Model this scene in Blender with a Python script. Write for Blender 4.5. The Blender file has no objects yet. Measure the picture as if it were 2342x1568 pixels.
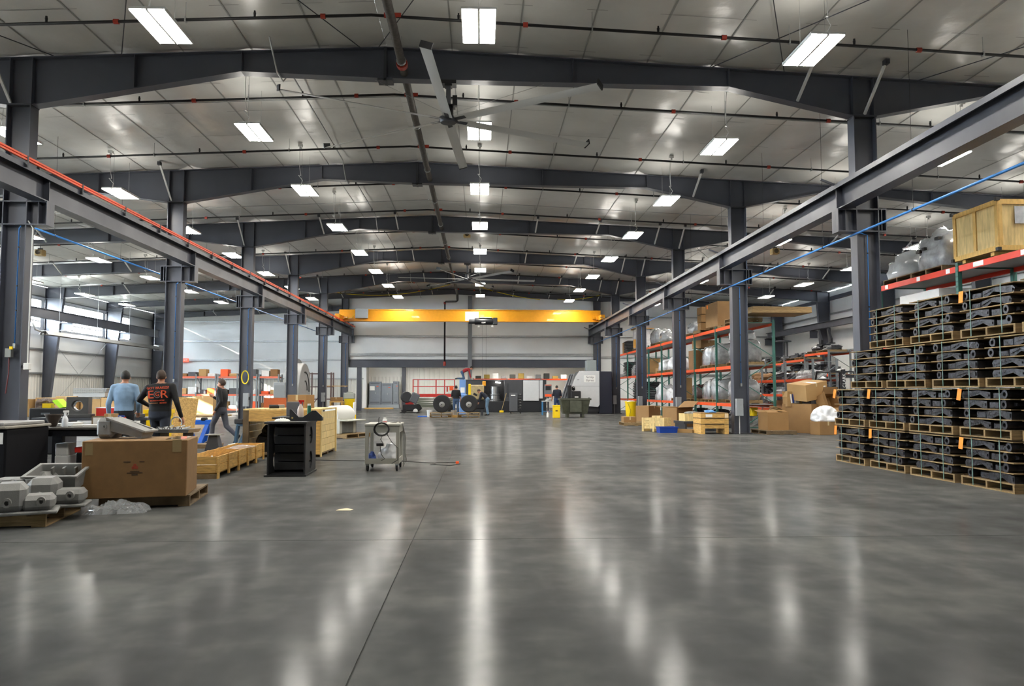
import bpy, bmesh, math, random
from mathutils import Vector, Matrix, noise as mnoise

# ------------------------------------------------------------------ camera
SC = bpy.context.scene
COL = SC.collection
R = math.radians
FPX, PCX, PCY, CAMH = 1786.0, 1171.0, 784.0, 1.36
YAW, PITCH = R(2.28), R(3.56)
cam_data = bpy.data.cameras.new('camera')
cam_data.sensor_width = 36.0
cam_data.lens = 36.0 * FPX / 2342.0
cam_data.clip_start, cam_data.clip_end = 0.05, 400
cam = bpy.data.objects.new('camera', cam_data)
cam.location = (0, 0, CAMH)
cam.rotation_euler = (R(90) + PITCH, 0, -YAW)
COL.objects.link(cam)
SC.camera = cam

# ------------------------------------------------------------------ exposure
vs = SC.view_settings
SC.display_settings.display_device = 'sRGB'
vs.view_transform = 'Standard'
vs.look = 'None'
vs.gamma = 1.0
vs.use_curve_mapping = False
vs.exposure = 1.12
LAMP_W = 46.0       # radiance of a fluorescent lamp panel
UP_W = 11.0          # uplight slot of the same fixture

# ------------------------------------------------------------------ sky and sun
world = bpy.data.worlds.new('sky')
SC.world = world
world.use_nodes = True
_wn = world.node_tree.nodes
_bg = _wn['Background']
_bg.inputs[0].default_value = (0.80, 0.90, 1.0, 1)
_bg.inputs[1].default_value = 34.0
sun_data = bpy.data.lights.new('sun', 'SUN')
sun_data.energy = 40.0
sun_data.angle = R(0.6)
sun_data.color = (1.0, 0.93, 0.82)
sun = bpy.data.objects.new('sun', sun_data)
# low sun coming in through the clerestory of the window wall
sun.rotation_euler = Vector((2.15, 1.0, -1.02)).to_track_quat('-Z', 'Y').to_euler()
COL.objects.link(sun)
try:
    SC.cycles.sample_clamp_indirect = 8.0
    SC.cycles.max_bounces = 6
    SC.cycles.diffuse_bounces = 3
    SC.cycles.glossy_bounces = 3
    SC.cycles.transparent_max_bounces = 8
    SC.cycles.caustics_reflective = False
    SC.cycles.caustics_refractive = False
except Exception:
    pass

# pixel of the photograph -> direction -> point on a known plane
_Rv = (math.cos(YAW), -math.sin(YAW), 0)
_Fv = (math.sin(YAW) * math.cos(PITCH), math.cos(YAW) * math.cos(PITCH), math.sin(PITCH))
_Uv = (-math.sin(YAW) * math.sin(PITCH), -math.cos(YAW) * math.sin(PITCH), math.cos(PITCH))
def ray(px, py):
    a, b = (px - PCX) / FPX, (PCY - py) / FPX
    return [_Fv[i] + a * _Rv[i] + b * _Uv[i] for i in range(3)]
def on_z(px, py, z=0.0):
    d = ray(px, py); t = (z - CAMH) / d[2]
    return Vector((d[0] * t, d[1] * t, z))
def on_y(px, py, y):
    d = ray(px, py); t = y / d[1]
    return Vector((d[0] * t, y, CAMH + d[2] * t))
def on_x(px, py, x):
    d = ray(px, py); t = x / d[0]
    return Vector((x, d[1] * t, CAMH + d[2] * t))
rnd = random.Random(11)
# ------------------------------------------------------------------ materials
def hexc(h, a=1.0):
    h = h.lstrip('#')
    v = [int(h[i:i + 2], 16) / 255 for i in (0, 2, 4)]
    return tuple(x / 12.92 if x <= 0.04045 else ((x + 0.055) / 1.055) ** 2.4 for x in v) + (a,)
MATS = {}
def M(name, col='#808080', rough=0.5, metal=0.0, var=0.0, scale=6.0, bump=0.0, bscale=40.0, stretch=None,
      vary=0.0, spec=0.5, coat=0.0, alpha=1.0, trans=0.0, emit=None, estr=0.0, rvar=0.0, detail=4.0, col2=None, sheen=0.0):
    if name in MATS:
        return MATS[name]
    m = bpy.data.materials.new(name); MATS[name] = m
    m.use_nodes = True
    nt = m.node_tree; N, L = nt.nodes, nt.links
    b = N['Principled BSDF']
    c = hexc(col) if isinstance(col, str) else col
    b.inputs['Base Color'].default_value = c
    b.inputs['Roughness'].default_value = rough
    b.inputs['Metallic'].default_value = metal
    b.inputs['Specular IOR Level'].default_value = spec
    b.inputs['Coat Weight'].default_value = coat
    b.inputs['Alpha'].default_value = alpha
    b.inputs['Transmission Weight'].default_value = trans
    if emit:
        b.inputs['Emission Color'].default_value = hexc(emit)
        b.inputs['Emission Strength'].default_value = estr
    if var or bump or vary or rvar:
        tc = N.new('ShaderNodeTexCoord')
        src = tc.outputs['Object']
        oi = N.new('ShaderNodeObjectInfo')
        add = N.new('ShaderNodeVectorMath'); add.operation = 'MULTIPLY_ADD'
        L.new(oi.outputs['Random'], add.inputs[0])
        add.inputs[1].default_value = (37.0, 71.0, 13.0)
        L.new(src, add.inputs[2])
        src = add.outputs[0]
        if stretch:
            mp = N.new('ShaderNodeMapping'); mp.inputs['Scale'].default_value = stretch
            L.new(src, mp.inputs['Vector']); src = mp.outputs[0]
        nz = N.new('ShaderNodeTexNoise')
        nz.inputs['Scale'].default_value = scale; nz.inputs['Detail'].default_value = detail
        L.new(src, nz.inputs['Vector'])
        out = None
        if var or col2:
            mix = N.new('ShaderNodeMix'); mix.data_type = 'RGBA'
            c2 = hexc(col2) if col2 else tuple(x * (1 - var) for x in c[:3]) + (1,)
            c1 = c if col2 else tuple(min(1, x * (1 + var * 0.5)) for x in c[:3]) + (1,)
            rp = N.new('ShaderNodeMapRange'); rp.inputs[1].default_value = 0.32; rp.inputs[2].default_value = 0.68
            L.new(nz.outputs['Fac'], rp.inputs[0])
            L.new(rp.outputs[0], mix.inputs[0])
            mix.inputs[6].default_value = c1; mix.inputs[7].default_value = c2
            out = mix.outputs[2]
        if vary:
            hs = N.new('ShaderNodeHueSaturation')
            mr = N.new('ShaderNodeMapRange')
            mr.inputs[3].default_value = 1 - vary; mr.inputs[4].default_value = 1 + vary
            L.new(oi.outputs['Random'], mr.inputs[0]); L.new(mr.outputs[0], hs.inputs['Value'])
            if out: L.new(out, hs.inputs['Color'])
            else: hs.inputs['Color'].default_value = c
            out = hs.outputs[0]
        if out: L.new(out, b.inputs['Base Color'])
        if rvar:
            mr = N.new('ShaderNodeMapRange'); mr.inputs[3].default_value = max(0.02, rough - rvar); mr.inputs[4].default_value = rough + rvar
            L.new(nz.outputs['Fac'], mr.inputs[0]); L.new(mr.outputs[0], b.inputs['Roughness'])
        if bump:
            nb = N.new('ShaderNodeTexNoise'); nb.inputs['Scale'].default_value = bscale; nb.inputs['Detail'].default_value = 3
            L.new(src, nb.inputs['Vector'])
            bp = N.new('ShaderNodeBump'); bp.inputs['Strength'].default_value = bump; bp.inputs['Distance'].default_value = 0.02
            L.new(nb.outputs['Fac'], bp.inputs['Height']); L.new(bp.outputs[0], b.inputs['Normal'])
    return m

steel = M('steel_grey_paint', '#464953', 0.42, 0.0, var=0.10, scale=1.5, rvar=0.08)
steel_d = M('steel_dark', '#34363c', 0.5, 0.1, var=0.15)
galv = M('galvanised', '#a9abab', 0.38, 0.7, var=0.12, scale=9)
galv_w = M('galvanised_white', '#c9cac8', 0.5, 0.1, var=0.06)
white_pnt = M('white_paint', '#dcdcda', 0.5, var=0.04)
wall_m = M('wall_vinyl', '#e8e9e7', 0.45, var=0.05, scale=0.6, bump=0.15, bscale=1.2)
liner_m = M('wall_liner', '#d9d7cf', 0.5, var=0.04, scale=0.8)
pipe_blk = M('pipe_black', '#17171a', 0.5, 0.2, var=0.1)
pipe_main = M('pipe_main_brown', '#4a4642', 0.55, 0.2, var=0.3, scale=14)
red_cpl = M('red_coupling', '#9c2f1c', 0.5, 0.1, var=0.15)
blue_pipe = M('blue_pipe', '#3f86d2', 0.3, 0.0, coat=0.3, vary=0.03)
orange_bar = M('orange_bar', '#f0581c', 0.45, var=0.05)
crane_y = M('crane_yellow', '#e29a12', 0.35, 0.0, var=0.06, coat=0.2)
rack_o = M('rack_orange', '#e8521f', 0.4, var=0.10, vary=0.08)
rack_g = M('rack_green', '#34665c', 0.45, var=0.10, vary=0.06)
rack_gr = M('rack_grey', '#6e7478', 0.45, 0.2, var=0.10)
deck_m = M('wire_deck', '#85888a', 0.45, 0.5)
wood_p = M('pallet_wood', '#8f7650', 0.8, var=0.35, scale=5, stretch=(1, 9, 9), bump=0.3, bscale=30, vary=0.18)
wood_d = M('pallet_wood_dark', '#6f5c42', 0.85, var=0.35, scale=5, bump=0.3, bscale=30, vary=0.2)
wood_c = M('crate_pine', '#cfa35a', 0.65, var=0.28, scale=7, stretch=(1, 1, 6), bump=0.15, bscale=40, vary=0.10)
wood_y = M('crate_pine_yellow', '#d9b163', 0.6, var=0.2, scale=6, stretch=(4, 4, 1), bump=0.1, vary=0.06)
wood_plyw = M('plywood', '#dcc183', 0.6, var=0.25, scale=4, stretch=(5, 5, 0.8), vary=0.05)
osb = M('osb', '#c9a568', 0.75, var=0.35, scale=40, bump=0.2)
card = M('cardboard', '#8f6c41', 0.75, var=0.08, scale=3, vary=0.10)
card_l = M('cardboard_light', '#a68455', 0.75, var=0.08, scale=3, vary=0.10)
card_d = M('cardboard_inside', '#7d5a35', 0.8, var=0.1, vary=0.08)
tape_m = M('tape', '#c7b48c', 0.2, coat=0.5)
paper_w = M('paper_white', '#e6e6e2', 0.6, var=0.03)
black_p = M('black_plastic', '#0d0d10', 0.45)
rubber = M('rubber', '#1b1b1d', 0.75, var=0.2, scale=20)
cast_blk = M('cast_black', '#3b3b40', 0.2, 0.3, var=0.35, scale=16, bump=0.2, bscale=60, vary=0.1)
cast_gry = M('cast_grey', '#8d8d8b', 0.55, 0.15, var=0.12, scale=8, bump=0.15, bscale=120, vary=0.08)
strap_g = M('strap_green', '#5d7a70', 0.35, coat=0.3)
tag_o = M('orange_tag', '#ff8a1c', 0.55, emit='#ff8a1c', estr=0.0)
film = M('shrink_film', '#a4a6a8', 0.16, 0.0, var=0.35, scale=5, bump=0.9, bscale=7, coat=0.6, vary=0.12)
film_w = M('shrink_film_white', '#d4d6d8', 0.2, 0.0, var=0.2, scale=5, bump=0.8, bscale=9, coat=0.5, vary=0.06)
film_clear = M('clear_film', '#e8ecee', 0.12, 0.0, alpha=0.45, bump=0.8, bscale=12, var=0.1, coat=0.4)
yel_bin = M('yellow_bin', '#f2cd08', 0.4, var=0.05)
blue_bin = M('blue_bin', '#17409a', 0.35, var=0.06)
blue_stl = M('blue_steel', '#1c5fc4', 0.4, var=0.12)
blue_gry = M('blue_grey_steel', '#4a6a84', 0.45, var=0.12)
grey_pnt = M('grey_paint', '#8b8f92', 0.45, var=0.05)
grey_cab = M('cabinet_grey', '#747a82', 0.4, var=0.04)
cart_m = M('cart_beige', '#9b9a90', 0.45, var=0.06)
red_pnt = M('red_paint', '#c32a20', 0.4, var=0.08)
cnc_w = M('machine_white', '#c6c8c9', 0.35, var=0.03)
cnc_d = M('machine_dark', '#3f4145', 0.4, var=0.06)
cnc_b = M('machine_black', '#1b1d22', 0.4, var=0.06)
dump_m = M('dumpster_olive', '#474a3c', 0.6, var=0.3, scale=5)
skin_m = M('skin', '#b98468', 0.5, var=0.06)
chrome = M('bright_steel', '#c4c6c8', 0.25, 0.9)
tan_m = M('heater_tan', '#b79a63', 0.5, var=0.15)
yellow_cord = M('yellow_cord', '#d8c21c', 0.5)
fanw = M('fan_blade', '#c3c5c4', 0.4, 0.3)

# ------------------------------------------------------------------ mesh builder
class MB:
    def __init__(s):
        s.v, s.f, s.mi, s.cur = [], [], [], 0
    def mat(s, i): s.cur = i; return s
    def add(s, vs_, fs):
        o = len(s.v); s.v += [tuple(p) for p in vs_]
        for f in fs:
            s.f.append(tuple(i + o for i in f)); s.mi.append(s.cur)
        return s
    def box(s, x0, x1, y0, y1, z0, z1):
        return s.add([(x0, y0, z0), (x1, y0, z0), (x1, y1, z0), (x0, y1, z0), (x0, y0, z1), (x1, y0, z1), (x1, y1, z1), (x0, y1, z1)],
                     [(0, 3, 2, 1), (4, 5, 6, 7), (0, 1, 5, 4), (1, 2, 6, 5), (2, 3, 7, 6), (3, 0, 4, 7)])
    def cb(s, c, sz, rot=None, ch=0.0):
        """centred box, optional rotation matrix, optional chamfer"""
        hx, hy, hz = sz[0] / 2, sz[1] / 2, sz[2] / 2
        t = MB()
        if ch <= 0: t.box(-hx, hx, -hy, hy, -hz, hz)
        else: t.cbox(-hx, hx, -hy, hy, -hz, hz, ch)
        return s.join(t, rot, c)
    def cbox(s, x0, x1, y0, y1, z0, z1, c=0.01):
        c = min(c, (x1 - x0) / 2.01, (y1 - y0) / 2.01, (z1 - z0) / 2.01)
        vs_ = []; idx = {}
        for ix, x in ((0, x0), (1, x1)):
            for iy, y in ((0, y0), (1, y1)):
                for iz, z in ((0, z0), (1, z1)):
                    dx, dy, dz = (c if ix == 0 else -c), (c if iy == 0 else -c), (c if iz == 0 else -c)
                    for k, p in enumerate(((x, y + dy, z + dz), (x + dx, y, z + dz), (x + dx, y + dy, z))):
                        idx[(ix, iy, iz, k)] = len(vs_); vs_.append(p)
        fs = []
        for a in (0, 1):
            q = [(a, 0, 0, 0), (a, 1, 0, 0), (a, 1, 1, 0), (a, 0, 1, 0)]; fs.append([idx[i] for i in (q if a else q[::-1])])
            q = [(0, a, 0, 1), (1, a, 0, 1), (1, a, 1, 1), (0, a, 1, 1)]; fs.append([idx[i] for i in (q if not a else q[::-1])])
            q = [(0, 0, a, 2), (1, 0, a, 2), (1, 1, a, 2), (0, 1, a, 2)]; fs.append([idx[i] for i in (q if a else q[::-1])])
        for a in (0, 1):
            for b in (0, 1):
                fs.append([idx[(a, b, 0, 0)], idx[(a, b, 1, 0)], idx[(a, b, 1, 1)], idx[(a, b, 0, 1)]] if a == b else [idx[(a, b, 0, 0)], idx[(a, b, 0, 1)], idx[(a, b, 1, 1)], idx[(a, b, 1, 0)]])
                q = [idx[(a, 0, b, 0)], idx[(a, 0, b, 2)], idx[(a, 1, b, 2)], idx[(a, 1, b, 0)]]; fs.append(q if a == b else q[::-1])
                q = [idx[(0, a, b, 1)], idx[(1, a, b, 1)], idx[(1, a, b, 2)], idx[(0, a, b, 2)]]; fs.append(q if a == b else q[::-1])
                for d in (0, 1):
                    q = [idx[(a, b, d, 0)], idx[(a, b, d, 1)], idx[(a, b, d, 2)]]
                    fs.append(q if (a + b + d) % 2 == 1 else q[::-1])
        return s.add(vs_, fs)
    def join(s, t, rot=None, loc=(0, 0, 0)):
        l = Vector(loc)
        pts = [(rot @ Vector(p) if rot else Vector(p)) + l for p in t.v]
        o = len(s.v); s.v += [tuple(p) for p in pts]
        for f, m in zip(t.f, t.mi):
            s.f.append(tuple(i + o for i in f)); s.mi.append(s.cur if m == 0 else m)
        return s
    def cyl(s, p0, p1, r0, r1=None, n=12, caps=True):
        r1 = r0 if r1 is None else r1
        p0, p1 = Vector(p0), Vector(p1); d = (p1 - p0)
        if d.length < 1e-7: return s
        d.normalize()
        a = d.orthogonal().normalized(); b = d.cross(a)
        vs_ = []
        for p, r in ((p0, r0), (p1, r1)):
            for i in range(n):
                t = 2 * math.pi * i / n
                vs_.append(p + (a * math.cos(t) + b * math.sin(t)) * r)
        fs = [(i, (i + 1) % n, n + (i + 1) % n, n + i) for i in range(n)]
        if caps: fs += [tuple(range(n - 1, -1, -1)), tuple(range(n, 2 * n))]
        return s.add(vs_, fs)
    def tube(s, pts, r, n=8, closed=False):
        pts = [Vector(p) for p in pts]; k = len(pts)
        rr = r if isinstance(r, (list, tuple)) else [r] * k
        vs_ = []; pa = None
        for i, p in enumerate(pts):
            if closed: d = pts[(i + 1) % k] - pts[i - 1]
            else: d = pts[min(i + 1, k - 1)] - pts[max(i - 1, 0)]
            if d.length < 1e-9: d = Vector((0, 0, 1))
            d.normalize()
            if pa is None: a = d.orthogonal().normalized()
            else:
                a = pa - d * pa.dot(d)
                a = a.normalized() if a.length > 1e-6 else d.orthogonal().normalized()
            pa = a; b = d.cross(a)
            for j in range(n):
                t = 2 * math.pi * j / n
                vs_.append(p + (a * math.cos(t) + b * math.sin(t)) * rr[i])
        fs = []
        for i in range(k if closed else k - 1):
            i2 = (i + 1) % k
            fs += [(i * n + j, i * n + (j + 1) % n, i2 * n + (j + 1) % n, i2 * n + j) for j in range(n)]
        if not closed: fs += [tuple(range(n - 1, -1, -1)), tuple(range((k - 1) * n, k * n))]
        return s.add(vs_, fs)
    def prism(s, poly, axis, a, b):
        """poly: 2-D outline; axis 'x': (y,z) 'y': (x,z) 'z': (x,y)"""
        def P(u, v, w): return {'x': (w, u, v), 'y': (u, w, v), 'z': (u, v, w)}[axis]
        n = len(poly)
        vs_ = [P(u, v, a) for u, v in poly] + [P(u, v, b) for u, v in poly]
        area = sum(poly[i][0] * poly[(i + 1) % n][1] - poly[(i + 1) % n][0] * poly[i][1] for i in range(n))
        fl = (area > 0) != (axis == 'y')
        if b < a: fl = not fl
        fs = [tuple(range(n - 1, -1, -1)), tuple(range(n, 2 * n))] + [(i, (i + 1) % n, n + (i + 1) % n, n + i) for i in range(n)]
        return s.add(vs_, fs if fl else [tuple(reversed(f)) for f in fs])
    def lathe(s, prof, n=20, c=(0, 0, 0), axis='z'):
        """prof: [(r, h)] from bottom to top"""
        vs_ = []; k = len(prof)
        for r, h in prof:
            for i in range(n):
                t = 2 * math.pi * i / n; x, y = r * math.cos(t), r * math.sin(t)
                p = {'z': (x, y, h), 'y': (x, h, -y), 'x': (h, x, y)}[axis]
                vs_.append((p[0] + c[0], p[1] + c[1], p[2] + c[2]))
        fs = []
        for j in range(k - 1):
            fs += [(j * n + i, j * n + (i + 1) % n, (j + 1) * n + (i + 1) % n, (j + 1) * n + i) for i in range(n)]
        fs += [tuple(range(n - 1, -1, -1)), tuple(range((k - 1) * n, k * n))]
        return s.add(vs_, fs)
    def ring(s, ri, ro, h0, h1, n=18, c=(0, 0, 0), axis='x'):
        t = MB()
        prof = [(ri, h0), (ri, h1), (ro, h1), (ro, h0)]
        vs_ = []
        for r, h in prof:
            for i in range(n):
                a = 2 * math.pi * i / n; x, y = r * math.cos(a), r * math.sin(a)
                p = {'z': (x, y, h), 'y': (x, h, -y), 'x': (h, x, y)}[axis]
                vs_.append((p[0] + c[0], p[1] + c[1], p[2] + c[2]))
        fs = []
        for j in range(4):
            k = (j + 1) % 4
            fs += [(j * n + i, k * n + i, k * n + (i + 1) % n, j * n + (i + 1) % n) for i in range(n)]
        return s.add(vs_, fs)
    def ell(s, c, r, nu=14, nv=8, rot=None):
        vs_ = []; fs = []
        for j in range(nv + 1):
            ph = math.pi * j / nv
            for i in range(nu):
                th = 2 * math.pi * i / nu
                p = Vector((r[0] * math.sin(ph) * math.cos(th), r[1] * math.sin(ph) * math.sin(th), -r[2] * math.cos(ph)))
                if rot: p = rot @ p
                vs_.append(p + Vector(c))
        for j in range(nv):
            fs += [(j * nu + i, j * nu + (i + 1) % nu, (j + 1) * nu + (i + 1) % nu, (j + 1) * nu + i) for i in range(nu)]
        return s.add(vs_, fs)
    def taper(s, x0, x1, y0, y1, z0, X0, X1, Y0, Y1, z1):
        return s.add([(x0, y0, z0), (x1, y0, z0), (x1, y1, z0), (x0, y1, z0), (X0, Y0, z1), (X1, Y0, z1), (X1, Y1, z1), (X0, Y1, z1)],
                     [(0, 3, 2, 1), (4, 5, 6, 7), (0, 1, 5, 4), (1, 2, 6, 5), (2, 3, 7, 6), (3, 0, 4, 7)])
    def shell(s, sx, sy, h, t, tx=None, ty=None, floor=True):
        """open-topped box centred on the origin with wall thickness t, optionally flaring to tx,ty at the rim"""
        tx = tx or sx; ty = ty or sy
        o = [(-sx / 2, -sy / 2, 0), (sx / 2, -sy / 2, 0), (sx / 2, sy / 2, 0), (-sx / 2, sy / 2, 0),
             (-tx / 2, -ty / 2, h), (tx / 2, -ty / 2, h), (tx / 2, ty / 2, h), (-tx / 2, ty / 2, h)]
        i = [(-sx / 2 + t, -sy / 2 + t, t), (sx / 2 - t, -sy / 2 + t, t), (sx / 2 - t, sy / 2 - t, t), (-sx / 2 + t, sy / 2 - t, t),
             (-tx / 2 + t, -ty / 2 + t, h), (tx / 2 - t, -ty / 2 + t, h), (tx / 2 - t, ty / 2 - t, h), (-tx / 2 + t, ty / 2 - t, h)]
        fs = [(0, 3, 2, 1)]
        for k in range(4):
            k2 = (k + 1) % 4
            fs += [(k, k2, 4 + k2, 4 + k), (8 + k2, 8 + k, 12 + k, 12 + k2), (4 + k, 4 + k2, 12 + k2, 12 + k)]
        fs.append((8, 9, 10, 11))
        return s.add(o + i, fs)
    def mesh(s, name):
        me = bpy.data.meshes.new(name); me.from_pydata(s.v, [], s.f); return me
    def build(s, name, mats, parent=None, loc=(0, 0, 0), rot=(0, 0, 0), smooth=False):
        me = s.mesh(name)
        for m in (mats if isinstance(mats, (list, tuple)) else [mats]): me.materials.append(m)
        if any(s.mi): me.polygons.foreach_set('material_index', s.mi)
        if smooth:
            me.polygons.foreach_set('use_smooth', [True] * len(me.polygons))
            if smooth == 'auto': me.set_sharp_from_angle(angle=R(40))
        me.update()
        return obj(name, me, parent, loc, rot)
def obj(name, me, parent=None, loc=(0, 0, 0), rot=(0, 0, 0)):
    o = bpy.data.objects.new(name, me); COL.objects.link(o)
    o.location = loc; o.rotation_euler = rot
    if parent is not None: o.parent = parent
    return o
def tag(o, label=None, cat=None, group=None, kind=None):
    if label: o['label'] = label
    if cat: o['category'] = cat
    if group: o['group'] = group
    if kind: o['kind'] = kind
    return o
def thing(name, label, cat, loc=(0, 0, 0), rz=0.0, group=None, rot=None):
    o = bpy.data.objects.new(name, None); COL.objects.link(o)
    o.empty_display_size = 0.1
    o.location = loc; o.rotation_euler = rot if rot else (0, 0, rz)
    return tag(o, label, cat, group)
KIDS = {}
def kids(o):
    return o.children
def dup(root, loc=None, rz=None, label=None, group=None, rot=None):
    def cp(o, par):
        c = o.copy(); COL.objects.link(c)
        if par is not None: c.parent = par
        for ch in list(o.children): cp(ch, c)
        return c
    r = cp(root, None)
    if loc is not None: r.location = loc
    if rz is not None: r.rotation_euler = (0, 0, rz)
    if rot is not None: r.rotation_euler = rot
    if label: r['label'] = label
    if group: r['group'] = group
    return r
def struct(name, mb, m, parent=None, smooth=False):
    o = mb.build(name, m, parent, smooth=smooth)
    o['kind'] = 'structure'
    return o
def text_mesh(txt, size, ext=0.001, shear=0.0, align='CENTER'):
    cu = bpy.data.curves.new('lettering', 'FONT')
    cu.body = txt; cu.size = size; cu.extrude = ext; cu.shear = shear
    cu.align_x = align; cu.align_y = 'CENTER'; cu.resolution_u = 2
    o = bpy.data.objects.new('lettering', cu); COL.objects.link(o)
    dg = bpy.context.evaluated_depsgraph_get()
    me = bpy.data.meshes.new_from_object(o.evaluated_get(dg))
    bpy.data.objects.remove(o); bpy.data.curves.remove(cu)
    return me
def lettering(txt, size, m, parent, loc, rot=(R(90), 0, 0), shear=0.0, ext=0.001, name='lettering', sx=1.0):
    me = text_mesh(txt, size, ext, shear); me.materials.clear(); me.materials.append(m)
    o = obj(name, me, parent, loc, rot); o.scale = (sx, 1, 1)
    return o
ORD = ['first', 'second', 'third', 'fourth', 'fifth', 'sixth', 'seventh', 'eighth', 'ninth', 'tenth', 'eleventh', 'twelfth']
# ------------------------------------------------------------------ the building shell
FY = [16.67, 25.15, 32.87, 40.75, 48.55, 56.35, 64.2]      # frame lines
XL, XR = -26.75, 22.3
YF, YB, YE, YK = -13.0, 66.0, 56.62, 64.6                  # front wall, low-bay back, end wall of the main bay, end wall of the window aisle
RIDGE, RX, SLOPE = 8.78, -2.08, 0.0465
CLX, CRX = -9.75, 8.43                                      # interior column lines
RLX, RRX = -9.27, 7.95                                      # crane runways
def roof(x): return RIDGE - SLOPE * abs(x - RX)

# floor: dark joint bed with a slab for each pour
conc = M('polished_concrete', '#7d7d7a', 0.2, var=0.30, scale=0.55, detail=8.0, rvar=0.08, spec=0.22)
def concrete():
    nt = conc.node_tree; N, L = nt.nodes, nt.links; b = N['Principled BSDF']
    for l in list(b.inputs['Base Color'].links) + list(b.inputs['Roughness'].links): L.remove(l)
    # dusty sealer: a thin gloss over the matt concrete
    b.inputs['Specular IOR Level'].default_value = 0.0
    gl = N.new('ShaderNodeBsdfGlossy'); fr = N.new('ShaderNodeFresnel'); fr.inputs[0].default_value = 1.42
    half = N.new('ShaderNodeMath'); half.operation = 'MULTIPLY'; half.inputs[1].default_value = 0.26
    ms = N.new('ShaderNodeMixShader'); out = [n for n in N if n.type == 'OUTPUT_MATERIAL'][0]
    L.new(fr.outputs[0], half.inputs[0]); L.new(half.outputs[0], ms.inputs[0]); L.new(b.outputs[0], ms.inputs[1]); L.new(gl.outputs[0], ms.inputs[2]); L.new(ms.outputs[0], out.inputs[0])
    geo = N.new('ShaderNodeNewGeometry')
    n1 = N.new('ShaderNodeTexNoise'); n1.inputs['Scale'].default_value = 0.45; n1.inputs['Detail'].default_value = 9; n1.inputs['Roughness'].default_value = 0.62
    n2 = N.new('ShaderNodeTexNoise'); n2.inputs['Scale'].default_value = 2.6; n2.inputs['Detail'].default_value = 8
    n3 = N.new('ShaderNodeTexNoise'); n3.inputs['Scale'].default_value = 0.9; n3.inputs['Detail'].default_value = 6
    mp = N.new('ShaderNodeMapping'); mp.inputs['Rotation'].default_value = (0, 0, 0.9); mp.inputs['Scale'].default_value = (3.2, 0.7, 1)
    L.new(geo.outputs['Position'], mp.inputs[0]); L.new(mp.outputs[0], n3.inputs['Vector'])
    for n in (n1, n2): L.new(geo.outputs['Position'], n.inputs['Vector'])
    add = N.new('ShaderNodeMath'); add.operation = 'ADD'
    m2 = N.new('ShaderNodeMath'); m2.operation = 'MULTIPLY'; m2.inputs[1].default_value = 0.55
    m3 = N.new('ShaderNodeMath'); m3.operation = 'MULTIPLY_ADD'; m3.inputs[1].default_value = 0.45
    L.new(n2.outputs['Fac'], m2.inputs[0]); L.new(n1.outputs['Fac'], add.inputs[0]); L.new(m2.outputs[0], add.inputs[1])
    L.new(n3.outputs['Fac'], m3.inputs[0]); L.new(add.outputs[0], m3.inputs[2])
    rp = N.new('ShaderNodeValToRGB')
    rp.color_ramp.elements[0].position = 0.22; rp.color_ramp.elements[0].color = hexc('#333434')
    rp.color_ramp.elements[1].position = 0.84; rp.color_ramp.elements[1].color = hexc('#83827d')
    e = rp.color_ramp.elements.new(0.5); e.color = hexc('#555655')
    dv = N.new('ShaderNodeMath'); dv.operation = 'DIVIDE'; dv.inputs[1].default_value = 1.95
    L.new(m3.outputs[0], dv.inputs[0]); L.new(dv.outputs[0], rp.inputs[0])
    # fine aggregate speckle of the ground surface
    sc_ = N.new('ShaderNodeVectorMath'); sc_.operation = 'SCALE'; sc_.inputs['Scale'].default_value = 900.0
    wn = N.new('ShaderNodeTexWhiteNoise'); wn.noise_dimensions = '3D'
    L.new(geo.outputs['Position'], sc_.inputs[0]); L.new(sc_.outputs[0], wn.inputs['Vector'])
    sp = N.new('ShaderNodeMapRange'); sp.inputs[3].default_value = 0.35; sp.inputs[4].default_value = 1.65
    L.new(wn.outputs['Value'], sp.inputs[0])
    mm = N.new('ShaderNodeMix'); mm.data_type = 'RGBA'; mm.blend_type = 'MULTIPLY'; mm.inputs[0].default_value = 1.0
    L.new(rp.outputs[0], mm.inputs[6]); L.new(sp.outputs[0], mm.inputs[7]); L.new(mm.outputs[2], b.inputs['Base Color'])
    mr = N.new('ShaderNodeMapRange'); mr.inputs[1].default_value = 0.1; mr.inputs[2].default_value = 0.9; mr.inputs[3].default_value = 0.10; mr.inputs[4].default_value = 0.21
    L.new(n3.outputs['Fac'], mr.inputs[0]); L.new(mr.outputs[0], gl.inputs['Roughness'])
concrete()
joint_m = M('joint_dark', '#2b2b2a', 0.8)
floor = struct('floor', MB().box(XL - 0.1, XR + 0.1, YF - 0.1, YB + 0.6, -0.16, -0.006), joint_m)
_xs = [XL, -18.9, -9.75, -0.62, 8.43, 15.4, XR]
_ys = [YF, -5.8, 1.4, 7.32, 16.67, 25.15, 32.87, 40.75, 48.55, 56.35, YB + 0.5]
for i in range(len(_xs) - 1):
    for j in range(len(_ys) - 1):
        MB().box(_xs[i] + 0.005, _xs[i + 1] - 0.005, _ys[j] + 0.005, _ys[j + 1] - 0.005, -0.10, 0.0).build('slab', conc, floor)

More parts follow.
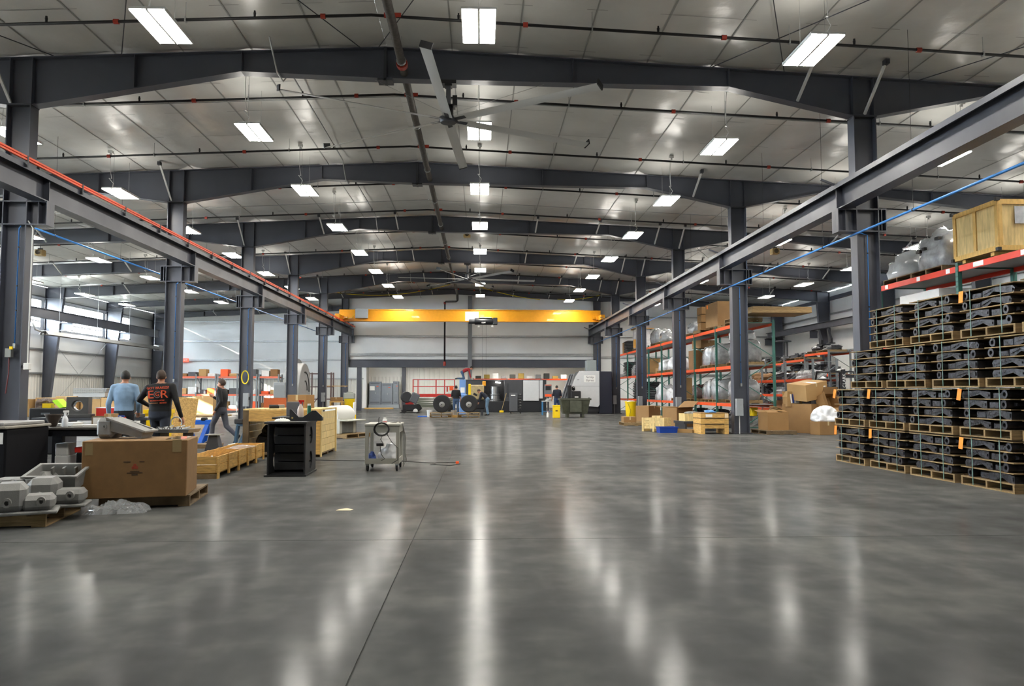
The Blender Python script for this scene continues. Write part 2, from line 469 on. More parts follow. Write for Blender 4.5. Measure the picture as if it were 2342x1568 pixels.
# ceiling: liner fabric sagging between purlins and straps
ceil_m = M('roof_liner', '#c0c0bc', 0.30, var=0.12, scale=0.8, bump=0.75, bscale=2.4, spec=0.6)
def ceiling(x0, x1, y0, y1, sx, sy, sag=0.065, nx=6, ny=6):
    kx = max(1, round(abs(x1 - x0) / sx)); ky = max(1, round((y1 - y0) / sy))
    W, D = kx * nx, ky * ny
    mb = MB(); vs_ = []
    for j in range(D + 1):
        y = y0 + (y1 - y0) * j / D
        for i in range(W + 1):
            x = x0 + (x1 - x0) * i / W
            u, v = (i % nx) / nx, (j % ny) / ny
            s_ = (math.sin(math.pi * u) ** 0.7) * (0.45 + 0.55 * math.sin(math.pi * v) ** 0.6)
            cell = mnoise.noise(Vector((i // nx * 1.7, j // ny * 2.3, 4.0)))
            w = mnoise.noise(Vector((x * 1.3, y * 1.1, 0))) * 0.008
            vs_.append((x, y, roof(x) + 0.125 - s_ * sag * (1 + 0.8 * cell) + w))
    fs = []
    for j in range(D):
        for i in range(W):
            a = j * (W + 1) + i
            q = (a, a + W + 1, a + W + 2, a + 1)
            fs.append(q if x1 > x0 else q[::-1])
    mb.add(vs_, fs)
    return struct('ceiling', mb, ceil_m, smooth=True)
ceil_l = ceiling(RX, XL, YF, YK + 0.1, 1.45, 1.83)
ceil_r = ceiling(RX, XR, YF, YE + 0.1, 1.45, 1.83)
strap_m = M('liner_strap', '#8f8f8c', 0.45, 0.2)
for c_, xe, ye in ((ceil_l, XL, YK), (ceil_r, XR, YE)):
    kx = round(abs(xe - RX) / 1.45); ky = round((ye + 0.1 - YF) / 1.83)
    for i in range(1, kx):
        x = RX + (xe - RX) * i / kx
        MB().box(x - 0.014, x + 0.014, YF, ye, roof(x) + 0.105, roof(x) + 0.112).build('liner_strap', strap_m, c_)
    for j in range(1, ky):
        y = YF + (ye + 0.1 - YF) * j / ky
        if y < 8: continue
        a, b = min(RX, xe), max(RX, xe)
        MB().add([(a, y - 0.01, roof(a) + 0.104), (b, y - 0.01, roof(b) + 0.104), (b, y + 0.01, roof(b) + 0.104), (a, y + 0.01, roof(a) + 0.104)], [(0, 3, 2, 1)]).build('liner_seam', strap_m, c_)

# ground outside the window wall
ground_m = M('outside_ground', '#77756c', 0.9, var=0.3, scale=0.3)
struct('ground_outside', MB().box(-160, XL - 0.25, -90, 170, -0.4, -0.2), ground_m)
# walls ------------------------------------------------------------
def wall_quad(name, p):    # thick slab from 4 corner points a,b,c,d with thickness vector t
    a, b, c, d, t = [Vector(q) for q in p]
    mb = MB(); vs_ = [a, b, c, d, a + t, b + t, c + t, d + t]
    mb.add(vs_, [(0, 1, 2, 3), (7, 6, 5, 4), (0, 4, 5, 1), (1, 5, 6, 2), (2, 6, 7, 3), (3, 7, 4, 0)])
    return struct(name, mb, wall_m)
WH = 7.75
# window wall: below and above the strip windows
WZ0, WZ1 = 5.2, 6.95
wl = struct('wall_left', MB().box(XL - 0.2, XL, YF, YK + 0.2, 0, WZ0).box(XL - 0.2, XL, YF, YK + 0.2, WZ1, WH)
            .box(XL - 0.2, XL, YF, 1.0, WZ0, WZ1).box(XL - 0.2, XL, 60.4, YK + 0.2, WZ0, WZ1), wall_m)
wr = struct('wall_right', MB().box(XR, XR + 0.2, YF, YE + 0.2, 0, WH), wall_m)
wf = struct('wall_front', MB().prism([(XL, 0), (XR, 0), (XR, roof(XR) + 0.3), (RX, RIDGE + 0.3), (XL, roof(XL) + 0.3)], 'y', YF - 0.2, YF), wall_m)
wb = struct('wall_back', MB().prism([(-9.4, 3.67), (8.55, 3.67), (8.55, 0), (XR, 0), (XR, roof(XR) + 0.3), (RX, RIDGE + 0.3), (-9.4, roof(-9.4) + 0.3)], 'y', YE, YE + 0.2), wall_m)
wk = struct('wall_back_left', MB().prism([(XL, 0), (-9.4, 0), (-9.4, roof(-9.4) + 0.3), (XL, roof(XL) + 0.3)], 'y', YK, YK + 0.2), wall_m)
wret = struct('wall_return', MB().box(-9.6, -9.4, YE + 0.2, YK, 3.67, roof(-9.4) + 0.3), wall_m)
wlow = struct('wall_back_low', MB().box(-9.6, 8.9, YB, YB + 0.2, 0, 3.7).box(-9.6, -9.4, YK + 0.2, YB, 0, 3.7).box(8.7, 8.9, YE + 0.2, YB, 0, 3.7), liner_m)
low_ceiling = struct('ceiling_low', MB().box(-9.6, 8.9, YE + 0.2, YB + 0.2, 3.7, 3.85), steel_d)
# girts and ribbed liner panels as parts of the walls
def girt_x(parent, x, y0, y1, z, s=1):
    MB().box(min(x, x + s * 0.2), max(x, x + s * 0.2), y0, y1, z - 0.012, z + 0.012).box(min(x + s * .188, x + s * 0.2), max(x + s * .188, x + s * 0.2), y0, y1, z - 0.07, z).build('girt', galv, parent)
def girt_y(parent, y, x0, x1, z):
    MB().box(x0, x1, y - 0.2, y, z - 0.012, z + 0.012).box(x0, x1, y - 0.2, y - 0.188, z - 0.09, z).build('girt', galv, parent)
def ribbed(parent, axis, fixed, a, b, z0, z1, s, m=liner_m, pitch=0.3, wide=3.0, name='liner_panel'):
    """profiled sheet panels, each a part"""
    p0 = a
    while p0 < b - 0.05:
        p1 = min(b, p0 + wide)
        out = []
        q = p0 + 0.01
        while q < p1 - 0.02:
            for du, h in ((0, 0.006), (0.10, 0.006), (0.13, 0.035), (0.19, 0.035), (0.22, 0.006)):
                u = q + du * pitch / 0.3
                if u < p1: out.append((u, fixed + s * h))
            q += pitch
        out.append((p1 - 0.005, fixed + s * 0.006))
        vs_, fs = [], []
        for u, w in out:
            for z in (z0, z1):
                vs_.append((w, u, z) if axis == 'x' else (u, w, z))
        for i in range(len(out) - 1):
            f = (2 * i, 2 * i + 2, 2 * i + 3, 2 * i + 1)
            fs.append(f if (axis == 'y') == (s < 0) else f[::-1])
        MB().add(vs_, fs).build(name, m, parent)
        p0 = p1
for z in (2.5, 3.95, 7.1): girt_x(wl, XL, 24, YK, z)
for k in range(2, 6): ribbed(wl, 'x', XL, FY[k] + 0.02, FY[k + 1] - 0.02, 0.0, 2.46, 1)
for z in (2.4, 3.9, 6.3): girt_x(wr, XR, 20, YE, z, -1)
MB().box(XR - 0.22, XR, 20, YE, 7.15, 7.36).build('eave_strut', steel, wr)
for z in (2.45, 3.96, 5.5, 7.09): girt_y(wk, YK, XL, -9.6, z)
ribbed(wk, 'y', YK, XL + 0.1, -9.7, 0.0, 2.4, -1)
for z, x1 in ((5.4, XR), (4.1, 8.2), (4.02, 8.2)): girt_y(wb, YE, -9.4, x1, z)
for z in (2.6, 3.9, 6.8): girt_y(wb, YE, 8.7, XR, z)
ribbed(wlow, 'y', YB, -6.3, -1.0, 0.0, 3.4, -1, pitch=0.42, wide=5.4, name='curtain_panel')
ribbed(wlow, 'y', YB, -9.3, -6.4, 0.0, 2.6, -1)
# opening header and posts in the end wall
trim_hdr = struct('trim_1', MB().box(-9.5, 8.7, YE - 0.06, YE + 0.34, 3.10, 3.67).box(-9.5, 8.7, YE - 0.16, YE - 0.05, 3.10, 3.14).box(-9.5, 8.7, YE - 0.16, YE - 0.05, 3.63, 3.67), steel)
for n_, xx in ((2, -8.75), (3, 8.5)):
    struct('trim_%d' % n_, MB().box(xx - 0.17, xx + 0.17, YE - 0.02, YE + 0.30, 0, 3.10), steel)
struct('trim_4', MB().box(-0.95, -0.65, YE - 0.22, YE - 0.20, 0, RIDGE - 0.5).box(-0.95, -0.65, YE - 0.02, YE, 0, RIDGE - 0.5).box(-0.81, -0.79, YE - 0.2, YE - 0.02, 0, RIDGE - 0.5), M('post_grey', '#74777b', 0.45))
struct('trim_5', MB().box(-6.35, -0.4, YB - 0.12, YB - 0.04, 3.40, 3.52), white_pnt)
struct('trim_6', MB().box(-6.6, -6.3, YB - 0.25, YB - 0.03, 0, 3.5), steel)

# strip windows in the window wall
glass = M('window_glass', '#f4f8fb', 0.05)
def mk_glass():
    nt = glass.node_tree; N, L = nt.nodes, nt.links
    for n in list(N):
        if n.type == 'BSDF_PRINCIPLED': N.remove(n)
    out = [n for n in N if n.type == 'OUTPUT_MATERIAL'][0]
    tr = N.new('ShaderNodeBsdfTransparent'); tr.inputs[0].default_value = (0.93, 0.95, 0.96, 1)
    gl = N.new('ShaderNodeBsdfGlossy'); gl.inputs['Roughness'].default_value = 0.03
    mx = N.new('ShaderNodeMixShader'); mx.inputs[0].default_value = 0.05
    L.new(tr.outputs[0], mx.inputs[1]); L.new(gl.outputs[0], mx.inputs[2]); L.new(mx.outputs[0], out.inputs[0])
mk_glass()
_wb = [1.0, 8.9] + FY[:6] + [60.4]
for i in range(len(_wb) - 1):
    a, b = _wb[i] + (0.16 if i else 0), _wb[i + 1] - (0.16 if i < len(_wb) - 2 else 0)
    if i == len(_wb) - 2: b = 60.4
    mb = MB()
    for (u0, u1, z0, z1) in ((a, b, WZ0, WZ0 + 0.06), (a, b, WZ1 - 0.06, WZ1), (a, a + 0.05, WZ0, WZ1), (b - 0.05, b, WZ0, WZ1)):
        mb.box(XL - 0.12, XL + 0.02, u0, u1, z0, z1)
    n = max(2, round((b - a) / 1.95))
    win = struct('window_%d' % (i + 1), mb, galv_w)
    mu = MB().box(XL - 0.1, XL, a, b, 5.60, 5.66)
    for q in range(1, n):
        y = a + (b - a) * q / n
        MB().box(XL - 0.11, XL + 0.01, y - 0.03, y + 0.03, WZ0, WZ1).build('mullion', galv_w, win)
    mu.build('transom', galv_w, win)
    for q in range(n):
        y0, y1 = a + (b - a) * q / n, a + (b - a) * (q + 1) / n
        MB().box(XL - 0.07, XL - 0.064, y0 + 0.03, y1 - 0.03, WZ0 + 0.05, WZ1 - 0.05).build('pane', glass, win)
    # wall piece closing the gap at the column line
    if 0 < i: MB().box(XL - 0.2, XL, _wb[i] - 0.16, _wb[i] + 0.16, WZ0, WZ1).build('pier', wall_m, wl)
# ------------------------------------------------------------------ steel frames
SIDE = {-1: 'window-wall', 1: 'pallet-rack'}
def frame_bottom(x):
    pts = [(XL, 7.0), (-25.4, 7.07), (-20, 7.42), (-12.2, 7.68), (-10.0, 7.40), (-9.5, 7.40), (-5.15, 8.2), (-2.08, 8.10), (5.43, 8.03), (8.2, 7.42), (8.66, 7.42), (11.55, 7.98), (16, 7.5), (21.3, 7.06), (XR, 7.0)]
    for i in range(len(pts) - 1):
        if pts[i][0] <= x <= pts[i + 1][0]:
            t = (x - pts[i][0]) / (pts[i + 1][0] - pts[i][0]); return pts[i][1] + t * (pts[i + 1][1] - pts[i][1])
    return 7.0
def girder(k):
    y = FY[k]; last = (k == 6); end = (k == 5)
    x0 = -26.5; x1 = -9.6 if last else 22.1
    xs = [x for x in (-26.5, -25.4, -20, -12.2, -10.0, -9.5, -5.15, -2.08, 5.43, 8.2, 8.66, 11.55, 16, 21.3, 22.1) if x0 <= x <= x1]
    if last: xs.append(-9.6)
    xs = sorted(set(xs))
    fb = (lambda x: max(frame_bottom(x), roof(x) - 0.38)) if (end or last) else frame_bottom
    nth = ORD[6 - k]
    g = thing('roof_girder', 'dark grey tapered roof girder, %s from the far end wall' % nth, 'girder', (0, y, 0), group='roof girders')
    bot = [(x, fb(x)) for x in xs]
    top = [(x, roof(x) - 0.0) for x in sorted(set(xs + ([RX] if not last else [])))]
    MB().prism(bot + top[::-1], 'y', -0.008, 0.008).build('web', steel, g)
    def strip(line, dz, name):
        mb = MB()
        for i in range(len(line) - 1):
            (xa, za), (xb, zb) = line[i], line[i + 1]
            mb.add([(xa, -0.13, za), (xb, -0.13, zb), (xb, 0.13, zb), (xa, 0.13, za), (xa, -0.13, za + dz), (xb, -0.13, zb + dz), (xb, 0.13, zb + dz), (xa, 0.13, za + dz)],
                   [(0, 3, 2, 1), (4, 5, 6, 7), (0, 1, 5, 4), (2, 3, 7, 6), (1, 2, 6, 5), (3, 0, 4, 7)])
        mb.build(name, steel, g)
    strip(bot, 0.02, 'bottom_flange'); strip(top, 0.02, 'top_flange')
    for x in (-22.5, -19, -15.5, -12.2, -9.98, -9.52, -7.4, -5.15, -2.08, 2.0, 5.43, 8.2, 8.66, 11.55, 15, 18.5):
        if x1 - 0.1 > x > x0 and not end:
            MB().box(x - 0.01, x + 0.01, -0.125, 0.125, fb(x) + 0.02, roof(x)).build('stiffener', steel, g)
    if not last and not end:
        MB().box(-2.08 - 0.16, -2.08 + 0.16, -0.15, 0.15, 8.10 - 0.05, 8.10).box(-2.11, -2.05, -0.15, 0.15, 8.04, roof(-2.08)).build('ridge_splice', steel_d, g)
    # flange braces up to the purlins
    if k == 0: bx = (-9.95, 6.95, 8.45)
    elif k == 1: bx = (-13.6, -9.9, 6.95, 12.5)
    else: bx = (-21.5, -18, -14.4, -9.9, -6.6, -3.5, 2.3, 4.9, 7.4, 8.45, 12.3, 15.0, 18.2)
    for x in bx:
        if x > x1 - 0.2: continue
        zt, zb = roof(x) - 0.02, fb(x) + 0.05
        o = MB().tube([(x, -0.10, zb), (x - 0.05 * (1 if x < 0 else -1), -0.95, zt)], 0.035, 4).build('flange_brace', galv_w, g)
        MB().cb((x - 0.05 * (1 if x < 0 else -1), -0.97, zt), (0.09, 0.14, 0.10)).build('brace_clip', steel_d, o)
    return g
for k in range(7): girder(k)

def wall_column(k, side):
    y = FY[k]
    lab = 'grey tapered steel wall column %s on the %s side, %s from the far end' % ('beside the strip windows' if side < 0 else 'behind the storage racks', SIDE[side], ORD[6 - k] if side < 0 else ORD[5 - k])
    c = thing('wall_column', lab, 'column', (0, y, 0), group='tapered wall columns')
    if side < 0: o0, o1, i0, i1 = -26.55, -26.55, -26.2, -25.42
    else: o0, o1, i0, i1 = 22.1, 22.1, 21.7, 21.3
    zt = roof(i1)
    MB().prism([(o0, 0), (i0, 0), (i1, zt), (o1, zt)], 'y', -0.013, 0.013).build('web', steel, c)
    s = 1 if i0 > o0 else -1
    for (a, b, nm) in ((o0, o1, 'outer_flange'), (i0, i1, 'inner_flange')):
        MB().prism([(a, 0), (a + 0.02 * s, 0), (b + 0.02 * s, zt), (b, zt)], 'y', -0.13, 0.13).build(nm, steel, c)
    MB().box(min(o0, i0) - 0.05, max(o0, i0) + 0.05, -0.18, 0.18, 0, 0.025).build('base_plate', steel_d, c)
    MB().box(min(o1, i1), max(o1, i1), -0.125, 0.125, 7.02, 7.05).build('stiffener', steel, c)
    return c
for k in range(3, 7): wall_column(k, -1)
for k in range(2, 6): wall_column(k, 1)

def int_column(k, side):
    y = FY[k]; x = CLX if side < 0 else CRX
    zt = 7.42 if k < 5 else roof(x) - 0.36
    lab = 'dark grey steel column under the crane runway on the %s side, %s from the end wall' % (SIDE[side], ORD[5 - k])
    c = thing('crane_column', lab, 'column', (x, y, 0), group='interior crane columns')
    MB().box(-0.008, 0.008, -0.1, 0.1, 0, 0.01).box(-0.24, 0.24, -0.007, 0.007, 0, zt).build('web', steel, c)
    for s in (-1, 1):
        MB().box(s * 0.24 - 0.011, s * 0.24 + 0.011, -0.15, 0.15, 0, zt).build('flange', steel, c)
    MB().box(-0.32, 0.32, -0.22, 0.22, 0, 0.03).build('base_plate', steel_d, c)
    MB().box(-0.26, 0.26, -0.16, 0.16, zt - 0.03, zt).build('cap_plate', steel_d, c)
    # bracket carrying the runway
    ci, co = (0.66, -0.42) if side < 0 else (-0.66, 0.42)
    a, b = min(ci, co), max(ci, co)
    br = MB().box(a, b, -0.012, 0.012, 4.85, 5.35).box(a, b, -0.15, 0.15, 4.84, 4.865).box(a, b, -0.15, 0.15, 5.325, 5.35).build('bracket', steel, c)
    for xx in (a + 0.01, ci * 0.74, co * 0.74, b - 0.01):
        MB().box(xx - 0.009, xx + 0.009, -0.15, 0.15, 4.865, 5.325).build('stiffener', steel, br)
    return c
for k in range(6):
    for s in (-1, 1): int_column(k, s)

# crane runways ----------------------------------------------------
def runway(x, side):
    y0, y1 = 4.0, 56.2
    t = thing('crane_runway', 'long grey steel crane runway beam on the brackets of the %s side columns' % SIDE[side], 'beam', (x, 0, 0))
    MB().box(-0.006, 0.006, y0, y1, 5.35, 5.9).build('web', steel, t)
    MB().box(-0.15, 0.15, y0, y1, 5.35, 5.372).build('bottom_flange', steel, t)
    MB().box(-0.19, 0.19, y0, y1, 5.88, 5.905).box(-0.19, -0.175, y0, y1, 5.80, 5.88).box(0.175, 0.19, y0, y1, 5.80, 5.88).build('cap_channel', steel, t)
    MB().box(-0.035, 0.035, y0, y1, 5.905, 5.965).build('rail', steel_d, t)
    y = y0 + 0.5; clip = None
    while y < y1:
        if clip is None: clip = MB().box(-0.10, -0.04, -0.05, 0.05, 5.905, 5.945).box(0.04, 0.10, -0.05, 0.05, 5.905, 5.945).mesh('rail_clip'); clip.materials.append(steel_d)
        obj('rail_clip', clip, t, (0, y, 0)); y += 0.75
    for fy in FY[:6]:
        MB().box(-0.14, 0.14, fy - 0.01, fy + 0.01, 5.372, 5.88).build('stiffener', steel, t)
        MB().tube([(0.0, fy, 5.84), (-0.48 if side > 0 else -0.30, fy, 6.02)], 0.03, 4).build('tie_back', steel, t)
    MB().box(-0.15, 0.15, y1 - 0.12, y1, 5.965, 6.2).build('end_stop', steel_d, t)
    return t
runway(RLX, -1); runway(RRX, 1)
# orange conductor bars above the window-side runway
t = thing('conductor_bar', 'bright orange electric conductor bar running along the crane runway', 'conductor', (RLX, 0, 0))
for q, dz in enumerate((0.0, 0.055)):
    MB().box(0.20, 0.245, 8.0, 56.3, 5.95 + dz, 5.985 + dz).build('bar', orange_bar, t)
for i in range(22):
    MB().box(0.195, 0.25, 9.2 + i * 2.15, 9.25 + i * 2.15, 5.82, 6.05).build('hanger', steel_d, t)
# second runway along the window wall
t = thing('wall_runway', 'grey crane runway beam hung along the strip windows of the window wall', 'beam', (-25.05, 0, 0))
MB().box(-0.006, 0.006, 20, 61.5, 5.55, 6.1).build('web', steel, t)
MB().box(-0.13, 0.13, 20, 61.5, 5.55, 5.57).build('bottom_flange', steel, t)
MB().box(-0.15, 0.15, 20, 61.5, 6.08, 6.1).build('top_flange', steel, t)
for k in range(3, 6):
    MB().box(-0.55, 0.14, FY[k] - 0.13, FY[k] + 0.13, 5.05, 5.09).box(-0.75, 0.14, FY[k] - 0.01, FY[k] + 0.01, 5.05, 5.55).box(-0.6, 0.14, FY[k] - 0.13, FY[k] + 0.13, 5.52, 5.55).build('bracket', steel, t)
t = thing('wall_runway', 'grey crane runway beam along the wall behind the storage racks', 'beam', (20.95, 0, 0))
MB().box(-0.006, 0.006, 22, 56.2, 5.22, 5.6).build('web', steel, t)
MB().box(-0.13, 0.13, 22, 56.2, 5.22, 5.24).build('bottom_flange', steel, t)
MB().box(-0.13, 0.13, 22, 56.2, 5.58, 5.60).build('top_flange', steel, t)
for k in range(2, 6):
    MB().box(-0.14, 0.36, FY[k] - 0.012, FY[k] + 0.012, 4.75, 5.22).box(-0.14, 0.34, FY[k] - 0.13, FY[k] + 0.13, 4.74, 4.76).box(-0.14, 0.34, FY[k] - 0.13, FY[k] + 0.13, 5.19, 5.215).build('bracket', steel, t)
# rod bracing on the window wall and under the roof
t = thing('wall_brace', 'crossed thin steel brace rods between two window-wall columns', 'brace rods', (XL + 0.35, 0, 0))
for a, b in ((0, 1), (1, 0)):
    MB().tube([(0, FY[4] + 0.2, 0.15 + a * 4.6), (0, FY[5] - 0.2, 0.15 + b * 4.6)], 0.012, 5).build('rod', galv, t)
def rod(px0, py0, px1, py1, y0, y1, lab):
    p, q = on_y(px0, py0, y0), on_y(px1, py1, y1)
    for v in (p, q): v.z = min(v.z, roof(v.x) - 0.02)
    o = MB().tube([p, q], 0.011, 5).build('roof_brace_rod', steel_d)
    tag(o, lab, 'brace rod', 'roof brace rods')
for i, (xa, ya, xb, yb) in enumerate(((-5.6, 9.0, -2.6, 16.4), (-2.2, 16.4, 1.0, 9.0), (3.2, 9.0, 6.6, 16.4), (5.0, 16.4, 9.4, 9.0), (9.6, 16.4, 14.0, 9.0), (-7.6, 16.4, -4.0, 9.0), (-13.0, 9.0, -9.0, 16.4), (8.6, 33.2, 12.4, 40.5), (12.4, 33.2, 8.6, 40.5))):
    o = MB().tube([(xa, ya, roof(xa) - 0.05), (xb, yb, roof(xb) - 0.05)], 0.011, 5).build('roof_brace_rod', steel_d)
    tag(o, 'thin dark diagonal brace rod under the roof liner', 'brace rod', 'roof brace rods')
# ------------------------------------------------------------------ lights
lamp_m = M('lamp_panel', '#ffffff', 0.4, emit='#fffaf0', estr=LAMP_W)
up_m = M('lamp_uplight', '#ffffff', 0.4, emit='#fffaf0', estr=UP_W)
fix_m = M('fixture_white', '#e4e4e2', 0.4)
def light_fixture(drop):
    t = thing('high_bay_light', 'x', 'light')
    MB().box(-0.29, 0.29, -0.62, 0.62, 0.012, 0.05).box(-0.29, -0.28, -0.62, 0.62, -0.01, 0.012).box(0.28, 0.29, -0.62, 0.62, -0.01, 0.012).box(-0.018, 0.018, -0.62, 0.62, -0.012, 0.012).build('housing', fix_m, t)
    for s in (-1, 1):
        MB().add([(s * 0.15 - 0.128, -0.61, 0.0), (s * 0.15 + 0.128, -0.61, 0.0), (s * 0.15 + 0.128, 0.61, 0.0), (s * 0.15 - 0.128, 0.61, 0.0)], [(0, 3, 2, 1)]).build('lamp_panel', lamp_m, t)
    MB().add([(-0.12, -0.5, 0.052), (0.12, -0.5, 0.052), (0.12, 0.5, 0.052), (-0.12, 0.5, 0.052)], [(0, 1, 2, 3)]).build('uplight_slot', up_m, t)
    for y in (-0.5, 0.5):
        MB().tube([(0, y, 0.05), (0, y, drop)], 0.004, 4).build('hanger_wire', galv, t)
    MB().tube([(0, -0.56, 0.05), (0.05, -0.62, 0.16), (-0.06, -0.66, 0.30), (0.0, -0.62, 0.30), (-0.03, -0.66, 0.55), (-0.02, -0.70, drop * 0.8), (0, -0.72, drop)], 0.008, 5).build('power_cord', white_pnt, t)
    MB().cb((0, -0.72, drop - 0.04), (0.12, 0.12, 0.08)).cyl((0, -0.72, drop - 0.14), (0, -0.72, drop - 0.08), 0.035, n=8).build('junction_box', galv_w, t)
    return t
ROWS = [(-22.5, 6.85, 'beside the strip windows'), (-16.6, 7.05, 'down the middle of the window aisle'), (-10.85, 7.3, 'just outside the window-side crane columns'), (-5.35, 7.45, 'between ridge and window-side columns'),
        (-0.05, 7.55, 'down the centre of the main bay'), (5.72, 7.24, 'inside the rack-side crane columns'), (11.3, 7.02, 'above the pallet racks'), (16.75, 6.9, 'down the middle of the rack aisle')]
for x, z, where in ROWS:
    base = light_fixture(roof(x) + 0.03 - z)
    for i in range(9):
        y = 7.61 + 5.35 * i
        o = base if i == 0 else dup(base)
        o.location = (x, y, z); o['label'] = 'high bay light hung %s, %s from the end wall' % (where, ORD[8 - i]); o['group'] = 'high bay lights ' + where
# lights under the low deck behind the end wall
for i, (x, y) in enumerate(((-6.6, 58.8), (-2.5, 58.8), (2.2, 58.8), (6.4, 58.8), (-7.2, 62.6), (-4.2, 62.6), (-0.6, 62.6), (2.6, 62.6), (5.8, 62.6))):
    t = thing('strip_light', 'lit fluorescent light under the low deck, %s' % ('row by the header beam' if y < 60 else 'row over the cabinets and shelf'), 'light', (x, y, 3.42), R(0), 'low bay lights %d' % (y < 60))
    MB().cb((0, 0, 0.04), (1.22, 0.3, 0.05)).build('housing', fix_m, t)
    MB().cb((0, 0, 0.0), (1.18, 0.24, 0.03)).build('lamp_panel', lamp_m, t)
    MB().tube([(0, 0, 0.06), (0, 0, 0.28)], 0.01, 4).build('stem', galv, t)

# ------------------------------------------------------------------ sprinkler pipes
BY = [14.4 + 3.95 * i for i in range(11)]
spr = thing('sprinkler_system', 'sprinkler pipework: thick brown main along the ridge with thin black branch pipes', 'pipework', (0, 0, 0))
def sprinkler_branch(y):
    x0, x1 = (-24.5, 20.5) if y < 47 else (-22.0, 20.0)
    f = lambda x: roof(x) - 0.34
    t = MB().tube([(x, 0, f(x)) for x in (x0, RX, x1)], 0.03, 8).build('branch_pipe', pipe_blk, spr, (0, y, 0), smooth=True)
    x = x0 + 1.2; i = 0
    while x < x1:
        z = f(x)
        if i % 3 == 1: MB().cyl((x - 0.045, 0, z), (x + 0.045, 0, z), 0.05, n=8).build('coupling', red_cpl, t)
        elif i % 3 == 0: MB().cyl((x, 0, z + 0.02), (x, 0, z + 0.10), 0.02, 0.028, n=6).cb((x, 0, z + 0.12), (0.03, 0.03, 0.04)).build('sprinkler_head', pipe_blk, t)
        else: MB().tube([(x, 0, z - 0.05), (x, 0, roof(x))], 0.007, 4).cb((x, 0, z), (0.025, 0.09, 0.09)).build('hanger', galv, t)
        x += 1.27; i += 1
    MB().tube([(-1.68, 0, f(RX)), (-1.68, 0, f(RX) - 0.12)], 0.04, 8).cyl((-1.84, 0, f(RX)), (-1.52, 0, f(RX)), 0.052, n=8).build('tee', red_cpl, t)
for y in BY: sprinkler_branch(y)
zm = roof(RX) - 0.52
mp_ = MB().tube([(0, 3, zm), (0, 54.0, zm), (0, 55.0, zm - 0.05), (0, 55.4, zm - 0.35)], 0.085, 12).build('main_pipe', pipe_main, spr, (-1.68, 0, 0), smooth=True)
for y in range(4, 54, 4):
    MB().tube([(0, y, zm - 0.1), (0, y, roof(RX))], 0.01, 4).cyl((0, y - 0.02, zm), (0, y + 0.02, zm), 0.105, n=10).build('hanger', galv, mp_)
MB().cyl((0, 16.1, zm), (0, 16.25, zm), 0.12, n=12).build('coupling', red_cpl, mp_)
MB().tube([(0, 55.4, zm - 0.3), (0, 55.5, 7.85), (-0.1, 55.7, 7.8), (-0.85, 55.9, 7.8)], 0.07, 10).build('elbow', pipe_main, mp_, smooth=True)
o = MB().tube([(-0.85, 55.9, 7.8), (-0.92, 56.0, 7.7), (-0.92, 56.0, 3.3)], 0.06, 10).build('riser', pipe_blk, spr, (-1.68, 0, 0), smooth=True)
for a_, b_, r_ in ((7.62, 7.80, 0.085), (3.2, 3.5, 0.10)): MB().cyl((-0.92, 56.0, a_), (-0.92, 56.0, b_), r_, n=10).build('coupling', red_cpl, o)

# conduits feeding the lights
for i, (x, lab) in enumerate(((-4.35, 'between ridge and window-side lights'),)):
    pts = []
    for k in range(7):
        yb = FY[k - 1] if k else 6.0
        ye = FY[k] if k < 6 else 56
        if k: pts += [(x, yb + 0.25, frame_bottom(x) - 0.03), (x, yb + 0.9, roof(x) - 0.06)]
        pts += [(x, ye - 0.9, roof(x) - 0.06)]
        if k < 6: pts += [(x, ye - 0.25, frame_bottom(x) - 0.03)]
    o = MB().tube(pts, 0.018, 6).build('electrical_conduit', galv, smooth=True)
    tag(o, 'grey conduit running lengthwise under the roof, dipping below each girder', 'conduit')
for y, wh_ in ((8.3, 'short of all the girders'), (19.1, 'past the first large fan'), (29.6, 'between the two big fans'), (39.6, 'beside the far big fan')):
    xs = [-20, RX, 19]
    o = MB().tube([(x, y, roof(x) - 0.10) for x in xs], 0.013, 6).build('electrical_conduit', galv)
    tag(o, 'thin grey conduit running across under the roof liner, ' + wh_, 'conduit', 'cross conduits')

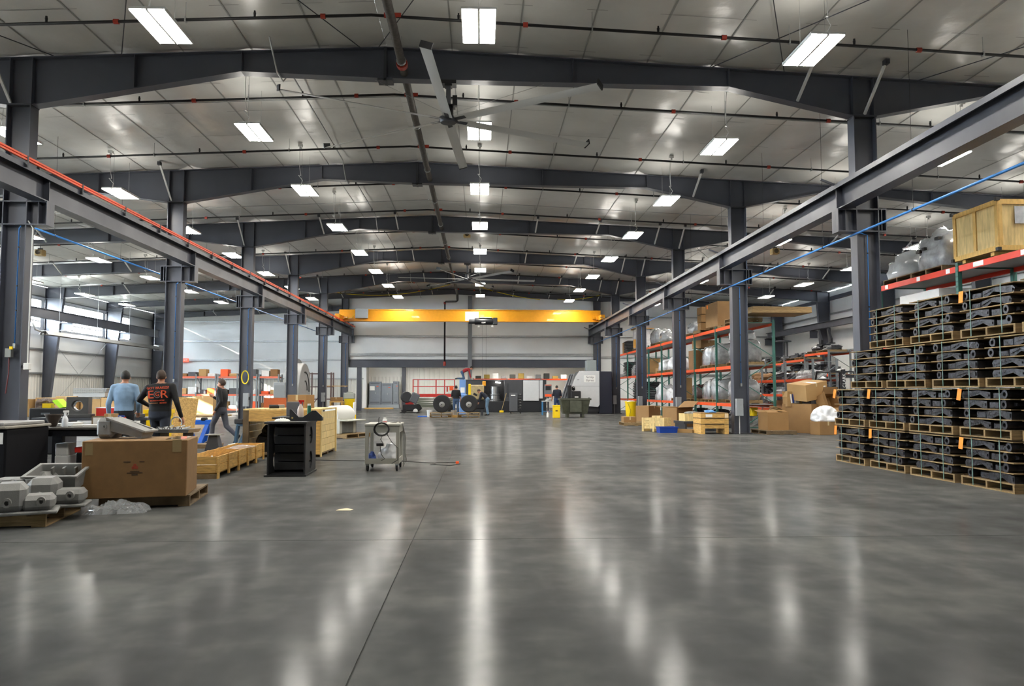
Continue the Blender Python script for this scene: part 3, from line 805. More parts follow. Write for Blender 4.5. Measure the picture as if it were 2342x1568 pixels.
# ------------------------------------------------------------------ big ceiling fans
def big_fan(y, a0, lab):
    x, z = -0.72, 7.24
    t = thing('ceiling_fan', lab, 'fan', (x, y, z), group='large ceiling fans')
    MB().lathe([(0.0, -0.07), (0.17, -0.06), (0.2, 0.0), (0.2, 0.05), (0.0, 0.06)], 20).build('hub', steel_d, t, smooth='auto')
    MB().cyl((0, 0, 0.05), (0, 0, 0.30), 0.11, n=14).cb((0, 0, 0.30), (0.3, 0.3, 0.02)).build('motor', black_p, t)
    MB().cb((0, 0, 0.55), (0.10, 0.10, 0.5)).build('down_tube', M('fan_tube', '#5c5e62', 0.4, 0.4), t)
    MB().cb((0, 0, frame_bottom(x) - z - 0.04), (0.34, 0.28, 0.08)).cb((0, 0, 0.78), (0.16, 0.2, 0.10)).build('mount', black_p, t)
    MB().cb((0.14, 0, 0.42), (0.10, 0.14, 0.22)).build('drive_box', black_p, t)
    for i in range(6):
        a = a0 + i * math.pi / 3
        rot = Matrix.Rotation(a, 3, 'Z') @ Matrix.Rotation(R(-16), 3, 'X')
        b = MB(); bl = MB()
        bl.prism([(-0.105, 0.0), (-0.06, 0.018), (0.0, 0.024), (0.07, 0.014), (0.115, 0.0), (0.06, -0.006), (0.0, -0.008), (-0.05, -0.006)], 'x', 0.2, 3.6)
        b.join(bl, rot); o = b.build('blade', fanw, t)
        c = MB(); cl = MB().box(3.6, 3.625, -0.10, 0.12, -0.02, 0.10); c.join(cl, rot); c.build('winglet', black_p, o)
        q = MB(); ql = MB().box(0.15, 0.45, -0.05, 0.05, -0.008, 0.022); q.join(ql, rot); q.build('blade_root', steel_d, o)
    for s in ((2.2, 0), (-1.6, 1.4), (-1.6, -1.4)):
        MB().tube([(0, 0, 0.12), (s[0], s[1] * 0 + (0.0), frame_bottom(x) - z + 0.02)], 0.004, 4).build('guy_wire', galv, t)
    return t
big_fan(FY[0], R(26), 'large six-blade ceiling fan under the girder farthest from the end wall')
big_fan(FY[3], R(8), 'large six-blade ceiling fan above the yellow bridge crane')

# unit heaters (tan boxes on rods)
for i, (p, y, lab) in enumerate((((1068, 537), 37.0, 'tan speaker-like box hung under the ridge'), ((92, 578), 33.6, 'tan box hung in the window aisle behind the crane column'), ((1772, 575), 33.6, 'tan box hung in the rack aisle above the racks'), ((415, 680), 53, 'tan box hung in the window aisle near the far end wall'))):
    c = on_y(p[0], p[1], y)
    t = thing('ceiling_speaker', lab, 'speaker', c, group='tan ceiling boxes')
    MB().cbox(-0.17, 0.17, -0.16, 0.16, -0.13, 0.13, 0.03).build('body', tan_m, t)
    MB().lathe([(0.0, -0.175), (0.06, -0.175), (0.10, -0.2), (0.0, -0.162)], 12, axis='y').build('horn', M('tan_dark', '#4a3d26', 0.6), t)
    MB().tube([(0, 0, 0.13), (0, 0, roof(c.x) - c.z)], 0.012, 5).box(-0.1, 0.1, -0.02, 0.02, 0.13, 0.2).build('hanger_rod', steel_d, t)

# radiant tube heater in the window aisle
a, b = Vector((-23.3, 42.5, 4.45)), Vector((-23.3, 58.0, 4.45))
t = thing('tube_heater', 'long silver radiant tube heater hung below the window-wall runway', 'heater', (-23.3, 0, 4.45))
MB().prism([(-0.26, -0.05), (-0.24, -0.05), (-0.10, 0.14), (0.10, 0.14), (0.24, -0.05), (0.26, -0.05), (0.11, 0.16), (-0.11, 0.16)], 'y', 42.5, 57.0).build('reflector', galv, t)
for s in (-1, 1): MB().cyl((s * 0.10, 42.6, 0.0), (s * 0.10, 57.0, 0.0), 0.05, n=8).build('tube', M('heater_tube', '#75726e', 0.5, 0.5), t)
MB().cbox(-0.2, 0.2, 57.0, 57.7, -0.15, 0.25, 0.02).build('burner_box', grey_pnt, t)
for y in (44, 48.3, 52.6, 56.6):
    MB().tube([(0, y, 0.14), (0, y, roof(-23.3) - 4.47)], 0.008, 4).build('chain', galv, t)
MB().tube([(0, 42.5, 0.05), (0, 41.7, 0.15), (-0.2, 41.6, 0.7), (-0.5, 41.8, 0.75)], 0.05, 8).build('exhaust_pipe', galv, t, smooth=True)
# ------------------------------------------------------------------ yellow bridge crane
CY_ = 52.0
t = thing('bridge_crane', 'yellow overhead bridge crane spanning the main bay', 'crane', (0, CY_, 0))
MB().box(RLX - 0.1, RRX + 0.05, -0.19, -0.165, 6.03, 6.78).box(RLX - 0.1, RRX + 0.05, 0.165, 0.19, 6.03, 6.78).build('girder_web', crane_y, t)
MB().box(RLX + 0.9, RRX - 1.1, -0.26, 0.26, 6.755, 6.80).build('top_plate', crane_y, t)
MB().box(RLX - 0.1, RRX + 0.05, -0.24, 0.24, 6.0, 6.03).build('bottom_plate', crane_y, t)
for x in (RLX, RRX):
    e = MB().cbox(x - 0.14, x + 0.14, -1.5, 1.5, 6.06, 6.38, 0.02).build('end_truck', crane_y, t)
    for y in (-1.2, 1.2):
        MB().cyl((x - 0.06, y, 6.10), (x + 0.06, y, 6.10), 0.13, n=14).build('wheel', steel_d, e)
    MB().cbox(x - 0.3, x + 0.3, -0.55, -0.2, 6.1, 6.34, 0.03).cyl((x - (0.5 if x > 0 else -0.5), -0.38, 6.24), (x, -0.38, 6.24), 0.11, n=12).build('drive_motor', crane_y, e)
MB().cbox(RLX + 1.0, RLX + 1.82, -0.52, -0.27, 6.18, 6.80, 0.01).build('control_cabinet', M('cabinet_light', '#9aa0a2', 0.4), t)
MB().tube([(RLX + 0.95, -0.4, 6.45), (RLX + 0.75, -0.42, 6.2), (RLX + 0.4, -0.45, 6.15)], 0.02, 6).build('cable', yellow_cord, t)
sg = MB().box(-1.05, -0.17, -0.205, -0.195, 6.06, 6.66).build('capacity_sign', paper_w, t)
ink = M('ink_dark', '#33363c', 0.6)
for i, tx in enumerate(('BRIDGE CRANE', 'CAPACITY 10 TON', 'S.N. 7700')):
    lettering(tx, 0.125, ink, sg, (-0.61, -0.207, 6.57 - i * 0.2), sx=0.78)
h = thing('hoist', 'black electric wire-rope hoist under the yellow crane girder', 'hoist', (0.20, CY_ - 0.72, 5.97))
MB().lathe([(0.0, -0.62), (0.2, -0.62), (0.22, -0.58), (0.22, 0.55), (0.2, 0.6), (0.0, 0.6)], 16, axis='x').build('drum', cnc_b, h, smooth='auto')
MB().cyl((-1.0, 0, -0.02), (-0.6, 0, -0.02), 0.15, n=14).build('motor', cnc_b, h)
MB().cbox(0.58, 0.88, -0.2, 0.2, -0.22, 0.24, 0.03).build('gearbox', cnc_b, h)
MB().cbox(-0.3, 0.5, -0.18, 0.3, 0.2, 0.27, 0.01).build('cover', M('hoist_cover', '#8f9a90', 0.4), h)
MB().box(-0.4, 0.5, 0.1, 0.75, -0.05, 0.028).build('trolley', steel_d, h)
for x in (-0.35, 0.55):
    MB().cyl((x, 0, -0.22), (x, 0, -0.38), 0.06, 0.09, n=10).build('warning_lamp', white_pnt, h)
lettering('R&M', 0.13, white_pnt, h, (-0.05, -0.226, -0.1), shear=0.3)
for x in (-0.12, 0.16):
    MB().tube([(x, 0, -0.2), (x * 0.8, 0, -3.95)], 0.008, 4).build('rope', steel_d, h)
MB().cbox(-0.10, 0.13, -0.09, 0.09, -4.25, -3.92, 0.03).build('hook_block', crane_y, h)
MB().tube([(0.015, 0, -4.25), (0.015, 0, -4.38), (0.09, 0, -4.47), (0.03, 0, -4.56), (-0.06, 0, -4.5), (-0.07, 0, -4.43)], 0.025, 6).build('hook', steel_d, h, smooth=True)
# festoon cords under the roof near the end wall
for i, (p0, p1, sag, lab) in enumerate((((765, 668), (1030, 650), 0.45, 'between the window-side column and the ridge'), ((1095, 655), (1235, 685), 0.12, 'from the ridge towards the rack side'), ((1275, 684), (1372, 675), 0.12, 'beside the rack-side column'))):
    a, b = on_y(p0[0], p0[1], 54.0), on_y(p1[0], p1[1], 54.0)
    pts = [a.lerp(b, k / 10) - Vector((0, 0, sag * 4 * (k / 10) * (1 - k / 10))) for k in range(11)]
    o = MB().tube(pts, 0.022, 5).build('festoon_cable', yellow_cord); tag(o, 'sagging yellow cord strung under the roof ' + lab, 'cord', 'yellow roof cords')

# ------------------------------------------------------------------ blue air line
def air_line(x, y0, y1, z, side):
    t = thing('air_line', 'long straight blue compressed-air pipe along the %s columns' % SIDE[side], 'pipe', (x, 0, z))
    MB().tube([(0, y0, 0), (0, y1, 0)], 0.026, 8).build('pipe', blue_pipe, t, smooth=True)
    y = y0 + 1.5
    while y < y1:
        MB().tube([(0, y, 0.02), (0, y, roof(x) - z)], 0.004, 4).cyl((0, y - 0.015, 0), (0, y + 0.015, 0), 0.036, n=8).build('hanger', black_p, t); y += 3.9
air_line(8.18, 5.0, 56.0, 4.80, 1)
air_line(-11.6, 20.0, 60.0, 5.6, -1)
for k in range(6):
    for side in (-1, 1):
        x = CLX + 0.06 if side < 0 else CRX + 0.02
        zt, zb = (4.78, 1.62) if side > 0 else (4.78, 1.75 if k else 2.35)
        t = thing('air_drop', 'thin blue air pipe running down the %s crane column, %s from the end wall' % (SIDE[side], ORD[5 - k]), 'pipe', (x, FY[k] - 0.06, 0), group='blue air drops')
        MB().tube([(0, 0, zb), (0, 0, zt), ((-0.21 if side > 0 else 0.1), -0.12, zt + 0.02)], 0.012, 6).build('pipe', blue_pipe, t, smooth=True)
        for z in (zb + 0.7, (zb + zt) / 2, zt - 0.4): MB().cyl((0, 0, z - 0.012), (0, 0, z + 0.012), 0.02, n=6).build('clip', black_p, t)
        MB().cb((0, -0.01, zb - 0.04), (0.05, 0.04, 0.10)).build('valve', galv, t)
t = thing('air_riser', 'thin blue air pipe rising to the roof beside the rack-side runway', 'pipe', (9.0, 25.8, 0))
MB().tube([(-0.05, 0, 4.8), (-0.05, 0, 8.15), (0.1, 0, 8.2), (5.5, 0, 7.95), (11, 0, 7.7)], 0.016, 6).build('pipe', blue_pipe, t, smooth=True)
for x in (0.2, 2.0, 4.2, 7.0): MB().cb((x, 0, 8.17 - x * 0.045), (0.03, 0.05, 0.06)).build('clip', black_p, t)

# ------------------------------------------------------------------ wooden pallets
def make_pallet(sx=1.0, sy=1.17, m=wood_p, nb=6):
    """stringers along x, deck boards along y"""
    t = thing('wooden_pallet', 'x', 'pallet')
    bw = sx / nb * 0.78
    bm = MB().box(-bw / 2, bw / 2, -sy / 2, sy / 2, 0, 0.018).mesh('top_board'); bm.materials.append(m)
    st = MB().box(-sx / 2, sx / 2, -0.019, 0.019, 0.018, 0.112).mesh('stringer'); st.materials.append(m)
    for i in range(nb):
        obj('top_board', bm, t, (-sx / 2 + bw / 2 + (sx - bw) * i / (nb - 1), 0, 0.112))
    for y in (-sy / 2 + 0.02, 0, sy / 2 - 0.02): obj('stringer', st, t, (0, y, 0))
    for i in range(3): obj('bottom_board', bm, t, (-sx / 2 + bw / 2 + (sx - bw) * i / 2, 0, 0.0))
    return t
pal0 = make_pallet(); pal_dark = make_pallet(m=wood_d)
_pused = {}
def pallet(loc, rz=0.0, label='', group=None, dark=False):
    b = pal_dark if dark else pal0
    if b.name not in _pused:
        _pused[b.name] = 1; o = b; o.location = loc; o.rotation_euler = (0, 0, rz)
        o['label'] = label
        if group: o['group'] = group
        return o
    o = dup(b, loc, rz, label)
    if group: o['group'] = group
    elif 'group' in o: del o['group']
    return o
PH = 0.13

# ------------------------------------------------------------------ stacks of black castings
def casting(kind):
    t = thing('steel_casting', 'x', 'casting')
    if kind == 0:
        MB().prism([(-0.52, 0.0), (-0.42, 0.0), (-0.27, 0.055), (-0.10, 0.005), (0.0, 0.0), (0.0, 0.105), (-0.30, 0.12), (-0.52, 0.10)], 'x', -0.13, 0.13).prism([(-0.50, 0.03), (-0.3, 0.085), (-0.02, 0.04), (-0.02, 0.075), (-0.3, 0.10), (-0.5, 0.085)], 'x', -0.145, 0.145).build('arm', cast_blk, t)
        MB().cbox(-0.12, 0.12, 0.03, 0.24, 0.0, 0.10, 0.012).build('block', cast_blk, t)
        MB().ring(0.03, 0.0625, -0.165, 0.165, 16, (0, 0.40, 0.0625)).prism([(0.45, 0.03), (0.53, 0.045), (0.53, 0.08), (0.45, 0.095)], 'x', -0.06, 0.06).build('eye_ring', cast_blk, t, smooth='auto')
    else:
        MB().ring(0.03, 0.0625, -0.165, 0.165, 16, (0, -0.46, 0.0625)).build('eye_ring', cast_blk, t, smooth='auto')
        MB().cbox(-0.12, 0.12, -0.37, -0.16, 0.0, 0.085, 0.012).cyl((0, -0.37, 0.04), (0, -0.42, 0.04), 0.03, n=8).build('block', cast_blk, t)
        MB().prism([(-0.12, 0.0), (-0.03, 0.0), (0.10, 0.06), (0.38, 0.01), (0.50, 0.0), (0.52, 0.06), (0.48, 0.10), (0.15, 0.118), (-0.12, 0.09)], 'x', -0.13, 0.13).prism([(-0.1, 0.03), (0.1, 0.09), (0.49, 0.03), (0.49, 0.06), (0.1, 0.105), (-0.1, 0.06)], 'x', -0.145, 0.145).build('arm', cast_blk, t)
    return t
cast_base = [casting(0), casting(1)]
_cu = [False, False]
divm = MB().box(-0.5, 0.5, -0.585, 0.585, 0, 0.014).mesh('divider_board'); divm.materials.append(wood_p)
band_f = lambda h: MB().box(-0.512, -0.508, -0.008, 0.008, 0.02, h).box(-0.512, 0.512, -0.008, 0.008, h, h + 0.004).box(0.508, 0.512, -0.008, 0.008, 0.02, h)
LV = ['bottom', 'second-level', 'third-level', 'top']
def casting_load(x, y, z, lv, where, rz, tagpos=None):
    pallet((x, y, z), rz, 'wooden pallet under %s load of black castings, %s' % (LV[lv], where), 'pallets of black castings')
    c, s = math.cos(rz), math.sin(rz)
    zz = z + PH
    for L_ in range(4):
        for row, dx in enumerate((-0.33, 0.0, 0.33)):
            if row == 1 and L_ < 3: continue
            kd = rnd.randrange(2)
            o = cast_base[kd] if not _cu[kd] else dup(cast_base[kd]); _cu[kd] = True
            dy = rnd.uniform(-0.03, 0.03)
            o.location = (x + c * dx - s * dy, y + s * dx + c * dy, zz)
            o.rotation_euler = (0, 0, rz + (math.pi if rnd.random() < 0.4 else 0) + rnd.uniform(-0.03, 0.03))
            o['label'] = 'black casting with round eye, %s row, %s layer, %s pallet, %s' % (('aisle', 'middle', 'rack')[row], ORD[L_], LV[lv], where)
            o['group'] = 'black steel castings'
        d = obj('divider_board', divm, None, (x, y, zz + 0.1255), (0, 0, rz + rnd.uniform(-0.012, 0.012)))
        tag(d, 'thin wooden divider over %s layer, %s pallet, %s' % (ORD[L_], LV[lv], where), 'board', 'divider boards between castings')
        zz += 0.14
    b = thing('strapping', 'green plastic strapping round %s load of castings, %s' % (LV[lv], where), 'strap', (x, y, z), rz, 'strapping round castings')
    for q in (-0.36, 0.27):
        band_f(zz - z + 0.004).build('band', strap_g, b, (0, q + rnd.uniform(-0.06, 0.06), 0))
    if tagpos is not None:
        o = MB().add([(0, -0.05, 0), (0, 0.05, 0), (-0.015, 0.05, -0.17), (-0.015, -0.05, -0.17), (0.002, -0.05, 0), (0.002, 0.05, 0), (-0.013, 0.05, -0.17), (-0.013, -0.05, -0.17)], [(0, 1, 2, 3), (7, 6, 5, 4), (0, 4, 5, 1), (1, 5, 6, 2), (2, 6, 7, 3), (3, 7, 4, 0)]).build('paper_tag', tag_o, None, (x - 0.525, y + tagpos, zz - 0.0), (rnd.uniform(-.15, .15), 0, rz))
        tag(o, 'bright orange paper tag hanging on %s load of castings, %s' % (LV[lv], where), 'tag', 'orange tags on castings')
SX = 7.53
L12 = [(14.72, 0.51), (13.40, 0.50), (12.10, 0.51), (10.78, 0.50), (9.45, None)]
wh = ['stack end by the cartons', 'second stack from the cartons', 'third stack from the cartons', 'fourth stack from the cartons', 'fifth stack from the cartons']
for i, (y, tp) in enumerate(L12):
    casting_load(SX + 0.02 * i, y, 0, 0, wh[i], R(rnd.uniform(-1.5, 1.5)), tp if i != 2 else None)
    casting_load(SX + 0.02 * i, y, 0.712, 1, wh[i], R(rnd.uniform(-1.5, 1.5)), (0.5 if i != 2 else None) if tp else None)
for i, (y, tp) in enumerate(((14.06, None), (12.74, None), (11.37, None), (10.07, None))):
    casting_load(SX + 0.02, y, 1.424, 2, wh[i], R(rnd.uniform(-1.5, 1.5)), tp)
for i, (y, tp) in enumerate(((13.33, None), (11.97, None), (10.62, 0.5), (9.3, 0.4))):
    casting_load(SX + 0.03, y, 2.136, 3, wh[i], R(rnd.uniform(-1.5, 1.5)), tp)

# ------------------------------------------------------------------ pallet racks
def pallet_rack(name, label, x0, x1, ys, levels, post_m, top, beams=rack_o, face=-1, deck=True, lev_fn=None):
    t = thing(name, label, 'rack', (0, 0, 0))
    for i, y in enumerate(ys):
        for x in (x0, x1):
            p = MB().box(x - 0.04, x + 0.04, y - 0.04, y + 0.04, 0.01, top).build('upright', post_m, t)
            MB().box(x - 0.07, x + 0.07, y - 0.07, y + 0.07, 0, 0.01).build('foot_plate', post_m, p)
            if i < 3 and name == 'pallet_rack' and x == x0:
                hb = MB()
                for q in range(int(top / 0.1)):
                    for s in (-0.02, 0.02): hb.box(x - 0.0415, x - 0.04, y + s - 0.008, y + s + 0.008, 0.08 + q * 0.1, 0.11 + q * 0.1)
                so = hb.build('slot_holes', black_p, p); so['kind'] = 'stuff'
        z = 0.15; fl = 1
        while z + 0.7 < top:
            a, b = (x0, x1) if fl > 0 else (x1, x0)
            MB().tube([(a, y, z), (b, y, z + 0.7)], 0.018, 4).build('brace', post_m, t); z += 0.8; fl = -fl
        MB().tube([(x0, y, 0.12), (x1, y, 0.12)], 0.018, 4).tube([(x0, y, top - 0.1), (x1, y, top - 0.1)], 0.018, 4).build('brace', post_m, t)
    for i in range(len(ys) - 1):
        for z in (lev_fn(i) if lev_fn else levels):
            for x in (x0, x1):
                MB().box(x - 0.025, x + 0.025, ys[i] + 0.04, ys[i + 1] - 0.04, z - 0.115, z).build('beam', beams, t)
            if deck:
                MB().box(x0 + 0.026, x1 - 0.026, ys[i] + 0.06, ys[i + 1] - 0.06, z - 0.03, z - 0.002).build('deck', deck_m, t)
    return t
RKX0, RKX1 = 9.1, 10.2
rk_y = [26.8 + 3.05 * i for i in range(9)]
pallet_rack('pallet_rack', 'long orange and green pallet rack behind the rack-side crane columns', RKX0, RKX1, rk_y, (0.93, 2.30, 3.78), rack_g, 3.86)
r3 = pallet_rack('pallet_rack', 'red-orange pallet rack behind the stacked black castings', 9.3, 10.4, [17.75, 14.75, 11.75, 8.75], (2.45, 3.80), rack_g, 3.86, beams=M('rack_red', '#d8371f', 0.4, var=0.06))
for y, w in ((17.4, .13), (16.1, .13), (15.05, .13), (14.1, .3), (12.8, .3)):
    MB().box(9.268, 9.274, y - w / 2, y + w / 2, 3.70, 3.79).build('shelf_label', paper_w, r3)
lv2 = lambda i: ((0.5, 1.35, 2.25, 3.35) if i == 0 else (0.5, 1.55, 2.35, 3.1) if i == 1 else (0.5, 1.3, 2.1, 3.0))
pallet_rack('pallet_rack', 'orange rack of dark castings standing out from the far rack aisle wall', 17.4, 18.5, [38.4 + 2.9 * i for i in range(5)], None, rack_gr, 3.45, lev_fn=lv2)
pallet_rack('pallet_rack', 'orange low rack behind the long pallet rack', 13.6, 14.6, [31.5 + 2.9 * i for i in range(4)], (0.6, 1.25, 1.9), rack_gr, 2.7)

# ------------------------------------------------------------------ generic loads
def carton(sx, sy, sz, loc, rz=0, label='', group=None, m=card, tape=True, flaps=None, rot=None, mark=None):
    """closed or open cardboard box, origin at its base centre"""
    t = thing('cardboard_box', label, 'box', loc, rz, group, rot)
    if flaps is None:
        MB().cbox(-sx / 2, sx / 2, -sy / 2, sy / 2, 0, sz, 0.006).build('body', m, t)
        if tape:
            MB().box(-0.025, 0.025, -sy / 2 - 0.001, sy / 2 + 0.001, sz - 0.12, sz + 0.001).build('tape', tape_m, t)
    else:
        MB().shell(sx, sy, sz, 0.008).build('body', m, t)
        for k, ang in enumerate(flaps):
            if ang is None: continue
            L_ = (sy if k < 2 else sx) * 0.45
            f = MB()
            if k < 2:
                s = -1 if k == 0 else 1
                f.prism([(0, 0), (s * L_ * math.cos(ang), L_ * math.sin(ang)), (s * L_ * math.cos(ang), L_ * math.sin(ang) + 0.006), (0, 0.006)], 'x', -sx / 2, sx / 2)
                f.build('flap', m, t, (0, s * sy / 2, sz))
            else:
                s = -1 if k == 2 else 1
                f.prism([(0, 0), (s * L_ * math.cos(ang), L_ * math.sin(ang)), (s * L_ * math.cos(ang), L_ * math.sin(ang) + 0.006), (0, 0.006)], 'y', -sy / 2, sy / 2)
                f.build('flap', m, t, (s * sx / 2, 0, sz))
    if mark: MB().box(mark[0], mark[0] + mark[2], -sy / 2 - 0.002, -sy / 2, mark[1], mark[1] + mark[3]).build('shipping_label', paper_w, t)
    return t
def blob(sx, sy, sz, seed, n=14, nv=9, lump=0.10, p=3.2):
    """lumpy superellipsoid hull with a flat base, for things under film"""
    mb = MB(); vs_ = []; fs = []
    def se(c, e): return math.copysign(abs(c) ** (2 / e), c)
    for j in range(nv + 1):
        ph = math.pi / 2 * j / nv
        for i in range(n):
            th = 2 * math.pi * i / n
            r = se(math.cos(ph), p)
            x, y, z = se(math.cos(th), p) * r, se(math.sin(th), p) * r, se(math.sin(ph), p)
            k = 1 + lump * 2.2 * mnoise.noise(Vector((x * 1.7 + seed * 7.3, y * 1.7 + seed, z * 1.9))) * (0.35 + z)
            k2 = 1 + lump * mnoise.noise(Vector((x * 4 + seed, y * 4, z * 4 + seed * 3)))
            vs_.append((x * sx / 2 * min(k * k2, 1.12), y * sy / 2 * min(k * k2, 1.12), max(0, z * sz * min(k * k2, 1.1))))
    for j in range(nv):
        fs += [(j * n + i, j * n + (i + 1) % n, (j + 1) * n + (i + 1) % n, (j + 1) * n + i) for i in range(n)]
    fs.append(tuple(range(n - 1, -1, -1)))
    return mb.add(vs_, fs)
def wrapped(sx, sy, sz, loc, seed, label, group='film-wrapped loads', rz=0.0, m=film, **k):
    o = blob(sx, sy, sz, seed, 20, 11, **k).build('wrapped_load', m, None, loc, (0, 0, rz), smooth=True)
    return tag(o, label, 'wrapped load', group)
def trays(n, sx, sy, dz, loc, label, group, rz=0.0, m=cnc_b):
    """stack of flat black trays: each a thing"""
    me = MB().box(-sx / 2, sx / 2, -sy / 2, sy / 2, 0, dz * 0.55).box(-sx / 2 + 0.06, sx / 2 - 0.06, -sy / 2 + 0.06, sy / 2 - 0.06, dz * 0.55, dz * 0.92).mesh('flat_tray'); me.materials.append(m)
    for i in range(n):
        o = obj('flat_tray', me, None, (loc[0] + rnd.uniform(-.01, .01), loc[1] + rnd.uniform(-.01, .01), loc[2] + i * dz), (0, 0, rz))
        tag(o, label + ', %s up' % ORD[i], 'tray', group)
# ------------------------------------------------------------------ loads on and before the racks
XM = (RKX0 + RKX1) / 2
def rk(y, z, dx=0, hl=0.72):
    for a in rk_y:                       # keep loads clear of the uprights
        if a - hl - 0.05 < y < a + hl + 0.05: y = a + hl + 0.06 if y >= a - 0.1 else a - hl - 0.06
    return (XM + dx, y, z)
# top level of the long rack
for i, z in enumerate((0, 0.33, 0.66)):
    carton(0.8, 0.6, 0.31, (9.55, 32.3, 3.78 + PH + z), 0.05 * i - 0.05, 'small brown carton in stack of three on the top rack shelf, %s from its pallet' % ORD[i], 'cartons on the long rack')
pallet((9.6, 32.3, 3.78), R(90), 'wooden pallet under stack of three cartons, top rack shelf', 'pallets on the long rack')
pallet((9.65, 30.35, 3.78), 0, 'wooden pallet under the huge tagged carton, top rack shelf', 'pallets on the long rack')
b = carton(1.05, 1.45, 0.95, (9.65, 30.5, 3.78 + PH), 0.03, 'huge brown carton with orange tag on the top rack shelf', 'cartons on the long rack')
MB().box(-0.53, -0.527, 0.42, 0.58, 0.76, 0.91).build('orange_tag', tag_o, b)
pallet(rk(28.3, 3.78), 0, 'empty wooden pallet at the end of the top rack shelf', 'pallets on the long rack')
pallet(rk(28.3, 3.78 + PH), 0.03, 'empty wooden pallet lying on another at the top rack shelf', 'pallets on the long rack')
me = MB().box(-1.1, 1.0, -0.75, 0.75, 0, 0.05).mesh('wood_panel'); me.materials.append(wood_p)
for i in range(4):
    o = obj('wood_panel', me, None, (10.35, 27.0 + 0.02 * i, 4.06 + i * 0.055), (0, 0, 0.02 * i)); tag(o, 'large flat wooden panel stacked on the top shelf at the rack end', 'panel', 'flat panels on the rack end')
wrapped(1.1, 1.3, 0.75, (XM, 41.2, 3.78 + PH), 3, 'grey film-wrapped castings, larger of two humps on the top rack shelf')
wrapped(0.9, 1.0, 0.55, (XM, 39.85, 3.78 + PH), 4, 'grey film-wrapped castings, lower of two humps on the top rack shelf')
for y in (39.85, 41.2): pallet((XM, y, 3.78), 0, 'wooden pallet under film-wrapped humps, top rack shelf', 'pallets on the long rack')
wrapped(0.8, 1.0, 0.5, rk(34.4, 3.78 + PH), 5, 'film-wrapped flat load beside the carton stack on the top rack shelf', lump=0.2)
pallet(rk(34.4, 3.78), 0, 'wooden pallet under flat wrapped load, top rack shelf', 'pallets on the long rack')
t = thing('drum_bundle', 'tall white film-wrapped round bundle capped with cardboard on the top rack shelf', 'bundle', rk(46.3, 3.78 + PH))
MB().lathe([(0.0, 0), (0.52, 0), (0.55, 0.05), (0.55, 1.12), (0.5, 1.16), (0.0, 1.16)], 22).build('wrap', film_w, t, smooth='auto')
MB().cb((0, 0, 1.185), (1.15, 1.25, 0.05)).build('cardboard_cap', card_l, t)
MB().cb((-0.5, -0.42, 0.28), (0.2, 0.3, 0.5)).build('yellow_carton', M('ochre', '#b8862f', 0.6), t)
pallet(rk(46.3, 3.78), 0, 'wooden pallet under the round white bundle, top rack shelf', 'pallets on the long rack')
trays(8, 0.9, 1.0, 0.10, rk(49.4, 3.78), 'flat black tray stacked on the top rack shelf by the end wall', 'black trays on top rack shelf')
carton(0.8, 0.5, 0.75, rk(50.8, 3.78), 0, 'brown carton beside black trays on the top rack shelf', 'cartons on the long rack', card)
# middle level
for i, (y, sz, sd) in enumerate(((28.2, 0.8, 11), (30.4, 0.82, 12), (31.7, 0.78, 13))):
    wrapped(1.0, 1.05, sz, rk(y, 2.30 + PH), sd, 'grey film-wrapped stack on the middle rack shelf, %s from the rack end' % ORD[i], p=5.0, lump=0.05)
    pallet(rk(y, 2.30), 0, 'wooden pallet under wrapped stack, middle rack shelf', 'pallets on the long rack')
wrapped(0.9, 1.0, 0.35, (9.65, 28.4, 2.30 + PH + 0.82), 14, 'clear film bag on top of a wrapped stack, middle rack shelf', m=film_w)
carton(0.9, 0.9, 0.85, rk(33.8, 2.30), 0, 'tall dark brown carton on the middle rack shelf', 'cartons on the long rack', card_d)
carton(0.8, 0.7, 0.35, rk(32.9, 2.30 + 0.93, 0.1), 0.3, 'brown carton lying across wrapped stacks on the middle rack shelf', 'cartons on the long rack')
for i, (y, sz, sd) in enumerate(((38.0, 0.62, 21), (39.6, 0.55, 22))):
    wrapped(1.0, 1.1, sz, rk(y, 2.30 + PH), sd, 'shiny film-wrapped castings on the middle rack shelf, %s from the white bundle' % ORD[1 - i], m=film_w)
    pallet(rk(y, 2.30), 0, 'wooden pallet under shiny wrapped castings, middle rack shelf', 'pallets on the long rack')
carton(0.6, 0.5, 0.3, rk(41.2, 2.30), 0.1, 'small open tan carton on the middle rack shelf', 'cartons on the long rack', card_l)
carton(0.95, 0.6, 0.8, rk(44.0, 2.30 + PH), 0, 'upright tan carton on the middle rack shelf', 'cartons on the long rack', card_l)
pallet(rk(44.0, 2.30), 0, 'wooden pallet under upright tan carton, middle rack shelf', 'pallets on the long rack')
trays(9, 0.95, 1.05, 0.105, rk(45.6, 2.30), 'flat black tray stacked on the middle rack shelf', 'black trays on middle rack shelf')
wrapped(0.95, 1.1, 0.7, rk(47.0, 2.30), 24, 'dark grey wrapped stack beside the black trays, middle rack shelf', p=5.0, lump=0.04)
trays(9, 0.95, 1.05, 0.105, rk(49.5, 2.30), 'flat black tray stacked on the middle rack shelf at its far end', 'black trays at far end of middle shelf')
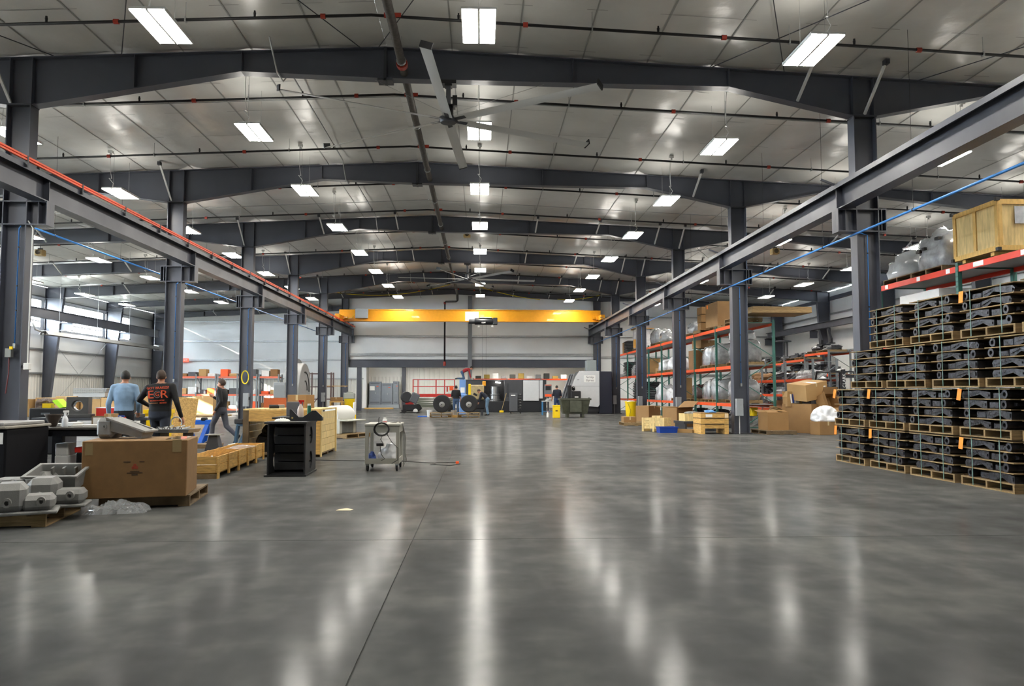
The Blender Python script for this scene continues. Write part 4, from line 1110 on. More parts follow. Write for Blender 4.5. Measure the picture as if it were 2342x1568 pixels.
# low level
for i, (y, sz, sd) in enumerate(((28.4, 0.75, 31), (30.4, 0.80, 32), (31.7, 0.80, 33))):
    wrapped(1.0, 1.05, sz, rk(y, 0.93 + PH), sd, 'grey film-wrapped stack on the lowest rack shelf, %s from the rack end' % ORD[i], p=5.0, lump=0.05)
    pallet(rk(y, 0.93), 0, 'wooden pallet under wrapped stack, lowest rack shelf', 'pallets on the long rack')
wrapped(0.8, 0.9, 0.62, rk(33.9, 0.93 + PH), 34, 'dark red-brown wrapped load on the lowest rack shelf', m=M('film_brown', '#4f3a38', 0.25, var=0.4, bump=0.8, bscale=8, coat=0.4))
pallet(rk(33.9, 0.93), 0, 'wooden pallet under red-brown load, lowest rack shelf', 'pallets on the long rack')
carton(0.6, 0.55, 0.95, rk(36.5, 0.93 + PH), 0, 'tall narrow tan carton on the lowest rack shelf', 'cartons on the long rack', card_l)
pallet(rk(36.6, 0.93), 0, 'yellow wooden pallet under the tall narrow carton, lowest rack shelf', 'pallets on the long rack')
for i, y in enumerate((38.4, 40.6)):
    wrapped(0.95, 1.3, 0.6 + 0.2 * i, rk(y, 0.93), 36 + i, 'crumpled clear film over parts on the lowest rack shelf, %s from the tall narrow carton' % ORD[i], m=film_w, lump=0.22)
trays(10, 0.95, 1.05, 0.10, rk(44.2, 0.93), 'flat black tray stacked on the lowest rack shelf', 'black trays on lowest rack shelf')
trays(10, 0.95, 1.05, 0.10, rk(46.4, 0.93), 'flat black tray in second stack on the lowest rack shelf', 'black trays in second lowest stack')
for i, y in enumerate((29.3, 31.4, 34.2, 38.2)):
    wrapped(0.9, 1.3, 0.6, rk(y, 0.0, 0.1), 50 + i, 'dark machine part heap under the long rack, %s from the rack end' % ORD[i], 'heaps under the long rack', m=cast_blk, lump=0.25)
# far orange rack: dark castings on every shelf
for i in range(4):
    yb = 38.4 + 2.9 * i
    for j, z in enumerate(lv2(i)):
        for q in range(2):
            kd = (i + j + q) % 2
            o = blob(0.9, 1.1, 0.26 + 0.07 * ((i * 3 + j * 2 + q) % 3), i * 17 + j * 5 + q, 12, 6, lump=0.3, p=2.6).build('machine_casting', [cast_blk, cnc_b][kd], None, (17.95, yb + 0.8 + q * 1.3, z + (PH if j > 0 else 0)))
            tag(o, 'dark machine casting on the far orange rack, shelf %s up, %s bay' % (['one', 'two', 'three', 'four'][j], ORD[i]), 'casting', 'dark castings on the far rack')
            if j > 0: pallet((17.95, yb + 0.8 + q * 1.3, z), 0, 'small pallet under dark castings on the far orange rack, shelf %s up, %s bay' % (['one', 'two', 'three', 'four'][j], ORD[i]), 'pallets on the far rack', dark=(q == 1))
for i, (y, a) in enumerate(((40.0, 0.5), (38.9, 0.9))):
    t = thing('bent_bracket', 'upright bent dark bracket on top of the far orange rack', 'bracket', (17.8, y, 3.35 + PH + 0.32), group='bent brackets')
    MB().prism([(0, 0), (0.25, 0), (0.32, 0.35), (0.42, 0.75), (0.34, 0.8), (0.2, 0.5), (0.0, 0.25)], 'x', -0.06, 0.06).build('arm', cnc_b, t)
    MB().cb((0, 0.12, 0.02), (0.3, 0.4, 0.05)).build('base', cnc_b, t)
t = thing('steel_stool', 'dark round-topped steel stand on top of the far orange rack', 'stand', (17.9, 45.75, 3.45))
MB().cyl((0, 0, 0.86), (0, 0, 0.92), 0.55, n=20).build('top', steel_d, t)
for k in range(3):
    a = k * 2.1 + 0.4; MB().tube([(0.42 * math.cos(a), 0.42 * math.sin(a), 0), (0.42 * math.cos(a), 0.42 * math.sin(a), 0.87)], 0.045, 6).build('leg', steel_d, t)
# low rack behind the long rack
for i in range(3):
    for j, z in enumerate((0.6, 1.25, 1.9)):
        o = blob(0.8, 2.2, 0.38, 200 + i * 5 + j, 14, 6, lump=0.3, p=2.8).build('parts_heap', [cast_blk, card_d, film][(i + j) % 3], None, (14.1, 32.9 + i * 2.9, z))
        tag(o, 'low heap of %s on the rack behind, shelf %s up, bay %s' % (['dark parts', 'brown parts', 'wrapped parts'][(i + j) % 3], ['one', 'two', 'three'][j], ORD[i]), 'parts', 'heaps on the low rack')

# on the near rack above the castings
for y, lab in ((17.1, 'black engine'), (15.95, 'tall machine')):
    pallet((9.85, y, 3.80), 0, 'wooden pallet under the film-wrapped %s on the red-orange rack' % lab, 'pallets on the red rack', dark=True)
t = thing('wrapped_engine', 'clear film bag over a black engine on the red-orange rack', 'wrapped load', (9.8, 17.15, 3.80 + PH))
blob(0.6, 0.7, 0.36, 71, 14, 8, lump=0.2).build('engine', cnc_b, t, smooth=True)
blob(0.9, 1.15, 0.55, 72, 22, 12, lump=0.12, p=2.8).build('film_bag', film_clear, t, smooth=True)
t = thing('wrapped_machine', 'tall grey film-wrapped machine beside the yellow crate on the red-orange rack', 'wrapped load', (9.9, 15.92, 3.80 + PH))
blob(1.05, 1.2, 0.88, 75, 24, 14, lump=0.12, p=3.0).build('wrap', film, t, smooth=True)
for y, z, w in ((0.35, 0.42, 0.14), (0.15, 0.45, 0.1), (-0.35, 0.58, 0.14)):
    MB().cb((-0.50, y, z), (0.06, w, 0.06)).build('slot', black_p, t)
def plank_crate(name, label, x0, x1, y0, y1, z0, z1, pm, fm, loc=(0, 0, 0), rz=0):
    t = thing(name, label, 'crate', (loc[0], loc[1], loc[2]), rz)
    MB().box(x0 + .02, x1 - .02, y0 + .02, y1 - .02, z0 + 0.01, z1 - 0.01).build('panel_box', pm, t)
    fw = 0.09
    for x in (x0, x1 - 0.022):
        for (a, b, c, d) in ((y0, y1, z0, z0 + fw), (y0, y1, z1 - fw, z1), (y0, y0 + fw, z0 + fw, z1 - fw), (y1 - fw, y1, z0 + fw, z1 - fw), ((y0 + y1) / 2 - fw / 2, (y0 + y1) / 2 + fw / 2, z0 + fw, z1 - fw)):
            MB().box(x - (0.0 if x > x0 else 0), x + 0.022, a, b, c, d).build('batten', fm, t)
    for y in (y0 - 0.002, y1 - 0.02):
        for (a, b, c, d) in ((x0 + .022, x1 - .022, z0, z0 + fw), (x0 + .022, x1 - .022, z1 - fw, z1), (x0 + .022, x0 + fw, z0 + fw, z1 - fw), (x1 - fw, x1 - .022, z0 + fw, z1 - fw)):
            MB().box(a, b, y, y + 0.022, c, d).build('batten', fm, t)
    return t
cr = plank_crate('wooden_crate', 'large yellow pine crate with battens and black corner clips on the red-orange rack', 9.4, 10.35, 13.7, 15.05, 3.93, 4.87, wood_plyw, wood_y)
MB().box(9.72, 10.2, 13.692, 13.698, 4.42, 4.74).build('packing_slip', M('slip', '#b9bcc0', 0.2, coat=0.6, var=0.15, scale=12), cr)
for x, y, z in ((9.4, 13.7, 4.87), (9.4, 15.05, 4.87), (9.4, 13.7, 3.95), (9.4, 15.05, 3.95)):
    MB().cb((x, y, z), (0.07, 0.07, 0.06)).build('corner_clip', black_p, cr)
for y in (13.95, 14.8): MB().box(9.45, 10.3, y - 0.05, y + 0.05, 3.862, 3.93).build('skid', wood_y, cr)
# white appliance on the shelf below
t = thing('white_cabinet', 'white metal cabinet lying on the shelf under the red-orange beam', 'cabinet', (9.9, 16.6, 2.45))
MB().cbox(-0.45, 0.42, -0.9, 0.6, 0, 1.05, 0.02).build('body', white_pnt, t)
for z in (0.35, 0.7): MB().box(-0.46, -0.45, -0.85, 0.55, z, z + 0.02).build('seam', grey_pnt, t)
MB().cyl((-0.455, -0.2, 0.85), (-0.48, -0.2, 0.85), 0.02, n=8).build('knob', grey_pnt, t)

# ------------------------------------------------------------------ boxes and bins on the floor by the rack-side columns
def fl(px, py): return on_z(px, py, 0)
p = fl(1444, 953)
t = thing('trash_can', 'round yellow rubbish can with black cord standing by the rack-side column', 'bin', (7.7, 40.0, 0))
def round_bin(t, r, h, m):
    MB().lathe([(0.0, 0.0), (r * 0.82, 0.0), (r * 0.86, 0.03), (r * 0.98, h - 0.05), (r * 1.05, h - 0.05), (r * 1.05, h), (r * 0.97, h), (r * 0.8, 0.06), (0.0, 0.06)], 20).build('body', m, t, smooth='auto')
round_bin(t, 0.29, 0.86, yel_bin)
MB().tube([(-0.2, -0.22, 0.8), (-0.05, -0.27, 0.4), (-0.15, -0.25, 0.0)], 0.008, 5).build('cord', black_p, t)
blob(0.4, 0.4, 0.18, 90, 12, 6, lump=0.3).build('rubbish', film_w, t, (0, 0, 0.72), smooth=True)
# cartons on the floor
pallet((6.2, 31.6, 0), 0, 'wooden pallet under a low brown carton by the yellow can', 'floor pallets on the rack side')
carton(0.5, 0.6, 0.22, (5.98, 31.5, PH), 0.0, 'low wide brown carton on a pallet by the yellow can', 'cartons on the floor')
carton(0.85, 0.75, 0.72, (7.65, 35.6, 0), R(40), 'large brown carton with a torn hole by the rack-side column', 'cartons on the floor', card)
c2 = carton(1.0, 0.7, 0.74, (7.75, 30.6, 0), R(38), 'large brown carton with hand hole beside the open pine crate', 'cartons on the floor', card, flaps=(R(4), R(4), None, R(30)))
MB().cb((-0.05, -0.353, 0.2), (0.22, 0.01, 0.08)).build('hand_hole', black_p, c2)
def slat_crate(label, loc, rz, sx, sy, sz):
    t = thing('slatted_crate', label, 'crate', loc, rz, 'crates on the rack side')
    n = 4
    for i in range(n):
        z = 0.10 + (sz - 0.10) * i / n; dz = (sz - 0.10) / n - 0.012
        for y in (-sy / 2, sy / 2 - 0.015): MB().box(-sx / 2, sx / 2, y, y + 0.015, z, z + dz).build('plank', wood_plyw, t)
        for x in (-sx / 2, sx / 2 - 0.015): MB().box(x, x + 0.015, -sy / 2 + 0.015, sy / 2 - 0.015, z, z + dz).build('plank', wood_plyw, t)
    for x in (-sx / 2, -0.03, sx / 2 - 0.06):
        MB().box(x, x + 0.06, -sy / 2 - 0.02, -sy / 2, 0.0, sz).build('post', wood_plyw, t)
        MB().box(x, x + 0.06, -sy / 2, sy / 2, 0.0, 0.09).build('runner', wood_plyw, t)
    for y in (-sy / 2, sy / 2 - 0.06):
        MB().box(-sx / 2 - 0.02, -sx / 2, y, y + 0.06, 0.0, sz).build('post', wood_plyw, t)
    return t
t = slat_crate('open pale pine crate beside the blue tote on the floor', (6.05, 26.8, 0), R(-34), 0.8, 0.6, 0.47)
MB().cb((0.1, -0.2, 0.5), (0.3, 0.2, 0.08)).build('loose_block', wood_plyw, t)
t = thing('blue_tote', 'blue plastic tote on the floor by the pine crate', 'tote', (6.18, 25.85, 0), R(4))
MB().shell(0.58, 0.38, 0.2, 0.006, 0.62, 0.42).build('body', blue_bin, t)
MB().box(-0.325, 0.325, -0.225, -0.205, 0.17, 0.2).box(-0.325, 0.325, 0.205, 0.225, 0.17, 0.2).box(-0.325, -0.305, -0.205, 0.205, 0.17, 0.2).box(0.305, 0.325, -0.205, 0.205, 0.17, 0.2).build('rim', blue_bin, t)
carton(0.62, 0.55, 0.10, (6.78, 26.0, 0.0), R(-20), 'flat brown carton lid on the floor by the blue tote', 'cartons on the floor', card_l, flaps=(None, None, None, None))
t = thing('parts_bin', 'pale wooden tray of parts with orange items on a dark pallet', 'bin', (7.4, 27.2, 0.34), R(6))
MB().shell(0.75, 0.6, 0.26, 0.015).build('tray', wood_plyw, t)
blob(0.6, 0.45, 0.25, 95, 14, 6, lump=0.3).build('parts', cast_gry, t, (0, 0, 0.06))
MB().cb((0.2, -0.1, 0.25), (0.2, 0.12, 0.06)).build('orange_part', orange_bar, t)
t = thing('steel_skid', 'low dark steel skid on the floor beside the strapped crate', 'skid', (7.5, 27.2, 0), R(6))
MB().box(-0.6, 0.6, -0.5, 0.5, 0.26, 0.34).build('deck', steel_d, t)
for x in (-0.55, 0.5): MB().box(x, x + 0.06, -0.5, 0.5, 0, 0.26).build('leg', steel_d, t)
# strapped crate with blue plastic on it
def strapped_crate():
    t = thing('strapped_crate', 'tan plywood crate with black straps, labels and blue plastic on top', 'crate', (7.5, 25.35, 0), R(1))
    w, d, z0, z1 = 0.90, 0.85, 0.18, 0.66
    for i in range(3):
        a = z0 + (z1 - z0) * i / 3; b = z0 + (z1 - z0) * (i + 1) / 3 - 0.006
        for y in (-d / 2, d / 2 - 0.018): MB().box(-w / 2, w / 2, y, y + 0.018, a, b).build('plank', wood_c, t)
        for x in (-w / 2, w / 2 - 0.018): MB().box(x, x + 0.018, -d / 2 + 0.018, d / 2 - 0.018, a, b).build('plank', wood_c, t)
    for x in (-w / 2 - 0.004, w / 2 - 0.13):
        MB().box(x, x + 0.134, -d / 2 - 0.02, -d / 2, 0.0, z1).build('corner_post', wood_c, t)
        MB().box(x, x + 0.134, -d / 2, d / 2, 0.0, z0 - 0.002).build('runner', wood_c, t)
    MB().box(-w / 2, w / 2, -d / 2, d / 2, z1 + 0.002, z1 + 0.02).build('lid', card, t)
    for z in (0.31, 0.50): MB().box(-w / 2 - 0.008, w / 2 + 0.008, -d / 2 - 0.024, d / 2 + 0.004, z, z + 0.014).build('strap', black_p, t)
    MB().box(-0.29, -0.07, -d / 2 - 0.004, -d / 2 - 0.001, 0.54, 0.63).build('white_label', paper_w, t)
    MB().box(0.33, 0.44, -d / 2 - 0.024, -d / 2 - 0.021, 0.52, 0.66).build('tan_label', M('label_tan', '#dfc6a0', 0.6), t)
    blob(0.34, 0.4, 0.08, 98, 14, 6, lump=0.35).build('blue_plastic', M('blue_film', '#5c9ad8', 0.3, coat=0.4), t, (-0.05, -0.1, z1 + 0.02), smooth=True)
    return t
strapped_crate()
# column electric boxes
def elec_box(x, y, z, label, sx=0.22, sz=0.55):
    t = thing('disconnect_box', label, 'electrical box', (x, y, z), group='column electrical boxes')
    MB().cbox(-sx / 2, sx / 2, -0.16, 0.0, 0, sz, 0.01).build('body', grey_pnt, t)
    MB().cb((sx / 2 + 0.015, -0.08, sz * 0.6), (0.03, 0.05, 0.12)).build('handle', black_p, t)
    MB().tube([(0, -0.08, 0), (0, -0.08, -z + 0.01)], 0.016, 6).build('conduit', galv_w, t)
    MB().box(-0.06, 0.06, 0.0, 0.08, sz * 0.3, sz * 0.7).build('mount', steel_d, t)
for k, nm in ((1, 'fifth'), (2, 'fourth'), (3, 'third'), (4, 'second')):
    elec_box(CRX - 0.14, FY[k] - 0.235, 0.58, 'grey electrical box on the rack-side column, %s from the end wall' % nm)
for k, nm in ((2, 'fourth'), (4, 'second'), (5, 'first')):
    elec_box(CLX + 0.12, FY[k] - 0.235, 0.75, 'grey electrical box on the window-side column, %s from the end wall' % nm)
# cartons by the second column
pallet((9.45, 25.0, 0), R(5), 'dark worn wooden pallet under the open carton by the rack-side column', None, dark=True)
carton(0.72, 0.62, 0.56, (9.45, 25.0, PH), R(8), 'open brown carton with folded flaps on a dark pallet', 'cartons on the floor', card, flaps=(R(165), R(12), None, R(172)))
ga = thing('gaylord_box', 'huge brown bulk carton full of scrap cartons by the forklift', 'box', (10.9, 25.9, 0), R(38))
MB().shell(1.15, 1.05, 0.95, 0.012).build('body', card, ga)
MB().box(-0.5, 0.5, -0.45, 0.45, 0.0, 0.012).build('base', wood_d, ga)
lettering('AMERICAN', 0.13, M('print_dark', '#3a2a1c', 0.7), ga, (0.1, -0.528, 0.62), shear=0.3)
carton(1.0, 0.8, 0.55, (10.92, 25.75, 1.13), 0, 'large tilted tan carton on top of the scrap cartons', 'scrap cartons', card_l, rot=(R(4), R(-9), R(25)), mark=(0.32, 0.2, 0.1, 0.2))
carton(0.6, 0.5, 0.36, (11.35, 25.5, 0.93), 0, 'open brown carton facing the aisle among the scrap cartons', 'scrap cartons', card, flaps=(R(10), R(40), R(60), R(60)), rot=(R(68), 0, R(20)))
carton(0.5, 0.4, 0.32, (10.45, 25.9, 0.86), 0, 'open carton of books and papers in the bulk carton', 'scrap cartons', card_l, flaps=(R(80), R(80), R(120), R(70)))
for i in range(5):
    o = MB().box(-0.012, 0.012, -0.1, 0.1, 0, 0.3).build('booklet', [paper_w, white_pnt, blue_bin][0 if i != 1 else 2], None, (10.33 + i * 0.055, 25.75, 0.98), (0, R(4 * i - 8), R(10)))
    tag(o, 'thin %s booklet standing in the open carton' % ('blue' if i == 1 else 'white'), 'booklet', 'booklets in carton')
carton(0.5, 0.5, 0.5, (11.85, 25.9, 0.95), R(15), 'brown carton with white label behind the scrap cartons', 'scrap cartons', card, mark=(0.1, 0.3, 0.12, 0.08))
carton(0.62, 0.5, 0.42, (10.85, 24.45, 0), R(12), 'brown carton with blue print holding a white plastic bag', 'cartons on the floor', card)
o = blob(0.85, 0.55, 0.46, 130, 30, 16, lump=0.34, p=2.3).build('plastic_bag', M('white_bag', '#e9ebee', 0.3, bump=0.6, bscale=8), None, (10.92, 24.5, 0.42), (0, 0, 0.2), smooth=True)
tag(o, 'billowing white plastic bag on a blue-printed carton', 'bag')
for i in range(5):
    o = MB().cb((0, 0, 0), (0.45, 0.32, 0.02)).build('flattened_carton', card_l, None, (10.05, 26.2, 0.62 + i * 0.045), (R(6), R(14), R(20 + i * 3)))
    tag(o, 'flattened carton sheet leaning over the open carton', 'cardboard', 'flattened cartons')
pb = carton(0.5, 0.45, 0.6, (10.05, 26.25, 0.0), R(20), 'upright brown carton behind the open carton on its pallet', 'cartons on the floor', card_d)
t = thing('yellow_pail', 'yellow pail on the floor under the rack end', 'pail', (9.7, 27.55, 0.5)); round_bin(t, 0.15, 0.3, yel_bin)
o = blob(0.8, 0.7, 0.5, 133, 16, 8, lump=0.3).build('scrap_heap', cast_gry, None, (9.65, 27.7, 0)); tag(o, 'grey scrap metal heap under the rack end holding a yellow pail', 'scrap')

# ------------------------------------------------------------------ forklift behind the cartons
f = thing('forklift', 'black forklift truck with overhead guard parked behind the scrap cartons', 'forklift', (13.2, 28.2, 0), R(0))
MB().cbox(-0.5, 0.5, -0.6, 1.1, 0.25, 0.95, 0.06).build('chassis', cnc_b, f)
MB().cbox(-0.52, 0.52, 1.0, 1.5, 0.25, 1.25, 0.10).build('counterweight', M('fork_grey', '#2a2c30', 0.4), f)
for s in (-0.52, 0.52):
    MB().tube([(s, -0.45, 0.95), (s * 0.85, -0.1, 2.08), (s * 0.85, 1.0, 2.12), (s, 1.2, 1.2)], 0.035, 6).build('guard_post', cnc_b, f)
for i in range(6): MB().box(-0.46, 0.46, -0.1 + i * 0.2, -0.05 + i * 0.2, 2.07, 2.11).build('guard_bar', cnc_b, f)
MB().ell((0.0, -0.05, 2.14), (0.16, 0.1, 0.06), 12, 6).build('beacon', white_pnt, f)
mast = MB()
for s in (-0.34, 0.34): mast.box(s - 0.05, s + 0.05, -1.0, -0.85, 0.05, 2.15)
mast.build('mast', cnc_b, f)
for i, (s, z) in enumerate(((-0.34, 1.9), (0.34, 1.9))): MB().box(-0.3, 0.3, -0.96, -0.9, z - 0.05 - i * 1.2, z + 0.05 - i * 1.2).build('cross_bar', cnc_b, f)
for s in (-0.25, 0.25): MB().box(s - 0.06, s + 0.06, -1.9, -1.0, 0.05, 0.09).box(s - 0.06, s + 0.06, -1.04, -1.0, 0.05, 0.6).build('fork', steel_d, f)
for x in (-0.48, 0.48):
    for y in (-0.6, 1.0):
        MB().lathe([(0.0, -0.1), (0.2, -0.1), (0.3, -0.07), (0.3, 0.07), (0.2, 0.1), (0.0, 0.1)], 18, (x, y, 0.30), 'x').build('wheel', rubber, f, smooth='auto')
MB().cbox(-0.25, 0.25, 0.3, 0.75, 0.95, 1.1, 0.03).cbox(-0.25, 0.25, 0.7, 0.8, 1.1, 1.55, 0.03).build('seat', black_p, f)
lettering('CLARK', 0.16, white_pnt, f, (-0.34, -1.004, 1.75), rot=(R(90), R(-90), 0))
# ------------------------------------------------------------------ window-side work area
def holed_plate(mb, y0, y1, z0, z1, x, th, cy, cz, r, n=16):
    """plate in the y-z plane with one round hole"""
    ang = [2 * math.pi * i / n + math.pi / 4 for i in range(n)]
    def sq(a):
        c, s = math.cos(a), math.sin(a); k = 1 / max(abs(c), abs(s))
        u, v = c * k, s * k
        return (cy + (u * (y1 - cy) if u > 0 else -u * (y0 - cy)), cz + (v * (z1 - cz) if v > 0 else -v * (z0 - cz)))
    vs_ = []
    for xx in (x - th / 2, x + th / 2):
        vs_ += [(xx,) + sq(a) for a in ang] + [(xx, cy + r * math.cos(a), cz + r * math.sin(a)) for a in ang]
    fs = []
    for i in range(n):
        j = (i + 1) % n
        fs += [(i, n + i, n + j, j), (2 * n + j, 3 * n + j, 3 * n + i, 2 * n + i), (n + i, 3 * n + i, 3 * n + j, n + j), (j, 2 * n + j, 2 * n + i, i)]
    return mb.add(vs_, fs)

# pallet of grey castings
pallet((-4.98, 8.62, 0), R(11), 'pale wooden pallet under the heap of grey castings')
def pan_casting(var):
    t = thing('pan_casting', 'x', 'casting', group='grey pan castings')
    if var == 0:
        MB().cbox(-0.27, 0.27, -0.19, 0.19, 0, 0.025, 0.008).cbox(-0.24, 0.02, -0.165, 0.165, 0.02, 0.24, 0.05).cbox(-0.02, 0.24, -0.15, 0.15, 0.02, 0.14, 0.035).build('body', cast_gry, t, smooth='auto')
        for x in (-0.12, 0.14):
            MB().ring(0.018, 0.036, -0.215, -0.15, 12, (x, 0, 0.10), 'y').build('stub', cast_gry, t, smooth='auto')
    elif var == 1:
        MB().shell(0.50, 0.36, 0.19, 0.014, 0.56, 0.42).build('tray', cast_gry, t)
        MB().box(-0.31, 0.31, -0.24, -0.20, 0.175, 0.195).box(-0.31, 0.31, 0.20, 0.24, 0.175, 0.195).box(-0.31, -0.27, -0.20, 0.20, 0.175, 0.195).box(0.27, 0.31, -0.20, 0.20, 0.175, 0.195).build('rim', cast_gry, t)
        for x in (-0.13, 0.0, 0.13): MB().box(x - 0.012, x + 0.012, 0.12, 0.19, 0.01, 0.17).build('rib', cast_gry, t)
    else:
        MB().cbox(-0.24, 0.24, -0.17, 0.17, 0, 0.13, 0.03).build('body', cast_gry, t, smooth='auto')
        for x in (-0.17, -0.06, 0.06, 0.17): MB().cyl((x, -0.175, 0.0), (x, -0.175, 0.13), 0.045, n=10).build('lobe', cast_gry, t)
    return t
pcs = [(0, (-4.62, 8.20), 0.134, R(24), 0, 'front corner casting with two stubs on the pale pallet'), (0, (-4.55, 8.68), 0.134, R(16), 0, 'casting with stubs beside the crumpled film on the pale pallet'),
       (0, (-5.22, 8.28), 0.134, R(-8), 0, 'casting with stubs behind the pallet corner casting'), (0, (-4.98, 9.42), 0.134, R(64), 0, 'casting with a stub leaning by the big carton'),
       (2, (-5.15, 8.82), 0.134, R(12), 0, 'flat lobed casting in the middle of the grey heap'), (2, (-5.15, 9.02), 0.268, R(8), 0, 'flat lobed casting on top of another, grey heap'),
       (1, (-4.78, 9.15), 0.29, R(4), R(14), 'open grey casting tray with inner ribs on the grey heap'), (2, (-4.75, 9.12), 0.134, R(0), 0, 'flat casting under the open tray')]
for v, (x, y), z, rz, rx, lab in pcs:
    o = pan_casting(v); o.location = (x, y, z); o.rotation_euler = (rx, 0, rz); o.scale = (0.95, 0.95, 1.0) if v == 1 else (1.12, 1.05, 1.3) if v == 0 else (1, 1, 1); o['label'] = 'grey ' + lab if not lab.startswith('open') else lab
def crumple(label, c, sx, sy, h, seed, m, rz=0):
    n, k = 26, 14; vs_, fs = [], []
    for j in range(k + 1):
        for i in range(n + 1):
            u, v = i / n * 2 - 1, j / k * 2 - 1
            e = max(0, 1 - (abs(u) ** 2.6 + abs(v) ** 2.6))
            a = mnoise.noise(Vector((u * 3 + seed, v * 3, 0))); b = mnoise.noise(Vector((u * 9 + seed, v * 9, 3)))
            vs_.append((u * sx / 2 * (1 + 0.15 * a), v * sy / 2 * (1 + 0.2 * b * 0.5), 0.004 + h * e ** 0.6 * (0.55 + 0.5 * a + 0.35 * abs(b))))
    for j in range(k):
        fs += [(j * (n + 1) + i, j * (n + 1) + i + 1, (j + 1) * (n + 1) + i + 1, (j + 1) * (n + 1) + i) for i in range(n)]
    o = MB().add(vs_, fs).build('plastic_film', m, None, c, (0, 0, rz)); tag(o, label, 'plastic film', None); return o
film_floor = M('film_floor', '#c9cdd0', 0.08, alpha=0.38, coat=0.5, bump=0.7, bscale=25)
crumple('crumpled clear plastic film on the floor between pallet and big carton', (-4.12, 9.12, 0), 0.66, 0.42, 0.15, 3, film_floor, R(12))
# big carton on its pallet
pallet((-4.05, 10.05, 0), R(9), 'dark wooden pallet under the big brown carton', None, dark=True)
bc = thing('big_carton', 'big brown carton with small red three-ring logo on a dark pallet', 'box', (-4.12, 9.80, PH), R(12))
MB().cbox(-0.565, 0.565, -0.49, 0.36, 0, 0.66, 0.008).build('body', M('carton_brown', '#84633a', 0.78, var=0.10, scale=9, bump=0.05), bc)
MB().box(0.30, 0.52, -0.35, 0.3, 0.661, 0.664).box(0.40, 0.5, -0.494, -0.49, 0.52, 0.664).build('tape', M('tape_clear', '#99835c', 0.15, coat=0.7), bc)
MB().box(-0.53, -0.45, -0.493, -0.49, 0.50, 0.64).build('tape', M('tape_clear', '#99835c', 0.15, coat=0.7), bc)
logo_r = M('logo_red', '#a5331c', 0.6); pr_d = M('print_brown', '#3f2c1a', 0.7)
for x, z in ((0.0, 0.375), (-0.017, 0.348), (0.017, 0.348)):
    MB().ring(0.007, 0.017, -0.4925, -0.491, 14, (x, 0, z), 'y').build('logo_ring', logo_r, bc)
for x, z, w, h in ((-0.085, 0.415, 0.075, 0.012), (0.075, 0.415, 0.055, 0.008), (0.0, 0.305, 0.10, 0.008), (0.0, 0.288, 0.17, 0.008), (0.0, 0.268, 0.065, 0.018)):
    MB().box(x - w / 2, x + w / 2, -0.4925, -0.4905, z - h / 2, z + h / 2).build('print_line', pr_d, bc)
t = thing('oil_pan', 'grey oil-pan casting resting tilted on top of the big carton', 'casting', (-4.56, 9.85, PH + 0.665), R(-2)); t.scale = (0.8, 0.9, 0.95)
MB().cbox(-0.13, 0.14, -0.17, 0.17, 0.0, 0.26, 0.05).build('sump', cast_gry, t, smooth='auto')
MB().prism([(0.06, 0.10), (0.56, 0.0), (0.60, 0.085), (0.12, 0.25), (0.02, 0.26)], 'y', -0.16, 0.16).build('pan', cast_gry, t)
MB().prism([(0.04, 0.25), (0.64, 0.075), (0.64, 0.095), (0.04, 0.27)], 'y', -0.2, -0.15).prism([(0.04, 0.25), (0.64, 0.075), (0.64, 0.095), (0.04, 0.27)], 'y', 0.15, 0.2).prism([(0.60, 0.082), (0.64, 0.075), (0.64, 0.095), (0.60, 0.107)], 'y', -0.15, 0.15).build('rim', cast_gry, t)
MB().ring(0.015, 0.032, -0.19, -0.165, 12, (0.02, 0, 0.15), 'y').build('stub', cast_gry, t)
MB().box(0.5, 0.56, -0.12, 0.12, -0.001, 0.02).build('foot', cast_gry, t)

# dark steel workbench with slab top
t = thing('surface_table', 'dark blue-black steel table with a thick grey slab top', 'table', (-7.75, 11.9, 0))
MB().cbox(-1.3, 1.06, -0.55, 0.55, 0.02, 0.83, 0.02).build('body', M('navy_black', '#06070d', 0.75, var=0.2, spec=0.2), t)
MB().cbox(-1.34, 1.08, -0.58, 0.58, 0.83, 0.87, 0.01).build('top_board', M('board_grey', '#8a857a', 0.6, var=0.15), t)
MB().cbox(-1.3, 1.02, -0.55, 0.5, 0.872, 0.92, 0.01).build('slab', M('slab_grey', '#8d8d8c', 0.4, var=0.12), t)
MB().box(0.92, 1.02, -0.553, -0.55, 0.62, 0.78).build('sticker', paper_w, t)
t = thing('grey_box', 'grey sheet-metal box on the slab-top table', 'box', (-7.5, 12.1, 0.921), R(12))
MB().cbox(-0.17, 0.17, -0.14, 0.14, 0, 0.2, 0.012).build('body', M('box_grey', '#a3a6a6', 0.45), t)
MB().cbox(-0.175, 0.175, -0.145, 0.145, 0.2, 0.215, 0.006).build('lid', M('box_grey', '#a3a6a6', 0.45), t)
